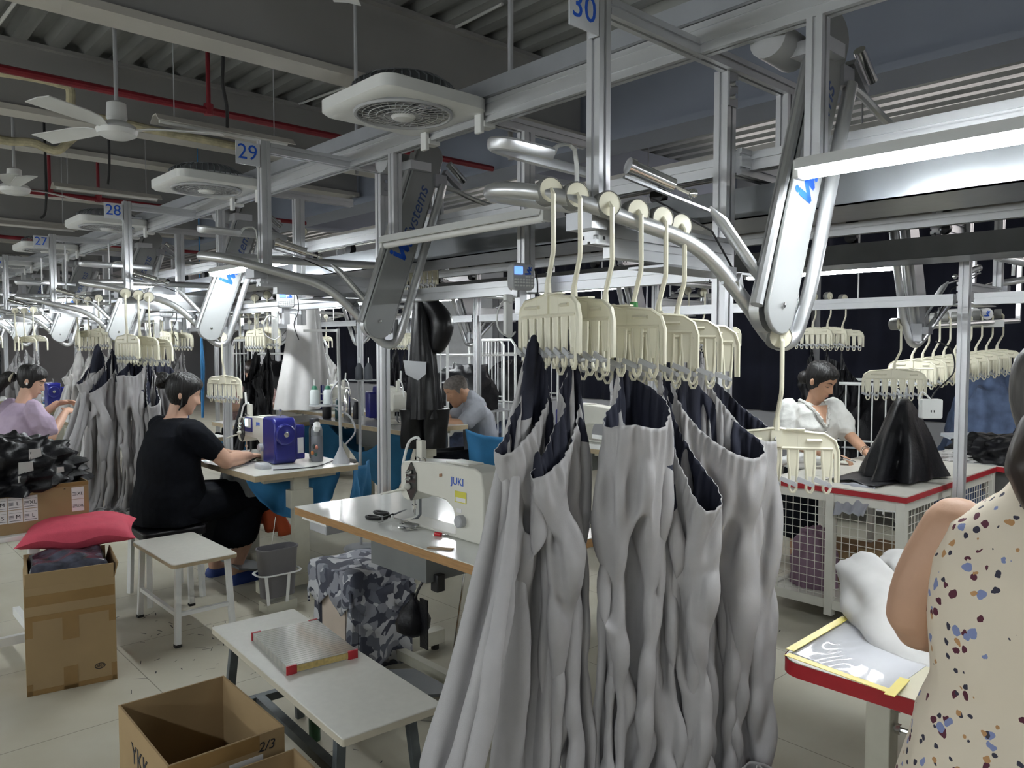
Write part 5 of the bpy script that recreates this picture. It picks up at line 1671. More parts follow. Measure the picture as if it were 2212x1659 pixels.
for k in range(7):
    p0 = at(545 + rr.uniform(-22, 12), 993 + rr.uniform(-5, 5), Z=ZT + 0.008)
    ck.tube(spline([p0, p0 + Vector((rr.uniform(-.03, .03), rr.uniform(-.03, .03), 0.012)), p0 + Vector((rr.uniform(-.05, .05), rr.uniform(-.05, .05), 0.002))], 4), 0.005, 6)
tag(ck.build('earphone_cord', BLACK), 'small black tangle of cord and clips in front of the blue machine', 'cord')
fp = MB()
fp.add([at(440, 1000, Z=ZT + 0.003), at(520, 985, Z=ZT + 0.003), at(555, 998, Z=ZT + 0.003), at(500, 1012, Z=ZT + 0.003)], [(0, 1, 2, 3)])
tag(fp.build('fabric_piece', PALECLOTH, solid=0.003), 'flat pale fabric piece under the needle of the blue machine', 'fabric')

# thread stand with spools
ts = thing('thread_stand', 'grey thread stand with funnel foot on the table corner of the woman in black', 'thread stand', (2.50, 4.32, ZT))
MB().lathe([(0.055, 0.0), (0.05, 0.02), (0.026, 0.07), (0.013, 0.10), (0.012, 0.105)], (2.50, 4.32, ZT), seg=18).build('funnel_foot', GREYP, ts)
MB().tube([(2.50, 4.32, ZT + 0.09), (2.498, 4.33, ZT + 0.5), (2.50, 4.34, ZT + 0.85)], 0.011, 10).build('pole', mat('stand_grey', (0.45, 0.46, 0.46), 0.4, 0.2), ts)
MB().bar((2.50, 4.34, ZT + 0.84), (2.36, 4.52, ZT + 0.84), 0.02, 0.016).build('top_arm', WHITEP, ts)
MB().lathe([(0.012, 0), (0.085, 0.004), (0.085, 0.012), (0.012, 0.012)], (2.425, 4.41, ZT + 0.36), seg=20).bar((2.50, 4.33, ZT + 0.365), (2.42, 4.42, ZT + 0.365), 0.02, 0.01).build('spool_plate', GREYP, ts)
MB().tube(spline([(2.49, 4.33, ZT + 0.52), (2.45, 4.35, ZT + 0.45), (2.47, 4.36, ZT + 0.36), (2.55, 4.30, ZT + 0.30), (2.58, 4.28, ZT + 0.2), (2.52, 4.30, ZT + 0.12)], 6), 0.006, 6).build('cable_loop', GREYP, ts)


def spool(x, y, z, label, material, group, cone=None):
    s = thing('thread_spool', label, 'thread spool', (x, y, z), group)
    MB().lathe([(0.027, 0), (0.030, 0.004), (0.028, 0.085), (0.022, 0.095)], (x, y, z), seg=16).build('thread', material, s)
    MB().lathe([(0.022, 0.095), (0.018, 0.105), (0.012, 0.118), (0.006, 0.12)], (x, y, z), seg=14).build('cone_tip', cone or mat('green_cone', (0.01, 0.13, 0.07), 0.5), s)
    MB().cyl((x, y, z + 0.11), (x, y, z + 0.16), 0.004, 6).build('spindle', WHITEP, s)
    return s


PALETHREAD = mat('pale_thread', (0.60, 0.64, 0.64), 0.7, 0, 0.04, 90, bump=0.2, bscale=200, stretch=(1, 1, 6))
spool(2.385, 4.44, ZT + 0.372, 'pale thread spool with green tip, left one on the grey stand', PALETHREAD, 'spools on the grey stand')
spool(2.455, 4.395, ZT + 0.372, 'pale thread spool with green tip, right one on the grey stand', PALETHREAD, 'spools on the grey stand')

# grey bin held by a white wire frame on the table foot
tb = thing('waste_bin', 'grey plastic waste bin in a white strap holder by the table foot', 'bin', (1.95, 4.08, 0.06))
BMt = spin((1.945, 4.08, 0.085), -0.02)
sec = lambda w, d, z: [BMt @ Vector((x, y, z)) for x, y in rounded(w, d, min(w, d) * 0.42, 5)]
MB().loft([sec(0.19, 0.10, 0.0), sec(0.225, 0.125, 0.262), sec(0.236, 0.134, 0.268), sec(0.236, 0.134, 0.276), sec(0.222, 0.122, 0.276), sec(0.185, 0.095, 0.012)]).build('bin_body', mat('dark_grey_plastic', (0.155, 0.15, 0.16), 0.5), tb, angle=40)
ring = [BMt @ Vector((x, y, 0.135)) for x, y in rounded(0.25, 0.155, 0.06, 5)]
MB().tube(ring, 0.009, 6, closed=True, flat=0.5, up=(0, 0, 1)).build('holder_ring', WHITEP, tb)
for x in (-0.10, 0.035):
    MB().bar(BMt @ Vector((x, -0.078, 0.135)), BMt @ Vector((x * 0.8, -0.062, -0.03)), 0.018, 0.004, (0, 1, 0)).build('holder_strap', WHITEP, tb)
MB().bar(BMt @ Vector((-0.10, -0.06, -0.03)), BMt @ Vector((0.10, 0.06, -0.03)), 0.02, 0.006).bar(BMt @ Vector((0.10, 0.06, -0.03)), BMt @ Vector((0.115, 0.2, -0.02)), 0.02, 0.006).lohi((1.86, 4.03, 0.0), (2.04, 4.14, 0.056)).build('holder_base', CREAMSTEEL, tb)
cloth_sag((1.93, 4.45, 0.705), (2.55, 4.42, 0.705), (2.50, 4.40, 0.52), (2.0, 4.43, 0.56), 0.12, 'blue_sling', BLUECLOTH, 'blue cloth sling under the table of the woman in black', 'cloth sling', 3)
cloth_sag((2.10, 5.0, 0.70), (2.10, 4.5, 0.70), (2.22, 4.45, 0.30), (2.2, 5.0, 0.36), 0.03, 'orange_cloth', mat('orange_cloth', (0.42, 0.07, 0.02), 0.7), 'orange cloth hanging under the edge of the table of the woman in black', 'cloth', 5)
s = cloth_sag((2.555, 4.30, 0.73), (2.90, 4.62, 0.70), (2.88, 4.64, 0.32), (2.60, 4.36, 0.36), 0.06, 'blue_sling', BLUECLOTH, 'blue cloth bag hung at the right end of the table of the woman in black', 'cloth sling', 6)
# scraps of thread on the floor
m = MB(); rr = random.Random(4)
for k in range(170):
    cx, cy = (rr.gauss(1.55, 0.28), rr.gauss(3.75, 0.35)) if k < 110 else (rr.uniform(0.3, 3.8), rr.uniform(0.9, 6))
    a = rr.uniform(0, 6.28); L = rr.uniform(0.006, 0.03)
    dv = Vector((math.cos(a), math.sin(a), 0)); sv = Vector((-dv.y, dv.x, 0)) * rr.uniform(0.001, 0.0035)
    p = Vector((cx, cy, 0.0006))
    m.add([p - dv * L - sv, p + dv * L - sv * 0.5, p + dv * L * 0.8 + sv, p - dv * L + sv], [(0, 1, 2, 3)])
o = tag(m.build('thread_scraps', mat('dark_lint', (0.05, 0.05, 0.055), 0.9), smooth=False), 'dark thread scraps and lint scattered on the floor', 'lint', kind='stuff')

# ---- red edged table at the right
t = thing('worktable', 'beige worktable with red edge at the lower right', 'table', (2.15, 0.3, 0), 'worktables with red edges')
o = rounded(0.92, 1.42, 0.06, 5)
RM = spin((2.245, 0.245, 0), 0.02)
ZR = 0.72
MB().prism(o, 0.02, RM @ Matrix.Translation((0, 0, ZR - 0.010))).build('table_top', mat('beige_top', (0.60, 0.56, 0.42), 0.3, 0, 0.04, 8), t)
MB().loft([[RM @ Vector((x * 1.006, y * 1.004, z)) for x, y in o] for z in (ZR - 0.036, ZR - 0.030, ZR - 0.003, ZR - 0.0005)], True, True, False).build('red_edge', RED, t)
for x, y in ((0.30, 0.42), (0.30, -0.5), (-0.30, -0.5)):
    pass
lp = at(1905, 1560, X=1.98)
for dx, dy in ((0, 0), (0.62, 0.02), (0.02, -1.0), (0.62, -1.0)):
    x, y = lp.x + dx, lp.y + dy
    lg = MB().lohi((x - 0.028, y - 0.03, 0), (x + 0.028, y + 0.03, ZR - 0.036)).build('leg', CREAMSTEEL, t, bevel=0.003)
    for z in (0.60, 0.545):
        MB().cyl((x, y - 0.03, z), (x, y - 0.075, z), 0.007, 8).cyl((x, y - 0.034, z), (x, y - 0.046, z), 0.013, 6).build('bolt', CHROME, lg)
pl = thing('plastic_sheet', 'clear plastic sheet over white paper, taped with yellow tape to the red edged table', 'plastic sheet', at(1860, 1400, Z=ZR))
q = [at(x, y, Z=ZR + 0.001) for x, y in ((1712, 1412), (1832, 1338), (2040, 1410), (1925, 1492))]
MB().add(q, [(0, 1, 2, 3)]).build('paper', mat('white_sheet', (0.74, 0.75, 0.80), 0.5), pl, solid=0.0015)
rr = random.Random(2)
def film(u, v):
    p = q[0].lerp(q[1], u).lerp(q[3].lerp(q[2], u), v)
    return (p.x, p.y, ZR + 0.004 + (0.0012 * math.sin(23 * u + 5 * math.sin(9 * v)) + 0.0009 * math.sin(37 * v + 9 * u)) * math.exp(-((u - 0.5) ** 2 + (v - 0.45) ** 2) * 7))
MB().grid(film, 40, 40).build('clear_film', mat('clear_film', (0.9, 0.9, 0.92), 0.06, 0, 0, alpha=0.22, spec=0.8), pl, angle=180)
YT = mat('yellow_tape', (0.72, 0.60, 0.13), 0.35)
for a, b in (((1700, 1413), (1925, 1494)), ((1921, 1502), (1955, 1466)), ((1706, 1404), (1828, 1333))):
    A, B = at(*a, Z=ZR + 0.009), at(*b, Z=ZR + 0.009)
    MB().bar(A, B, 0.022, 0.0015).build('yellow_tape', YT, pl)


def cloth_tube(path, widths, thick, name, material, label, cat, seed=1, fold=0.10, group=None, seg=40, gather=True):
    """a limp sleeve or trouser leg lying along a path"""
    rr = random.Random(seed)
    ph = [rr.uniform(0, 6.28) for _ in range(6)]
    P = spline(path, 8); n = len(P)
    m = MB(); rings = []
    for i, p in enumerate(P):
        u = i / (n - 1)
        f = u * (len(widths) - 1); j = min(int(f), len(widths) - 2); w = widths[j] + (widths[j + 1] - widths[j]) * (f - j)
        h = thick[j] + (thick[j + 1] - thick[j]) * (f - j)
        t = (P[min(i + 1, n - 1)] - P[max(i - 1, 0)]).normalized()
        s = t.cross(Vector((0, 0, 1))).normalized(); up = s.cross(t)
        ring = []
        for k in range(seg):
            a = 2 * PI * k / seg
            q = 1 + fold * math.sin(3 * a + 9 * u + ph[0]) + fold * 0.7 * math.sin(5 * a - 13 * u + ph[1]) + fold * 0.5 * math.sin(2 * a + 23 * u + ph[2])
            if gather: q += 0.05 * math.sin(17 * a) * max(0, 1 - u * 8)
            ring.append(p + s * math.cos(a) * w * q + up * math.sin(a) * h * q)
        rings.append(ring)
    m.loft(rings)
    return tag(m.build(name, material, angle=180), label, cat, group)


cloth_tube([at(1850, 1225, d=2.32), at(1885, 1270, d=2.22), at(1930, 1340, d=2.12), at(2000, 1420, d=2.0), at(2080, 1500, d=1.86), at(2180, 1560, d=1.72)],
           [0.055, 0.085, 0.12, 0.12, 0.12, 0.10], [0.05, 0.075, 0.085, 0.08, 0.07, 0.05], 'grey_trousers', PALECLOTH, 'light grey trousers being worked on, lying over the red edged table', 'trousers', 4, 0.10)
cloth_tube([at(1925, 1205, d=2.36), at(1980, 1240, d=2.28), at(2060, 1330, d=2.15), at(2150, 1420, d=2.0)], [0.06, 0.09, 0.10, 0.09], [0.03, 0.05, 0.05, 0.04], 'grey_sleeve', PALECLOTH, 'second fold of light grey cloth behind the trousers on the red edged table', 'cloth', 9, 0.1)

# ---- white table with wire mesh sides
X0m, X1m, Y0m, Y1m, ZM = 4.03, 5.42, 1.50, 2.22, 0.75
t = thing('mesh_table', 'white worktable with wire mesh sides and red edge', 'table', ((X0m + X1m) / 2, (Y0m + Y1m) / 2, 0), 'worktables with red edges')
MB().lohi((X0m - 0.03, Y0m - 0.03, ZM - 0.03), (X1m, Y1m, ZM)).build('table_top', mat('cream_top', (0.66, 0.64, 0.57), 0.35), t, smooth=False)
MB().lohi((X0m - 0.034, Y0m - 0.034, ZM - 0.034), (X1m + 0.004, Y1m + 0.004, ZM - 0.006)).build('red_edge', RED, t, smooth=False)
WS = mat('white_painted_steel', (0.64, 0.63, 0.57), 0.45)
for x, y in ((X0m, Y0m), (X0m, 1.86), (X0m, Y1m), (X1m, Y0m), (4.7, Y0m), (X1m, Y1m), (4.7, Y1m)):
    MB().lohi((x - 0.022, y - 0.022, 0.0 if x == X0m and y != 1.86 else 0.05), (x + 0.022, y + 0.022, ZM - 0.03)).build('leg', WS, t, bevel=0.002)
for z in (0.11, 0.69):
    for a, b in (((X0m, Y0m), (X0m, Y1m)), ((X0m, Y0m), (X1m, Y0m)), ((X0m, Y1m), (X1m, Y1m))):
        MB().bar((a[0], a[1], z), (b[0], b[1], z), 0.03, 0.05).build('side_rail', WS, t)
MB().lohi((X0m, Y0m, 0.11), (X1m, Y1m, 0.125)).build('lower_shelf', WS, t)
def mesh_panel(p, q, z0, z1, step=0.043):
    p, q = Vector(p), Vector(q)
    m = MB(); L = (q - p).length
    k = 1
    while k * step < L:
        c = p.lerp(q, k * step / L)
        m.tube([(c.x, c.y, z0), (c.x, c.y, z1)], 0.0022, 4, cap=False); k += 1
    z = z0 + step / 2
    while z < z1:
        m.tube([(p.x, p.y, z), (q.x, q.y, z)], 0.0022, 4, cap=False); z += step
    return m
for a, b in (((X0m, Y0m), (X0m, 1.86)), ((X0m, 1.86), (X0m, Y1m)), ((X0m, Y0m), (4.7, Y0m)), ((4.7, Y0m), (X1m, Y0m))):
    mesh_panel(a, b, 0.13, 0.67).build('wire_mesh', WS, t)
for (x, y, s_, lab) in ((4.55, 1.75, 0.22, 'brown carton at the right inside the mesh table'), (4.5, 2.02, 0.2, 'brown carton at the left inside the mesh table')):
    tag(MB().box((x, y, 0.126 + s_ / 2), (0.3, 0.24, s_)).build('stored_carton', CARD, bevel=0.004), lab, 'carton')
heap((4.25, 2.05, 0.126), 0.12, 0.13, 0.3, 12, 'stored_cloth', mat('mauve_cloth', (0.25, 0.16, 0.22), 0.8), 'mauve and grey cloth bundle inside the mesh table', 'cloth', 7, 0.2)
cloth_sag((4.12, 1.86, 0.755), (4.10, 1.66, 0.755), (3.955, 1.655, 0.62), (3.97, 1.82, 0.60), -0.02, 'fabric_offcut', mat('blue_grey_cloth', (0.36, 0.37, 0.41), 0.7), 'grey fabric piece hanging over the red edge of the mesh table', 'fabric', 7, wave=0.008)
cloth_sag((4.55, 1.95, 0.757), (4.50, 1.62, 0.757), (4.10, 1.66, 0.756), (4.15, 1.95, 0.757), -0.015, 'fabric_offcut', BLACKCLOTH, 'flat dark fabric spread on the mesh table', 'fabric', 8, wave=0.004)


def draped(c, h, r0, r1, name, material, label, cat, seed=1, folds=7, amp=0.22, sy=0.7, rows=16, seg=64, lean=(0, 0), group=None, kick=0.0):
    """cloth hanging from one point and spreading downwards in sharp folds"""
    rr = random.Random(seed)
    ph = [rr.uniform(0, 6.28) for _ in range(8)]
    rings = []
    for i in range(rows + 1):
        t = i / rows
        r = r0 + (r1 - r0) * t ** 0.8
        ring = []
        for k in range(seg):
            a = 2 * PI * k / seg
            f = 1 + amp * t ** 0.6 * (abs(math.sin(folds * a / 2 + ph[0] + 0.7 * t)) - 0.55) + amp * 0.5 * t * math.sin((folds + 3) * a + ph[1] + 2 * t) + 0.05 * math.sin(7 * t + 3 * a + ph[2])
            ring.append((c[0] + lean[0] * t + r * f * math.cos(a), c[1] + lean[1] * t + r * sy * f * math.sin(a), c[2] - h * t + kick * math.sin(3 * a + ph[3]) * t))
        rings.append(ring)
    m = MB().loft(rings)
    return tag(m.build(name, material, angle=60), label, cat, group)


jp = at(1950, 862, d=4.35)
draped((jp.x, jp.y, jp.z), jp.z - 0.765, 0.05, 0.29, 'black_jacket', BLACKCLOTH, 'black waterproof garment hung by the mesh table and spread over it', 'jacket', 3, 6, 0.30, 0.62, lean=(0.03, 0.0))
hang(at(1934, 700, d=4.42) + Vector((0, 0, 0.0)), body_angle(20), 'cream hanger holding the black waterproof garment', 'hangers of the far line', wheel=0.3)
o = thing('socket_box', 'white wall socket box fixed on the post beside the mesh table', 'socket', at(2010, 883, d=4.08))
p = at(2010, 883, X=4.45)
SMx = face_matrix((p.x, p.y, p.z), tuple(_R), (0, 0, 1))
MB().prism(rounded(0.11, 0.105, 0.01), 0.045, SMx).build('box_body', WHITEP, o, bevel=0.004)
for dx in (-0.008, 0.008):
    MB().prism([(-0.002, -0.006), (0.002, -0.006), (0.002, 0.006), (-0.002, 0.006)], 0.004, SMx @ Matrix.Translation((dx, -0.012, 0.0225))).build('socket_slot', BLACK, o)
MB().tube(spline([p + Vector((0, 0, 0.05)), p + _R * 0.03 + Vector((0, 0, 0.10)), p + _R * 0.12 + Vector((0, 0, 0.2)), p + _R * 0.10 + Vector((0, 0, 0.32)), p + _R * 0.02 + Vector((0, 0, 0.36))], 6), 0.004, 6).build('cord', BLACK, o)
MB().tube(spline([p + Vector((0, 0, 0.05)), p - _R * 0.05 + Vector((0, 0, 0.09)), p - _R * 0.06 + Vector((0, 0, 0.02)), p - _R * 0.03 + Vector((0, 0, 0.0))], 5), 0.005, 6).build('white_cord', WHITEP, o)
# ------------------------------------------------------------------ people
def skin_mat(name, col): return mat(name, col, 0.5, 0, 0.05, 12, bump=0.05, bscale=150, spec=0.4)


SKIN = skin_mat('warm_skin', (0.50, 0.285, 0.185))
SKIN2 = skin_mat('tanned_skin', (0.42, 0.235, 0.145))
SKIN3 = skin_mat('fair_skin', (0.58, 0.355, 0.255))
HAIR = mat('black_hair', (0.010, 0.009, 0.009), 0.45, 0, 0.6, 6, bump=0.9, bscale=70, stretch=(1, 1, 0.12), spec=0.35)
HAIRB = mat('dark_brown_hair', (0.022, 0.014, 0.011), 0.36, 0, 0.5, 6, bump=0.35, bscale=18, stretch=(1, 1, 0.12))
LIP = mat('lips', (0.50, 0.22, 0.18), 0.45)
LASH = mat('dark_lashes', (0.02, 0.014, 0.012), 0.6)


def fused(mb, name, material, parent, voxel=0.006, smooth=4, mats=None):
    """one continuous surface from overlapping shapes"""
    o = mb.build(name, material, parent, smooth=False)
    r = o.modifiers.new('fuse', 'REMESH'); r.mode = 'VOXEL'; r.voxel_size = voxel; r.adaptivity = 0
    s = o.modifiers.new('soften', 'SMOOTH'); s.factor = 0.5; s.iterations = smooth
    dg = bpy.context.evaluated_depsgraph_get()
    me = bpy.data.meshes.new_from_object(o.evaluated_get(dg))
    o.modifiers.clear()
    old = o.data
    o.data = me
    bpy.data.meshes.remove(old)
    me.name = name
    me.polygons.foreach_set('use_smooth', [True] * len(me.polygons))
    return o


class Pose:
    def __init__(s, origin, facing):
        s.o = Vector(origin)
        s.f = Vector((facing[0], facing[1], 0)).normalized()
        s.r = s.f.cross(Vector((0, 0, 1)))

    def __call__(s, x, y, z): return s.o + s.r * x + s.f * y + Vector((0, 0, z))


def head_matrix(c, facing, pitch=0.0, roll=0.0):
    f = Vector((facing[0], facing[1], 0)).normalized()
    r = f.cross(Vector((0, 0, 1)))
    M = Matrix((r, f, Vector((0, 0, 1)))).transposed().to_4x4()
    M.translation = Vector(c)
    return M @ Matrix.Rotation(-pitch, 4, 'X') @ Matrix.Rotation(roll, 4, 'Y')


HEADT = [(-.118, .016, .068, .035), (-.108, .032, .080, .01), (-.085, .047, .086, -.03), (-.060, .057, .087, -.055), (-.035, .064, .088, -.075), (-.01, .069, .089, -.088),
         (.015, .072, .089, -.096), (.045, .074, .090, -.100), (.07, .071, .085, -.096), (.09, .060, .069, -.082), (.105, .042, .047, -.058), (.116, .012, .012, -.02)]


def lerp_table(z):
    for a, b in zip(HEADT[:-1], HEADT[1:]):
        if z <= b[0]:
            t = max(0, (z - a[0]) / (b[0] - a[0]))
            return [p + (q - p) * t for p, q in zip(a, b)]
    return HEADT[-1]


def head_point(z, a, grow=0.0, face=True):
    """a = 0 at the nose, turning to the person's right"""
    _, wx, yf, yb = lerp_table(z)
    cy = (yf + yb) / 2; ry = (yf - yb) / 2
    sx, cx = math.sin(a), math.cos(a)
    e = 2 / 2.25
    x = wx * math.copysign(abs(sx) ** e, sx)
    y = cy + ry * math.copysign(abs(cx) ** e, cx)
    if face and cx > 0:
        g = lambda u, w: math.exp(-(u / w) ** 2)
        nz = max(0, min(1, (0.022 - z) / 0.055)) if z > -0.038 else max(0, 1 - (-0.038 - z) / 0.012)
        y += 0.024 * nz * g(x, 0.011) + 0.006 * g(x, 0.02) * nz
        y -= 0.010 * g(abs(x) - 0.032, 0.017) * g(z - 0.008, 0.016)
        y += 0.004 * g(abs(x) - 0.030, 0.02) * g(z - 0.032, 0.012)
        y += 0.006 * g(x, 0.022) * g(z + 0.066, 0.010) + 0.004 * g(x, 0.018) * g(z + 0.100, 0.014)
        y -= 0.004 * g(x, 0.02) * g(z + 0.083, 0.007)
        y += 0.003 * g(abs(x) - 0.042, 0.02) * g(z + 0.02, 0.02)
    k = 1 + grow
    return Vector((x * k, (y - cy) * k + cy, z * (1 + grow * 0.8)))


def add_head(mb, M, nz=46, na=44, scale=1.0):
    rings = []
    for i in range(nz + 1):
        z = -.118 + .234 * i / nz
        rings.append([M @ (head_point(z, 2 * PI * k / na) * scale) for k in range(na)])
    mb.loft(rings)
    for s in (-1, 1):
        mb.ball(M @ (Vector((s * 0.073, -0.008, -0.008)) * scale), (0.009, 0.017, 0.028), 10, 8, M=M.to_3x3().to_4x4() @ Matrix.Rotation(s * 0.35, 4, 'Z'))


def face_marks(person, M, eyes_open=0.2):
    for s in (-1, 1):
        q = [M @ Vector((s * x, y, z)) for x, y, z in ((0.017, 0.080, 0.001), (0.026, 0.0855, -0.003), (0.036, 0.082, -0.004), (0.046, 0.070, 0.0))]
        MB().tube(spline(q, 4), [0.0016] * 13, 5).build('eyelashes', LASH, person)
        q = [M @ Vector((s * x, y, z)) for x, y, z in ((0.014, 0.092, 0.024), (0.028, 0.0905, 0.030), (0.042, 0.080, 0.028), (0.052, 0.066, 0.022))]
        MB().tube(spline(q, 4), [0.002 + 0.0012 * (1 - i / 12) for i in range(13)], 5).build('eyebrow', LASH, person)
    q = [M @ Vector((x, y, z)) for x, y, z in ((-0.022, 0.083, -0.066), (-0.01, 0.0935, -0.064), (0, 0.0955, -0.066), (0.01, 0.0935, -0.064), (0.022, 0.083, -0.066))]
    MB().tube(spline(q, 4), [0.0015 + 0.0045 * math.sin(PI * i / 16) for i in range(17)], 6).build('lips', LIP, person)


def hair_cap(M, front=0.062, side=-0.04, back=-0.075, grow=0.10, na=120, nt=16, scale=1.0, wob=0.006, seed=1):
    """hair shell over the skull down to a hairline that varies around the head"""
    rr = random.Random(seed); p1, p2 = rr.uniform(0, 6), rr.uniform(0, 6)
    rings = []
    for j in range(nt + 1):
        t = j / nt
        ring = []
        for k in range(na):
            a = 2 * PI * k / na
            c = math.cos(a)
            low = (side + (front - side) * max(0, (c - 0.32) / 0.68) ** 0.45) if c > 0.32 else (side + (back - side) * min(1, (0.32 - c) / 0.9))
            low += 0.004 * math.sin(9 * a + p2)
            z = low + (0.116 - low) * math.sin(t * PI / 2) ** 1.0
            g = grow * (0.12 + 0.88 * min(1, 3.2 * t) ** 0.8) + wob * math.sin(5 * a + p1) * 2 + wob * math.sin(11 * a + p2 + 3 * t) + wob * (1.3 * math.sin(31 * a + p1 + 5 * t) + 0.9 * math.sin(53 * a + p2 - 4 * t)) * min(1, 3 * t) * (1 - t)
            ring.append(M @ (head_point(min(z, 0.1159), a, g, False) * scale))
        rings.append(ring)
    m = MB().loft(rings, True, False, True)
    return m


def add_hand(mb, wrist, d, n, thumb=1, curl=0.5, size=1.0):
    """palm, four bent fingers and a thumb; d = way the fingers point, n = back of the hand, thumb = side of the thumb"""
    d = Vector(d).normalized(); n = Vector(n); n = (n - d * n.dot(d)).normalized(); s = d.cross(n) * thumb
    w = Vector(wrist); k = size
    rings = []
    for t, hw, hh in ((0.0, 0.024, 0.018), (0.03, 0.036, 0.017), (0.065, 0.041, 0.014), (0.09, 0.038, 0.011)):
        rings.append([w + d * t * k + s * hw * k * math.cos(2 * PI * q / 14) + n * hh * k * math.sin(2 * PI * q / 14) for q in range(14)])
    mb.loft(rings)
    for i, (off, L) in enumerate(((0.029, 0.070), (0.010, 0.078), (-0.010, 0.072), (-0.028, 0.056))):
        p = w + d * 0.084 * k + s * off * k
        pts = [p]
        for q in range(3):
            an = curl * (0.5 + 0.55 * q) + 0.06 * i
            dirv = d * math.cos(an) - n * math.sin(an) + s * off * 0.6
            p = p + dirv * L * k * (0.42, 0.32, 0.26)[q]
            pts.append(p)
        mb.tube(pts, [0.0088 * k, 0.0085 * k, 0.0078 * k, 0.0062 * k], 8)
        mb.ball(pts[-1], 0.0062 * k, 8, 5)
    p = w + d * 0.025 * k + s * 0.030 * k
    pts = [p, p + (d * 0.6 + s * 0.7 - n * 0.25) * 0.036 * k, p + (d * 0.6 + s * 0.7 - n * 0.25) * 0.036 * k + (d * 0.9 + s * 0.15 - n * 0.4) * 0.034 * k]
    mb.tube(pts, [0.013 * k, 0.0105 * k, 0.0075 * k], 8)
    mb.ball(pts[-1], 0.0075 * k, 8, 5)


def limb(mb, pts, radii, seg=14):
    mb.tube(pts, radii, seg)
    for p, r in zip(pts, radii): mb.ball(p, r * 0.985, 12, 7)


def torso(mb, rings, seg=28, pw=2.4):
    """rings: (centre, right vector, forward vector, half width, half depth)"""
    out = []
    for c, r, f, w, dp in rings:
        ring = []
        for k in range(seg):
            a = 2 * PI * k / seg
            e = 2 / pw
            ring.append(Vector(c) + Vector(r) * w * math.copysign(abs(math.cos(a)) ** e, math.cos(a)) + Vector(f) * dp * math.copysign(abs(math.sin(a)) ** e, math.sin(a)))
        out.append(ring)
    mb.loft(out)


def person(label, base): return thing('person', label, 'person', base)


def cloth_bump(o, strength=0.012, size=0.16, seed=0):
    """soft folds pressed into clothing"""
    me = o.data
    n = len(me.vertices)
    co = np.empty(n * 3); me.vertices.foreach_get('co', co); co = co.reshape(-1, 3)
    nr = np.array([tuple(v.normal) for v in me.vertices])
    rs = np.random.RandomState(seed)
    s = np.zeros(n)
    for k in range(9):
        d = rs.normal(size=3); d[2] *= 0.6; d /= np.linalg.norm(d)
        s += 1 - 2 * np.abs(np.sin((co @ d) / size * rs.uniform(1.5, 3.5) + rs.uniform(0, 6.28) + 0.8 * np.sin(co @ rs.normal(size=3) / size)))
    co += nr * (s / 9 * strength * 1.6)[:, None]
    me.vertices.foreach_set('co', co.ravel())
    me.update()


# ---------- woman in black at the middle left, seen from behind
W = Pose((1.62, 4.80, 0), (1, 0.12))
pb = person('person in a black dress with a hair bun, seated sewing, seen from behind', (1.62, 4.80, 0))
R_, F_ = W.r, W.f
b = MB()
Hc = W(0.02, 0.075, 1.205)
HM = head_matrix(Hc, (0.93, -0.36), 0.30)
add_head(b, HM)
limb(b, [W(0, 0.02, 1.0), W(0.005, 0.05, 1.10), W(0.012, 0.06, 1.16)], [0.066, 0.056, 0.055])
SH, EL, WR = W(0.19, 0.03, 1.0), W(0.25, 0.22, 0.80), W(0.13, 0.44, 0.795)
limb(b, [SH, W(0.225, 0.12, 0.90), EL, W(0.20, 0.33, 0.80), WR], [0.062, 0.060, 0.050, 0.046, 0.030])
add_hand(b, WR, (F_ * 0.9 - R_ * 0.42) + Vector((0, 0, -0.05)), (0, 0, 1), -1, 0.45)
SH2, EL2, WR2 = W(-0.19, 0.03, 1.0), W(-0.24, 0.22, 0.80), W(-0.10, 0.42, 0.795)
limb(b, [SH2, W(-0.22, 0.12, 0.90), EL2, W(-0.17, 0.33, 0.80), WR2], [0.062, 0.060, 0.050, 0.046, 0.030])
add_hand(b, WR2, (F_ * 0.95 + R_ * 0.3), (0, 0, 1), 1, 0.45)
torso(b, [(W(0, 0, 0.46), R_, F_, 0.19, 0.15), (W(0, -0.01, 0.62), R_, F_, 0.18, 0.13), (W(0, 0, 0.86), R_, F_, 0.18, 0.12), (W(0, 0.02, 1.0), R_, F_, 0.17, 0.09), (W(0, 0.03, 1.06), R_, F_, 0.08, 0.06)])
for s in (-1, 1):
    limb(b, [W(s * 0.10, 0.04, 0.52), W(s * 0.13, 0.46, 0.53)], [0.10, 0.075])
    limb(b, [W(s * 0.13, 0.46, 0.53), W(s * 0.13, 0.40, 0.28), W(s * 0.12, 0.33, 0.09)], [0.07, 0.062, 0.042])
    limb(b, [W(s * 0.12, 0.33, 0.07), W(s * 0.13, 0.45, 0.045)], [0.04, 0.03])
fused(b, 'body', SKIN3, pb)
d = MB()
torso(d, [(W(0, -0.01, 0.44), R_, F_, 0.235, 0.20), (W(0, -0.015, 0.56), R_, F_, 0.245, 0.205), (W(0, -0.01, 0.70), R_, F_, 0.22, 0.175), (W(0, -0.005, 0.86), R_, F_, 0.215, 0.16), (W(0, 0.01, 0.97), R_, F_, 0.205, 0.13), (W(0, 0.03, 1.045), R_, F_, 0.14, 0.09), (W(0, 0.04, 1.065), R_, F_, 0.085, 0.068)])
for s, S_, E_ in ((1, SH, EL), (-1, SH2, EL2)):
    limb(d, [S_ + Vector((0, 0, -0.005)), S_.lerp(E_, 0.62)], [0.082, 0.078])
DRESS = mat('black_dress_cloth', (0.005, 0.006, 0.009), 0.85, 0, 0.2, 30, bump=0.1, bscale=200, spec=0.12)
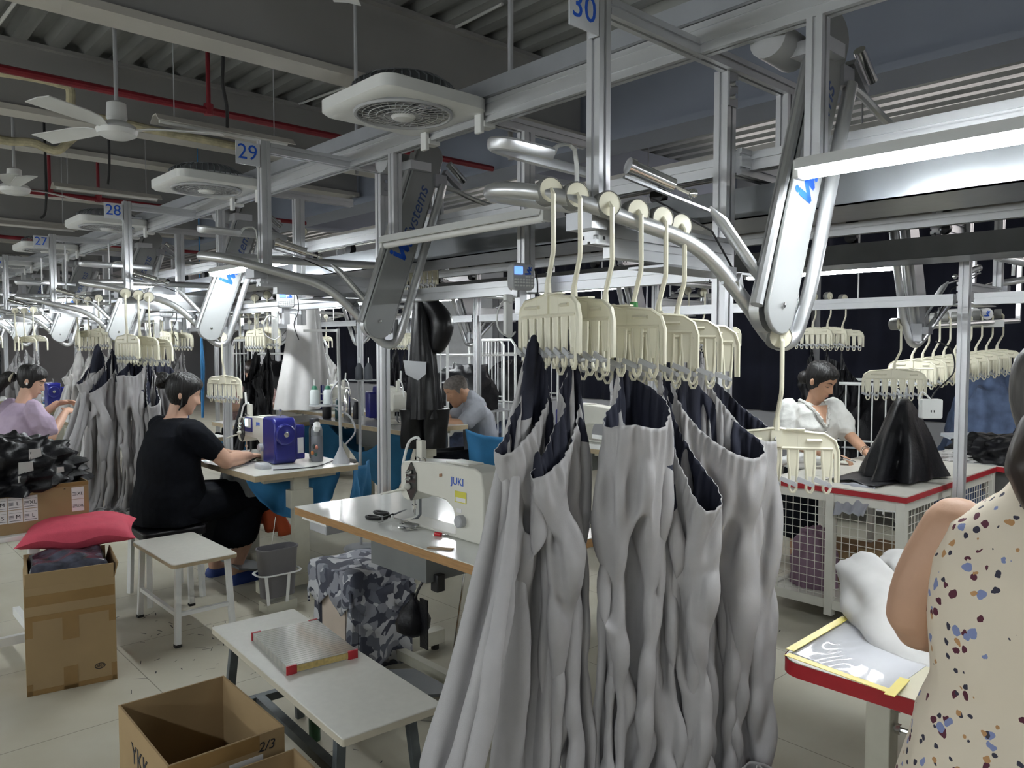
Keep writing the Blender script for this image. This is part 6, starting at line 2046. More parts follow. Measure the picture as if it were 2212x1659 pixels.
o = fused(d, 'dress_top', DRESS, pb, 0.007, 5); cloth_bump(o, 0.012, 0.16, 2)
d = MB()
ln = []
for (x, y, z, w, h) in ((0, -0.14, 0.50, 0.20, 0.06), (0, 0.0, 0.52, 0.25, 0.11), (0, 0.25, 0.535, 0.25, 0.12), (0, 0.47, 0.52, 0.23, 0.115), (0, 0.56, 0.46, 0.215, 0.08)):
    ln.append((W(x, y, z), R_, Vector((0, 0, 1)), w, h))
torso(d, ln)
ln = [(W(0, 0.42, 0.50), R_, F_, 0.23, 0.13), (W(0, 0.40, 0.38), R_, F_, 0.23, 0.15), (W(0, 0.34, 0.24), R_, F_, 0.235, 0.15)]
torso(d, ln)
o = fused(d, 'skirt', DRESS, pb, 0.008, 5); cloth_bump(o, 0.018, 0.2, 5)
hm = hair_cap(HM, 0.052, -0.05, -0.105, 0.17, seed=3)
hm.ball(HM @ Vector((-0.02, -0.125, 0.045)), (0.045, 0.045, 0.042), 14, 10)
hm.tube([HM @ Vector((-0.02 + 0.038 * math.cos(t), -0.13 + 0.02 * math.sin(2 * t), 0.045 + 0.036 * math.sin(t))) for t in [k * PI / 8 for k in range(17)]], 0.017, 8)
hm.tube(spline([HM @ Vector((-0.03, -0.15, 0.06)), HM @ Vector((-0.05, -0.17, 0.075)), HM @ Vector((-0.07, -0.16, 0.07))], 4), [0.012] * 8 + [0.004], 6)
hm.build('hair', HAIR, pb, angle=180)
MB().tube(spline([HM @ Vector((0.07, 0.0, -0.02)), HM @ Vector((0.074, 0.012, -0.06)), HM @ Vector((0.064, 0.006, -0.10))], 4), [0.006] * 8 + [0.002], 6).build('loose_hair', HAIR, pb)
for s in (-1, 1):
    MB().loft([[W(s * 0.13, 0.40, z) + R_ * x * k + F_ * y * k for x, y in rounded(0.09, 0.24, 0.04)] for k, z in ((1, 0.0), (1.03, 0.02), (0.95, 0.045), (0.7, 0.07))]).build('shoe', mat('blue_slipper', (0.02, 0.05, 0.22), 0.6), pb)
t = thing('operator_stool', 'black cushioned seat under the woman in black', 'stool', (1.58, 4.80, 0))
MB().prism(rounded(0.36, 0.42, 0.04), 0.05, spin((1.57, 4.78, 0.405), 0.0)).build('seat', BLACKCLOTH, t, bevel=0.01)
for sx in (-1, 1):
    for sy in (-1, 1):
        MB().bar((1.57 + sx * 0.14, 4.78 + sy * 0.16, 0.38), (1.57 + sx * 0.15, 4.78 + sy * 0.18, 0), 0.026, 0.026).build('leg', WHITEP, t)

# ---------- woman in lilac at the left edge
W = Pose((1.20, 6.86, 0), (0.95, 0.30)); R_, F_ = W.r, W.f
pl_ = person('person in a lilac short sleeved blouse with a black ponytail, seated at the left edge', (1.20, 6.86, 0))
b = MB()
HM = head_matrix(W(0.01, 0.10, 1.225), (0.90, -0.40), 0.42)
add_head(b, HM)
limb(b, [W(0, 0.02, 1.0), W(0, 0.055, 1.10), W(0.005, 0.075, 1.16)], [0.058, 0.05, 0.048])
for s in (1, -1):
    S_, E_, H_ = W(s * 0.17, 0.03, 1.0), W(s * 0.22, 0.12, 0.80), W(s * 0.06, 0.33, 1.0 - 0.03 * s)
    limb(b, [S_, S_.lerp(E_, 0.5), E_, E_.lerp(H_, 0.5), H_], [0.05, 0.046, 0.04, 0.037, 0.026])
    add_hand(b, H_, (F_ * 0.9 - R_ * s * 0.5 + Vector((0, 0, 0.15))), Vector((0, 0, 1)) + R_ * s * 0.6, -s, 0.6)
torso(b, [(W(0, 0, 0.46), R_, F_, 0.16, 0.13), (W(0, 0, 0.85), R_, F_, 0.14, 0.09), (W(0, 0.02, 1.0), R_, F_, 0.09, 0.05)])
for s in (-1, 1):
    limb(b, [W(s * 0.09, 0.04, 0.50), W(s * 0.11, 0.42, 0.50), W(s * 0.11, 0.42, 0.08), W(s * 0.11, 0.52, 0.05)], [0.085, 0.065, 0.042, 0.032])
fused(b, 'body', SKIN3, pl_)
d = MB()
torso(d, [(W(0, -0.02, 0.52), R_, F_, 0.19, 0.165), (W(0, -0.01, 0.66), R_, F_, 0.18, 0.15), (W(0, 0.0, 0.85), R_, F_, 0.185, 0.135), (W(0, 0.01, 0.97), R_, F_, 0.18, 0.11), (W(0, 0.03, 1.045), R_, F_, 0.11, 0.075), (W(0, 0.035, 1.06), R_, F_, 0.07, 0.06)])
for s in (1, -1):
    S_, E_ = W(s * 0.17, 0.03, 1.0), W(s * 0.22, 0.12, 0.80)
    limb(d, [S_ + Vector((0, 0, 0.01)), S_.lerp(E_, 0.45), S_.lerp(E_, 0.75)], [0.078, 0.088, 0.072])
o = fused(d, 'blouse', mat('lilac_blouse', (0.42, 0.33, 0.44), 0.75, 0, 0.04, 30, bump=0.1, bscale=160), pl_, 0.007, 4); cloth_bump(o, 0.014, 0.12, 7)
d = MB()
torso(d, [(W(0, -0.1, 0.48), R_, Vector((0, 0, 1)), 0.18, 0.08), (W(0, 0.1, 0.51), R_, Vector((0, 0, 1)), 0.19, 0.10), (W(0, 0.45, 0.50), R_, Vector((0, 0, 1)), 0.18, 0.085)])
for s in (-1, 1): limb(d, [W(s * 0.11, 0.42, 0.50), W(s * 0.11, 0.43, 0.12)], [0.085, 0.06])
fused(d, 'trousers', DRESS, pl_, 0.009, 4)
hm = hair_cap(HM, 0.055, -0.035, -0.09, 0.13, seed=5)
tail = spline([HM @ Vector((0, -0.10, -0.02)), HM @ Vector((-0.005, -0.15, -0.035)), HM @ Vector((-0.01, -0.18, -0.12)), HM @ Vector((-0.012, -0.185, -0.22)), HM @ Vector((-0.01, -0.20, -0.33))], 6)
hm.tube(tail, [0.03 + 0.018 * math.sin(PI * min(1, i / 16)) if i < 20 else 0.03 * (1 - (i - 19) / 6) + 0.004 for i in range(len(tail))], 12)
hm.build('hair', HAIR, pl_, angle=180)
MB().tube([HM @ Vector((0.034 * math.cos(2 * PI * k / 12), -0.128 , -0.028 + 0.034 * math.sin(2 * PI * k / 12))) for k in range(12)], 0.010, 6, closed=True).build('hair_tie', mat('cream_scrunchie', (0.55, 0.5, 0.38), 0.7), pl_)
MB().lohi((0, 0, 0), (0.001, 0.001, 0.001)).ball(HM @ Vector((0.082, 0.0, -0.022)), (0.006, 0.008, 0.012), 8, 6).build('earbud', WHITEP, pl_)
MB().tube([W(0.115 + 0.0, 0.25, 0.905) + R_ * 0.034 * math.cos(2 * PI * k / 14) + Vector((0, 0, 0.034 * math.sin(2 * PI * k / 14))) for k in range(14)], 0.003, 5, closed=True).build('bracelet', CHROME, pl_)
face_marks(pl_, HM)

# ---------- woman in white behind the mesh table
W = Pose((5.02, 2.47, 0), (-0.40, -0.92)); R_, F_ = W.r, W.f
pw = person('person in a white puff sleeved blouse with black hair, working at the mesh table', (5.02, 2.47, 0))
b = MB()
HM = head_matrix(W(-0.01, 0.07, 1.262), (-0.05, -1.0), 0.50)
add_head(b, HM, scale=1.04)
limb(b, [W(0, 0.0, 1.05), W(0, 0.03, 1.13), W(-0.005, 0.05, 1.20)], [0.06, 0.049, 0.047])
RA = [W(0.185, 0.0, 1.06), W(0.25, 0.08, 0.86), W(0.13, 0.34, 0.80)]
LA = [W(-0.185, 0.0, 1.06), W(-0.225, 0.10, 0.90), W(-0.155, 0.36, 0.80)]
for A in (RA, LA): limb(b, [A[0], A[0].lerp(A[1], 0.5), A[1], A[1].lerp(A[2], 0.5), A[2]], [0.05, 0.046, 0.038, 0.035, 0.025])
add_hand(b, RA[2], F_ * 0.75 - R_ * 0.75 + Vector((0, 0, -0.1)), Vector((0, 0, 1)), -1, 0.75)
add_hand(b, LA[2], F_ * 0.95 + R_ * 0.05 + Vector((0, 0, -0.2)), Vector((0, 0, 1)) - R_ * 0.5, 1, 0.55)
torso(b, [(W(0, 0, 0.55), R_, F_, 0.16, 0.12), (W(0, 0, 0.9), R_, F_, 0.15, 0.1), (W(0, 0.0, 1.08), R_, F_, 0.14, 0.07)])
for s in (-1, 1): limb(b, [W(s * 0.09, 0, 0.62), W(s * 0.10, 0.02, 0.36), W(s * 0.10, 0.0, 0.07), W(s * 0.10, 0.12, 0.04)], [0.09, 0.06, 0.042, 0.032])
fused(b, 'body', SKIN, pw)
d = MB()
torso(d, [(W(0, 0, 0.62), R_, F_, 0.175, 0.14), (W(0, 0.0, 0.80), R_, F_, 0.165, 0.13), (W(0, 0.01, 0.95), R_, F_, 0.185, 0.135), (W(0, 0.0, 1.05), R_, F_, 0.18, 0.11), (W(0, 0.0, 1.10), R_, F_, 0.12, 0.075), (W(0, 0.0, 1.118), R_, F_, 0.085, 0.066)])
for A in (RA, LA):
    limb(d, [A[0] + Vector((0, 0, 0.015)), A[0].lerp(A[1], 0.4), A[0].lerp(A[1], 0.85)], [0.078, 0.088, 0.075])
WB = mat('white_blouse_cloth', (0.66, 0.66, 0.63), 0.8, 0, 0.03, 30, bump=0.12, bscale=150)
o = fused(d, 'blouse', WB, pw, 0.007, 4); cloth_bump(o, 0.014, 0.10, 11)
fr = MB()
q = [W(x, y, z) for x, y, z in ((-0.085, -0.02, 1.13), (-0.075, 0.06, 1.10), (-0.04, 0.125, 1.03), (0.0, 0.145, 0.96), (0.04, 0.125, 1.03), (0.075, 0.06, 1.10), (0.085, -0.02, 1.13))]
P = spline(q, 8)
P = [p + Vector((0, 0, 0.006 * math.sin(k * 2.1))) + F_ * 0.006 * math.cos(k * 2.1) for k, p in enumerate(P)]
fr.tube(P, 0.010, 6)
fr.build('frilled_neckline', WB, pw)
v = MB(); v.grid(lambda u, w: tuple(W((u - 0.5) * 0.13 * (1 - w) , 0.085 + 0.058 * w + 0.006 * math.cos((u - .5) * 4), 1.098 - 0.135 * w)), 8, 8)
v.build('bare_throat', SKIN, pw, angle=180)
for k in range(3):
    MB().ball(W(0.002, 0.148 - 0.002 * k, 0.93 - 0.09 * k), 0.007, 8, 6).build('button', CHROME, pw)
d = MB()
torso(d, [(W(0, 0, 0.68), R_, F_, 0.17, 0.135), (W(0, 0, 0.5), R_, F_, 0.19, 0.15), (W(0, 0, 0.2), R_, F_, 0.18, 0.15)])
fused(d, 'skirt', DRESS, pw, 0.009, 4)
hm = hair_cap(HM, 0.058, -0.03, -0.085, 0.12, seed=9, scale=1.04)
hm.ball(HM @ Vector((0, -0.11, -0.04)), (0.045, 0.04, 0.045), 12, 8)
hm.build('hair', HAIR, pw, angle=180)
face_marks(pw, HM)
for k in range(2):
    c = LA[1].lerp(LA[2], 0.82 + 0.06 * k)
    ax = basis(LA[2] - LA[1])
    MB().tube([c + ax[0] * 0.031 * math.cos(2 * PI * j / 14) + ax[1] * 0.031 * math.sin(2 * PI * j / 14) for j in range(14)], 0.0025, 5, closed=True).build('bracelet', CHROME, pw)

# ---------- grey shirted man in the middle distance
W = Pose((4.20, 5.02, 0), (-0.80, 0.45)); R_, F_ = W.r, W.f
pm = person('person with cropped grey hair and grey polo shirt, bent over a table', (4.38, 5.22, 0))
b = MB()
HM = head_matrix(W(0.02, 0.16, 1.115), (-0.92, 0.20), 0.45)
add_head(b, HM, scale=1.08)
limb(b, [W(0, 0.0, 0.98), W(0, 0.06, 1.05), W(0.005, 0.11, 1.09)], [0.07, 0.06, 0.058])
RA = [W(0.19, 0.02, 0.96), W(0.27, 0.16, 0.86), W(0.05, 0.42, 0.865)]
LA = [W(-0.19, 0.02, 0.96), W(-0.27, 0.16, 0.86), W(-0.06, 0.40, 0.865)]
for s, A in ((1, RA), (-1, LA)):
    limb(b, [A[0], A[0].lerp(A[1], 0.5), A[1], A[1].lerp(A[2], 0.5), A[2]], [0.055, 0.052, 0.044, 0.04, 0.028])
    add_hand(b, A[2], F_ * 0.6 - R_ * s * 0.7, Vector((0, 0, 1)), -s, 0.5)
torso(b, [(W(0, -0.05, 0.5), R_, F_, 0.16, 0.12), (W(0, -0.02, 0.85), R_, F_, 0.17, 0.11), (W(0, 0.0, 0.99), R_, F_, 0.14, 0.08)])
for s in (-1, 1): limb(b, [W(s * 0.09, 0.0, 0.52), W(s * 0.12, 0.42, 0.52), W(s * 0.12, 0.42, 0.08), W(s * 0.12, 0.54, 0.04)], [0.09, 0.07, 0.045, 0.035])
fused(b, 'body', SKIN2, pm)
d = MB()
torso(d, [(W(0, -0.06, 0.48), R_, F_, 0.20, 0.16), (W(0, -0.04, 0.75), R_, F_, 0.20, 0.15), (W(0, -0.01, 0.93), R_, F_, 0.205, 0.125), (W(0, 0.02, 1.015), R_, F_, 0.12, 0.085), (W(0, 0.04, 1.04), R_, F_, 0.078, 0.07)])
for A in (RA, LA): limb(d, [A[0], A[0].lerp(A[1], 0.8)], [0.08, 0.078])
limb(d, [W(0, 0.0, 0.985), W(0, 0.045, 1.045)], [0.10, 0.080])
o = fused(d, 'polo_shirt', mat('grey_polo_cloth', (0.27, 0.28, 0.31), 0.8, 0, 0.04, 30), pm, 0.008, 4); cloth_bump(o, 0.014, 0.14, 4)
d = MB()
torso(d, [(W(0, -0.1, 0.50), R_, Vector((0, 0, 1)), 0.18, 0.08), (W(0, 0.42, 0.52), R_, Vector((0, 0, 1)), 0.19, 0.09)])
for s in (-1, 1):
    limb(d, [W(s * 0.12, 0.42, 0.52), W(s * 0.12, 0.42, 0.12)], [0.09, 0.065])
    limb(d, [W(s * 0.09, 0.0, 0.52), W(s * 0.12, 0.42, 0.52)], [0.115, 0.09])
fused(d, 'trousers', DRESS, pm, 0.01, 4)
hair_cap(HM, 0.06, 0.0, -0.06, 0.035, seed=2, scale=1.08, wob=0.001).build('cropped_hair', mat('cropped_grey_hair', (0.17, 0.15, 0.135), 0.8, 0, 0.3, 60, bump=0.4, bscale=300), pm, angle=180)
face_marks(pm, HM)

# ---------- small figure in a pink print behind the pale trousers
W = Pose((3.22, 7.28, 0), (-0.15, -0.99)); R_, F_ = W.r, W.f
pk = person('person with short dark hair in a dusty pink patterned shirt, far behind the blue machine', (3.22, 7.28, 0))
b = MB()
HM = head_matrix(W(0.0, 0.12, 1.235), (-0.45, -0.9), 0.55)
add_head(b, HM)
limb(b, [W(0, 0, 1.05), W(0, 0.08, 1.18)], [0.06, 0.05])
for s in (1, -1):
    A = [W(s * 0.17, 0.02, 1.04), W(s * 0.24, 0.16, 0.90), W(s * 0.06, 0.36, 0.93)]
    limb(b, [A[0], A[1], A[2]], [0.05, 0.042, 0.028])
    add_hand(b, A[2], F_ * 0.6 - R_ * s * 0.6, (0, 0, 1), -s, 0.5)
for s in (-1, 1): limb(b, [W(s * 0.09, 0, 0.52), W(s * 0.11, 0.4, 0.52), W(s * 0.11, 0.4, 0.05)], [0.09, 0.065, 0.04])
torso(b, [(W(0, 0, 0.46), R_, F_, 0.16, 0.12), (W(0, 0, 1.05), R_, F_, 0.13, 0.08)])
fused(b, 'body', SKIN3, pk, 0.008)
d = MB()
torso(d, [(W(0, -0.02, 0.5), R_, F_, 0.19, 0.15), (W(0, 0, 0.9), R_, F_, 0.19, 0.13), (W(0, 0.01, 1.04), R_, F_, 0.17, 0.10), (W(0, 0.03, 1.10), R_, F_, 0.075, 0.066)])
for s in (1, -1): limb(d, [W(s * 0.17, 0.02, 1.03), W(s * 0.225, 0.12, 0.93)], [0.075, 0.07])
fused(d, 'patterned_shirt', mat('dusty_pink_print', (0.36, 0.23, 0.21), 0.8, 0, 0.55, 34), pk, 0.009)
hair_cap(HM, 0.055, -0.02, -0.08, 0.10, seed=6).build('hair', HAIRB, pk, angle=180)
face_marks(pk, HM)


# ---------- woman in a floral sleeveless blouse at the right edge, seen from behind
def floral(nt, vec):
    base = nt.nodes.new('ShaderNodeRGB'); base.outputs[0].default_value = (0.68, 0.60, 0.48, 1)
    cur = base.outputs[0]
    for sc, thr, col, off in ((36, 0.26, (0.085, 0.012, 0.03, 1), 0.0), (30, 0.24, (0.20, 0.24, 0.44, 1), 3.7), (42, 0.22, (0.03, 0.028, 0.05, 1), 8.1), (34, 0.20, (0.45, 0.24, 0.10, 1), 5.2)):
        mp = nt.nodes.new('ShaderNodeMapping'); mp.inputs['Location'].default_value = (off, off * 0.7, off * 1.3)
        nt.links.new(vec, mp.inputs[0])
        nz = nt.nodes.new('ShaderNodeTexNoise'); nz.inputs['Scale'].default_value = 45
        nt.links.new(mp.outputs[0], nz.inputs['Vector'])
        mx0 = nt.nodes.new('ShaderNodeMixRGB'); mx0.inputs[0].default_value = 0.018
        nt.links.new(mp.outputs[0], mx0.inputs[1]); nt.links.new(nz.outputs['Color'], mx0.inputs[2])
        v = nt.nodes.new('ShaderNodeTexVoronoi'); v.inputs['Scale'].default_value = sc
        nt.links.new(mx0.outputs[0], v.inputs['Vector'])
        sep = nt.nodes.new('ShaderNodeSeparateColor'); nt.links.new(v.outputs['Color'], sep.inputs[0])
        lt = nt.nodes.new('ShaderNodeMath'); lt.operation = 'LESS_THAN'; lt.inputs[1].default_value = thr
        nt.links.new(v.outputs['Distance'], lt.inputs[0])
        g = nt.nodes.new('ShaderNodeMath'); g.operation = 'GREATER_THAN'; g.inputs[1].default_value = 0.34
        nt.links.new(sep.outputs[0], g.inputs[0])
        mu = nt.nodes.new('ShaderNodeMath'); mu.operation = 'MULTIPLY'
        nt.links.new(lt.outputs[0], mu.inputs[0]); nt.links.new(g.outputs[0], mu.inputs[1])
        mx = nt.nodes.new('ShaderNodeMixRGB'); mx.inputs[2].default_value = col
        nt.links.new(mu.outputs[0], mx.inputs[0]); nt.links.new(cur, mx.inputs[1])
        cur = mx.outputs[0]
    return cur


W = Pose((1.55, 0.319, 0), (1, 0.02)); R_, F_ = W.r, W.f
pf = person('person in a cream floral sleeveless blouse at the right edge, seen from behind', (1.62, 0.385, 0))
b = MB()
HM = head_matrix(W(0.0, 0.03, 1.385), (0.93, -0.30), 0.25)
add_head(b, HM)
limb(b, [W(0, -0.01, 1.18), W(0, 0.0, 1.25), W(0, 0.015, 1.32)], [0.062, 0.055, 0.053])
LA = [W(-0.160, 0.0, 1.165), W(-0.208, -0.015, 1.06), W(-0.222, 0.0, 0.965), W(-0.14, 0.20, 0.915), W(-0.09, 0.33, 0.86)]
RA = [W(0.160, 0.0, 1.165), W(0.208, -0.015, 1.06), W(0.222, 0.0, 0.965), W(0.16, 0.20, 0.915), W(0.09, 0.33, 0.86)]
for s, A in ((-1, LA), (1, RA)):
    limb(b, spline(A, 3), [0.058, 0.057, 0.055, 0.053, 0.05, 0.047, 0.044, 0.043, 0.042, 0.038, 0.034, 0.03, 0.026][:13])
    add_hand(b, A[-1], F_ * 0.8 - R_ * s * 0.4 + Vector((0, 0, -0.3)), Vector((0, 0, 1)), -s, 0.6)
torso(b, [(W(0, 0, 0.85), R_, F_, 0.17, 0.12), (W(0, 0, 1.0), R_, F_, 0.15, 0.10), (W(0, 0, 1.16), R_, F_, 0.165, 0.09), (W(0, 0, 1.215), R_, F_, 0.11, 0.065)])
for s in (-1, 1): limb(b, [W(s * 0.09, 0, 0.82), W(s * 0.095, 0.02, 0.44), W(s * 0.095, 0.0, 0.08), W(s * 0.1, 0.12, 0.04)], [0.10, 0.065, 0.042, 0.034])
fused(b, 'body', skin_mat('soft_skin', (0.50, 0.30, 0.20)), pf, 0.005, 6)
d = MB()
torso(d, [(W(0, 0, 0.60), R_, F_, 0.265, 0.19), (W(0, 0, 0.75), R_, F_, 0.24, 0.17), (W(0, 0, 0.90), R_, F_, 0.20, 0.14), (W(0, 0, 1.02), R_, F_, 0.208, 0.138), (W(0, -0.005, 1.12), R_, F_, 0.196, 0.13), (W(0, -0.005, 1.19), R_, F_, 0.178, 0.10), (W(0, 0.0, 1.245), R_, F_, 0.095, 0.075), (W(0, 0.005, 1.275), R_, F_, 0.070, 0.066)])
o = fused(d, 'floral_blouse', ramp_mat('floral_print_cloth', floral, 0.75), pf, 0.006, 5); cloth_bump(o, 0.009, 0.14, 21)
P = [W(0.072 * math.cos(2 * PI * k / 40), 0.005 + 0.070 * math.sin(2 * PI * k / 40), 1.283 + 0.006 * math.sin(k * 2.2)) for k in range(40)]
MB().tube(P, 0.0075, 6, closed=True).build('ruffled_collar', mat('cream_cloth', (0.60, 0.525, 0.42), 0.75), pf)
d = MB()
torso(d, [(W(0, 0, 0.72), R_, F_, 0.19, 0.15), (W(0, 0, 0.45), R_, F_, 0.20, 0.15), (W(0, 0, 0.12), R_, F_, 0.18, 0.14)])
fused(d, 'dark_trousers', DRESS, pf, 0.01, 3)
hm = hair_cap(HM, 0.06, -0.015, -0.10, 0.14, seed=12)
hm.build('hair', mat('grey_streaked_hair', (0.075, 0.07, 0.068), 0.36, 0, 0.85, 34, bump=0.3, bscale=40, stretch=(1, 1, 0.10)), pf, angle=180)
tl = spline([HM @ Vector((0.03, -0.075, -0.03)), HM @ Vector((0.035, -0.085, -0.10)), HM @ Vector((0.04, -0.085, -0.13)), HM @ Vector((0.045, -0.08, -0.18))], 6)
MB().tube(tl, [0.052 + 0.014 * math.sin(PI * i / (len(tl) - 1)) - 0.02 * (i / (len(tl) - 1)) ** 3 for i in range(len(tl))], 14).build('ponytail', HAIRB, pf, angle=180)
p = at(1995, 1650, d=1.55)
t = thing('seat_pad', 'black seat pad poking up at the bottom right beside the floral blouse', 'seat', (p.x, p.y, 0))
MB().prism(rounded(0.30, 0.30, 0.08), 0.05, spin((p.x + 0.16, p.y - 0.16, p.z - 0.005), 0.3)).build('pad', BLACKRUB, t, bevel=0.012)
MB().cyl((p.x + 0.16, p.y - 0.16, 0.03), (p.x + 0.16, p.y - 0.16, p.z - 0.03), 0.025, 12).lathe([(0.2, 0), (0.2, 0.02), (0.03, 0.04)], (p.x + 0.16, p.y - 0.16, 0)).build('pedestal', DARKSTEEL, t)
# ------------------------------------------------------------------ the rest of the hall behind
def bake(o):
    dg = bpy.context.evaluated_depsgraph_get()
    return bpy.data.meshes.new_from_object(o.evaluated_get(dg))


def recolour(me, mats, name):
    m = me.copy(); m.name = name
    m.materials.clear()
    for x in mats: m.materials.append(x)
    return m


LOW = [recolour(o.data, [TROUSER] * 4, 'trousers_plain') for o in trousers]
DARK = [recolour(o.data, [BLACKCLOTH] * 4, 'trousers_dark') for o in trousers[:4]]
PALE = [recolour(o.data, [PALECLOTH] * 4, 'trousers_pale') for o in trousers[:4]]


def hung(me, p, rz, sc, label, group):
    """a garment whose highest point hangs at p"""
    o = bpy.data.objects.new('trousers', me)
    COL.objects.link(o)
    vs = np.array([tuple(v.co) for v in me.vertices])
    i = vs[:, 2].argmax()
    top = Vector(vs[i]) * sc
    R3 = Matrix.Rotation(rz, 4, 'Z')
    o.location = Vector(p) - (R3 @ top)
    o.rotation_euler = (0, 0, rz)
    o.scale = (sc, sc, sc)
    return tag(o, label, 'trousers', group)


# pale trousers hanging between the stations
hp = at(655, 640, d=5.35)
h = hang(hp + Vector((0, 0, 0.44)), body_angle(20), 'cream hanger above the pale trousers', 'hangers between the stations')
draped((hp.x, hp.y, hp.z + 0.02), 0.80, 0.075, 0.155, 'trousers', PALECLOTH, 'pale grey trousers hanging cuffs down behind the blue machine', 'trousers', 5, 4, 0.16, 0.8, lean=(-0.03, 0.02))
hb = at(668, 650, d=5.7)
draped((hb.x, hb.y, hb.z), 0.62, 0.06, 0.13, 'trousers', PALECLOTH, 'second pale garment close behind the pale trousers', 'trousers', 6, 5, 0.2, 0.8)
# black shiny jacket and trousers
SHINY = mat('black_coated_cloth', (0.007, 0.007, 0.008), 0.3, 0, 0.2, 20, bump=0.3, bscale=14, spec=0.3)
jb = at(908, 625, d=5.15)
draped((jb.x, jb.y, jb.z), 0.86, 0.045, 0.125, 'jacket', SHINY, 'black shiny coated jacket hanging beside the number 29 lift arm', 'jacket', 8, 5, 0.25, 0.75, lean=(0.03, -0.02))
tag(MB().tube(spline([jb + _R * 0.03 + Vector((0, 0, -0.06)), jb + _R * 0.14 + Vector((0, 0, -0.22)), jb + _R * 0.10 + Vector((0, 0, -0.42))], 6), [0.05, 0.055, 0.06, 0.065, 0.07, 0.075, 0.08, 0.08, 0.075, 0.07, 0.06, 0.05, 0.03], 12).build('sleeve', SHINY, angle=180), 'black shiny sleeve sticking out beside the hanging jacket', 'sleeve')
hang(jb + Vector((0, 0, 0.43)), body_angle(40), 'cream hanger of the black shiny jacket', 'hangers between the stations')
pj = jb - _R * 0.02 - _F0 * 0.16 + Vector((0, 0, -0.50))
tag(MB().prism([(-0.075, 0.03), (0.075, 0.02), (0.07, -0.06), (0.02, -0.10), (-0.06, -0.06)], 0.006, face_matrix(pj, tuple(_R), (0, 0, 1))).build('pocket_flap', mat('silver_grey_flap', (0.45, 0.46, 0.48), 0.35)), 'silver grey flap on the black shiny jacket', 'flap')
for i, dx in enumerate((-0.05, 0.10)):
    q = jb + _R * dx + Vector((0, 0, -0.80))
    draped((q.x, q.y, q.z), 0.26, 0.10, 0.085, 'trouser_leg', SHINY, 'black coated trouser leg below the shiny jacket, %s one' % ('left', 'right')[i], 'trousers', 30 + i, 3, 0.12, 0.7)

# table, machine and slings of the grey shirted man
sewing_table('wooden edged table the grey shirted man leans on', 3.28, 3.93, 4.80, 6.05, 0.86, EDGETAN)
m2 = dup(mb28, Vector((3.60, 5.40, 0.86)), PI * 0.9, 'sewing machine in front of the grey shirted man')
cloth_sag((3.27, 5.85, 0.83), (3.27, 4.95, 0.83), (3.55, 4.95, 0.80), (3.55, 5.85, 0.80), 0.52, 'blue_sling', BLUECLOTH, 'large blue cloth sling hung below the table of the grey shirted man', 'cloth sling', 2)
cloth_sag((3.90, 4.79, 0.83), (4.50, 4.62, 0.82), (4.40, 4.74, 0.45), (3.95, 4.79, 0.50), 0.22, 'blue_sling', BLUECLOTH, 'blue cloth sling at the right below the grey shirted man', 'cloth sling', 4)
cloth_sag((2.74, 6.43, 0.80), (3.74, 6.43, 0.80), (3.74, 6.42, 0.40), (2.74, 6.42, 0.42), 0.12, 'blue_sling', BLUECLOTH, 'blue cloth sling below the person in the pink print', 'cloth sling', 11)
sewing_table('table of the person in the pink print', 2.75, 3.75, 6.45, 7.05, 0.80, EDGETAN)
for i, (px, lab, m_) in enumerate(((776, 'dark thread spool on the middle stand, left one', DARKSTEEL), (796, 'dark thread spool on the middle stand, right one', DARKSTEEL))):
    p = at(px, 820, d=5.6)
    spool(p.x, p.y, p.z, lab, mat('slate_thread', (0.05, 0.055, 0.065), 0.8), 'spools on the middle stand', mat('slate_cone', (0.05, 0.055, 0.065), 0.8))
p = at(786, 820, d=5.6)
ts2 = thing('thread_stand', 'thread stand with two dark spools behind the number 29 post', 'thread stand', (p.x, p.y, 0))
MB().lathe([(0.02, -0.012), (0.11, -0.008), (0.11, 0.0), (0.02, 0.0)], p, seg=18).build('spool_plate', GREYP, ts2)
MB().cyl((p.x, p.y + 0.06, 0.0), (p.x, p.y + 0.06, p.z + 0.5), 0.011, 8).build('pole', GREYP, ts2)
MB().lathe([(0.13, 0), (0.12, 0.015), (0.02, 0.03)], (p.x, p.y + 0.06, 0), seg=16).build('stand_foot', GREYP, ts2)
for px, lab, col, hh, r in ((778, 'black thread cone on the table of the grey shirted man', (0.02, 0.02, 0.025), 0.15, 0.04), (793, 'teal thread cone on the table of the grey shirted man', (0.03, 0.10, 0.11), 0.16, 0.025), (806, 'steel vacuum flask on the table of the grey shirted man', None, 0.26, 0.035), (818, 'dark bottle beside the steel vacuum flask', (0.015, 0.015, 0.02), 0.15, 0.03)):
    p = at(px, 885, d=6.9)
    p.z = 0.86
    q = at(px, 880, Z=0.86)
    p = Vector((3.45 - (px - 800) * -0.004, 5.92 - (px - 800) * 0.0055, 0.86))
    o = MB().lathe([(r * 0.9, 0), (r, 0.01), (r, hh * 0.7), (r * 0.6, hh * 0.86), (r * 0.55, hh)], p, seg=16)
    tag(o.build('vacuum_flask' if col is None else 'thread_cone' if 'cone' in lab else 'bottle', CHROME if col is None else mat('thing_%d' % px, col, 0.5)), lab, 'flask' if col is None else 'thread cone' if 'cone' in lab else 'bottle')


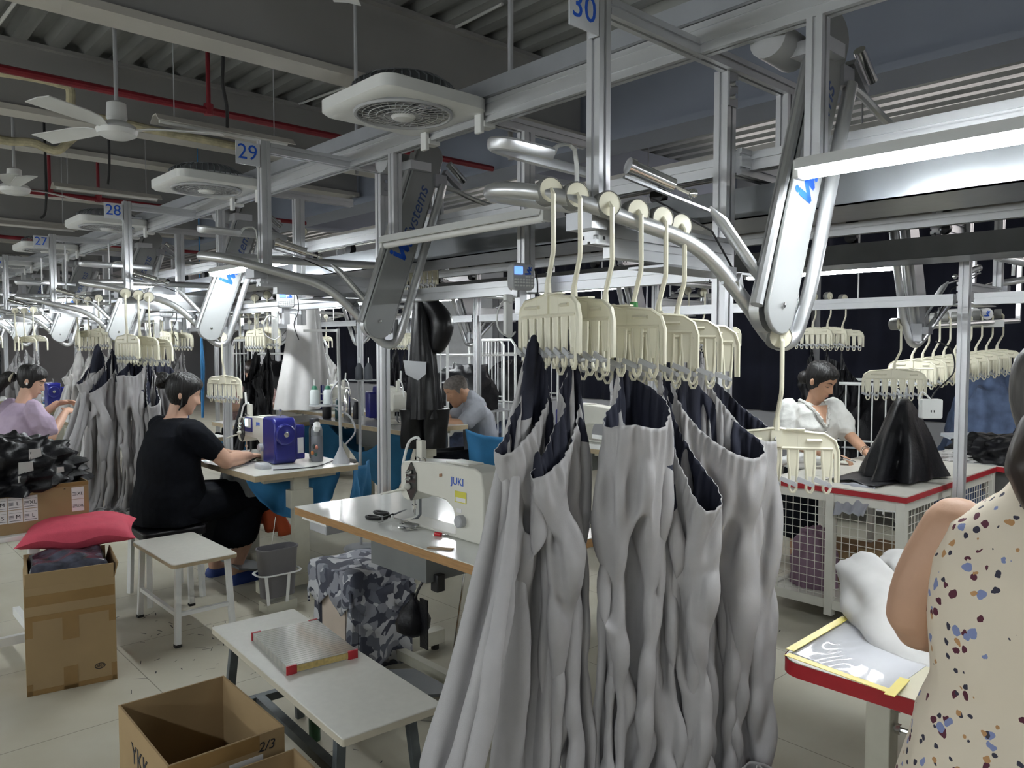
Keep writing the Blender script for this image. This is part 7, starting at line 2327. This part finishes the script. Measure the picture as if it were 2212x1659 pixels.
# tube racks with dark clothes
def rack(c, rz, w, d, h, label, content=True, seed=1):
    t = thing('tube_rack', label, 'rack', (c[0], c[1], 0), 'white tubular racks in the background')
    T = spin((c[0], c[1], 0), rz)
    for sx in (-1, 1):
        x = sx * w / 2
        p = [(x, -d / 2, 0.06), (x, -d / 2, h - 0.06), (x, -d / 2 + 0.06, h), (x, d / 2 - 0.06, h), (x, d / 2, h - 0.06), (x, d / 2, 0.06)]
        m = MB().tube([T @ Vector(q) for q in p], 0.014, 8)
        m.build('end_frame', WHITEP, t)
        b = MB()
        for k in range(1, 6):
            y = -d / 2 + d * k / 6
            b.tube([T @ Vector((x, y, 0.12)), T @ Vector((x, y, h - 0.005))], 0.006, 5)
        for z in (0.15, h * 0.6): b.tube([T @ Vector((x, -d / 2, z)), T @ Vector((x, d / 2, z))], 0.008, 5)
        b.build('bars', WHITEP, t)
    b = MB()
    for z in (0.15, h * 0.55, h - 0.15):
        for y in (-d / 2, d / 2):
            if z > 0.5 and y < 0 and z < h - 0.2: continue
            b.tube([T @ Vector((-w / 2, y, z)), T @ Vector((w / 2, y, z))], 0.01, 6)
    b.build('cross_rails', WHITEP, t)
    for z in (0.15, h * 0.55):
        MB().box(T @ Vector((0, 0, z)), (w, d, 0.012), rz=rz).build('rack_shelf', GREYP, t)
    for sx in (-1, 1):
        for sy in (-1, 1):
            MB().cyl(T @ Vector((sx * w / 2, sy * d / 2, 0.0)), T @ Vector((sx * w / 2, sy * d / 2, 0.06)), 0.025, 8).build('castor', BLACKRUB, t)
    if content:
        for i, z in enumerate((0.156, h * 0.55 + 0.006)):
            heap((c[0], c[1], z), w * 0.44, d * 0.44, 0.42, seed + i, 'folded_clothes', BLACKCLOTH if i else mat('dark_blue_clothes', (0.03, 0.04, 0.075), 0.8, 0, 0.5, 12), '%s clothes in the %s' % (('dark blue', 'black')[i], label.replace('white ', '')), 'clothes', 10, 0.3, nu=30, nv=10)
    return t


for (px, d_, lab, sd) in ((1000, 7.6, 'white tube rack above the head of the grey shirted man', 20), (1110, 9.0, 'white tube rack half hidden by the leftmost hanging trousers', 23), (1870, 6.7, 'white tube rack behind the woman in white', 26), (605, 8.8, 'white tube rack behind the pale trousers', 29)):
    p = at(px, 760, d=d_)
    rack((p.x, p.y), 0.0 if px < 1500 else 0.3, 0.85, 0.6, 1.55 if px < 1500 else 1.18, lab, True, sd)

# stations farther back: tables, machines, garments
for k in (1, 2, 3, 4):
    d = Vector((0, 2.0 * k, 0))
    w = {1: 'in front of the woman in lilac', 2: 'behind the woman in lilac', 3: 'fourth along the near line', 4: 'fifth along the near line'}[k]
    dup(t28, t28.location + d, 0, 'sewing table ' + w)
    dup(mb28, mb28.location + d, 0, 'blue sewing machine on the table ' + w)
    cloth_sag((2.60, 4.4 + 2 * k, 0.70), (2.60, 5.4 + 2 * k, 0.70), (2.95, 5.4 + 2 * k, 0.62), (2.95, 4.4 + 2 * k, 0.62), 0.3, 'blue_sling', BLUECLOTH, 'blue cloth sling behind the table ' + w, 'cloth sling', 40 + k)
for k in (3, 5, 6):
    w = {3: 'behind the hanging trousers', 5: 'far down', 6: 'farthest down'}[k]
    dup(t28, ROT @ t28.location + Vector((0, 2.0 * k, 0)), PI, 'sewing table of the far line ' + w)
    dup(mb28, ROT @ mb28.location + Vector((0, 2.0 * k, 0)), PI, 'blue sewing machine of the far line ' + w)
rr = random.Random(8)
spots = []
for k, (x, y, n, pal) in enumerate(((1.78, 7.50, 3, PALE), (1.62, 9.2, 3, LOW), (1.62, 11.2, 3, DARK), (1.7, 13.2, 3, PALE), (2.75, 6.1, 2, DARK), (2.75, 8.3, 3, LOW), (2.8, 10.4, 3, PALE), (4.9, 3.4, 3, LOW), (5.0, 7.4, 3, DARK), (5.0, 9.4, 3, PALE), (5.05, 11.4, 3, LOW), (3.7, 8.6, 3, DARK), (3.6, 11.5, 3, PALE), (6.3, 3.1, 3, DARK), (6.2, 5.2, 3, LOW), (0.6, 11.0, 3, PALE), (0.5, 13.5, 3, DARK))):
    kind = {id(PALE): 'pale grey', id(LOW): 'grey', id(DARK): 'black'}[id(pal)]
    for j in range(n):
        p = Vector((x + 0.06 * j, y - 0.10 * j, 1.45 + 0.03 * rr.random()))
        hg = hang(p + Vector((0, 0, 0.39 if y > 8.4 else 0.43)), body_angle(rr.uniform(10, 60)), 'cream hanger of the %s garments, bunch %s, %s in it' % (kind, 'abcdefghijklmnopq'[k], ('first', 'second', 'third')[j]), 'hangers in the background', far=y > 8.4)
        g = hung(pal[(j + k) % len(pal)], p, rr.uniform(-0.5, 0.5), rr.uniform(0.78, 0.9), '%s garment, bunch %s, %s in it' % (kind, 'abcdefghijklmnopq'[k], ('first', 'second', 'third')[j]), 'garments hanging in the background')
        if j == 0: ends = [p]
        if j == n - 1:
            a, b = ends[0] + Vector((-0.06, 0.10, 0.355 if y > 8.4 else 0.395)), p + Vector((0.06, -0.10, 0.395))
            b.z = a.z
            rl = MB().tube([a, b], 0.014, 8)
            for e in (a, b): rl.tube([e, Vector((e.x, e.y, 2.36 if 1.5 < x < 5.3 else ZD))], 0.007, 6)
            rl.build('garment_rail', STEEL)['rail_of'] = k
        spots.append((hg, g, x, y, j, kind))
BNAME = [(1.78, 7.50, 'at number 27'), (1.62, 9.2, 'at number 26'), (1.62, 11.2, 'just past number 26'), (1.7, 13.2, 'deepest on the near line'), (2.75, 6.1, 'behind the number 28 lift arm'), (2.75, 8.3, 'behind the number 27 lift arm'), (2.8, 10.4, 'behind the number 26 lift arm'),
         (4.9, 3.4, 'on the far line behind the trousers'), (5.0, 7.4, 'on the far line past the pink print'), (5.0, 9.4, 'deep on the far line'), (5.05, 11.4, 'deepest on the far line'), (3.7, 8.6, 'between the lines'), (3.6, 11.5, 'deep between the lines'), (6.3, 3.1, 'by the navy curtains'), (6.2, 5.2, 'by the curtains left of the white pillar'), (0.6, 11.0, 'at the far left'), (0.5, 13.5, 'deepest at the far left')]
for hg, g, x, y, j, kind in spots:
    nm = [n for a, b, n in BNAME if abs(a - x) < 1e-6 and abs(b - y) < 1e-6][0]
    ord_ = ('left', 'middle', 'right')[j]
    hg['label'] = 'cream hanger of the %s garments %s, %s one' % (kind, nm, ord_)
    g['label'] = '%s garment hanging %s, %s one' % (kind, nm, ord_)
    g['category'] = 'garment'; g.name = 'hanging_garment'
    g['group'] = 'garments hanging %s' % nm
    hg['group'] = 'hangers %s' % nm
for o in [q for q in COL.objects if 'rail_of' in q]:
    tag(o, 'short steel rail carrying the garments %s' % BNAME[o['rail_of']][2].replace('28', 'twenty eight').replace('27', 'twenty seven').replace('26', 'twenty six'), 'rail')
    del o['rail_of']
# row of empty hangers on the far line
for i in range(9):
    p = at(1972 + i * 23, 690 - i * 1.5, d=4.9 + 0.09 * i)
    hang(Vector((p.x, p.y, p.z)), body_angle(62), 'empty cream hanger in the row right of the post, place %s' % ('one two three four five six seven eight nine'.split()[i]), 'row of empty hangers on the far line', wheel=0.6)
a, b = at(1945, 692, d=4.88), at(2200, 678, d=5.65)
tag(MB().tube([a + Vector((0, 0, -0.05)), b + Vector((0, 0, -0.05))], 0.018, 10).bar(b + Vector((0, 0, -0.05)), Vector((b.x, b.y, 2.2)), 0.03, 0.03).bar(a + Vector((0, 0, -0.05)), Vector((a.x, a.y, 2.2)), 0.03, 0.03).build('hanger_rail', STEEL), 'short steel rail carrying the row of empty hangers', 'rail')
# far right: shelf with rolls, dark clothes on a table, board
sh = thing('roll_shelf', 'pale shelf carrying three white rolls near the right edge', 'shelf', at(2090, 690, d=5.6))
p = at(2088, 700, d=5.6)
SMx = face_matrix(p, tuple(_R), (0, 0, 1))
MB().box((p.x, p.y, p.z), (0.36, 0.30, 0.05), rz=-YAW).build('shelf_board', WHITEP, sh, bevel=0.004)
MB().bar((p.x + 0.1, p.y, p.z), (p.x + 0.1, p.y, 2.3), 0.04, 0.04).build('shelf_post', ALU, sh)
for i in range(3):
    c0_ = p + _R * (-0.10 + 0.085 * i) + Vector((0, 0, 0.068))
    o = thing('paper_roll', 'white roll with blue end print on the pale shelf, %s one' % ('left', 'middle', 'right')[i], 'roll', c0_, 'white rolls on the pale shelf')
    MB().cyl(c0_ - _F0 * 0.13, c0_ + _F0 * 0.12, 0.041, 18).build('roll_body', PAPER, o)
    m = MB(); logo(m, c0_ - _F0 * 0.1312, tuple(_R), (0, 0, 1), 0.042); m.build('end_print', BLUE, o, smooth=False)
sewing_table('table with dark clothes at the right edge behind the floral blouse', 5.5, 6.6, 0.9, 1.9, 0.74, RED)
q = at(2120, 985, d=5.5)
heap((5.75, 1.55, 0.74), 0.22, 0.3, 0.16, 31, 'dark_clothes', BLACKCLOTH, 'heap of black clothes on the table at the right edge', 'clothes', 9, 0.3)
heap((6.0, 1.25, 0.74), 0.24, 0.28, 0.32, 33, 'dark_clothes', BLACKCLOTH, 'taller black clothes heap at the right edge, behind the floral blouse', 'clothes', 9, 0.3)
heap((5.62, 1.75, 0.74), 0.12, 0.14, 0.06, 36, 'pale_scraps', PALECLOTH, 'pale cloth scraps beside the black clothes heap', 'clothes', 9, 0.3)
tag(MB().prism(rounded(0.28, 0.2, 0.01), 0.02, face_matrix(at(2092, 945, d=5.3), (0.8, -0.6, 0), (0.5, 0.65, 0.12))).build('white_board', mat('blue_white_board', (0.55, 0.60, 0.64), 0.3)), 'pale flat board behind the black waterproof garment', 'board')
heap((7.3, 2.0, 0.0), 0.5, 0.4, 1.15, 41, 'denim_pile', mat('denim_blue', (0.10, 0.14, 0.24), 0.85, 0, 0.3, 10), 'pile of denim blue clothes near the right edge', 'clothes', 9, 0.25)
cloth_tube([at(1680, 1000, d=4.75), at(1725, 990, d=4.75), at(1790, 995, d=4.7)], [0.03, 0.05, 0.03], [0.02, 0.03, 0.02], 'white_cloth', mat('white_rag', (0.7, 0.7, 0.68), 0.8), 'rolled white cloth under the hands of the woman in white', 'cloth', 6)
sc = thing('scissors', 'small scissors in the hands of the woman in white', 'scissors', at(1835, 995, d=4.6))
MB().bar(at(1822, 990, d=4.6), at(1848, 998, d=4.55), 0.012, 0.006).build('blade', CHROME, sc)
MB().tube(spline([at(1822, 990, d=4.6), at(1812, 984, d=4.62), at(1808, 992, d=4.62), at(1822, 991, d=4.6)], 3), 0.005, 6).build('grip', BLACK, sc)
# left: things on the lilac woman's table
for px, py, r, c_, lab in ((175, 900, 0.035, (0.62, 0.42, 0.06), 'yellow ball on the table of the woman in lilac'), (192, 896, 0.04, (0.55, 0.53, 0.46), 'cream ball on the table of the woman in lilac')):
    q = at(px, py, d=6.05); q.z = 0.75
    tag(MB().ball((q.x + 0.15, q.y, 0.75 + r * 0.9), (r, r * 0.9, r * 0.9), 14, 10).build('pin_cushion', mat('ball_%d' % px, c_, 0.6)), lab, 'ball')
heap((2.05, 6.72, 0.75), 0.14, 0.12, 0.07, 51, 'white_pieces', PAPER, 'white cloth pieces on the table of the woman in lilac', 'clothes', 9, 0.25)
heap((0.9, 8.6, 0.0), 0.5, 0.45, 1.12, 55, 'black_sacks', BLACKCLOTH, 'tall black pile behind the head of the woman in lilac', 'clothes', 8, 0.3)
heap((1.3, 10.2, 0.0), 0.4, 0.4, 0.95, 57, 'black_sacks', BLACKCLOTH, 'smaller black pile deeper behind the woman in lilac', 'clothes', 8, 0.3)
q = at(435, 760, d=7.4)
tag(MB().tube([Vector((q.x, q.y, ZD)), Vector((q.x, q.y, 1.66)), Vector((q.x + 0.01, q.y, 1.3)), Vector((q.x, q.y, 0.8))], [0.003, 0.008, 0.022, 0.012], 8).build('cord_bundle', mat('bright_blue_cord', (0.03, 0.22, 0.5), 0.6)), 'bundle of blue cords hanging behind the number 28 garments', 'cord')
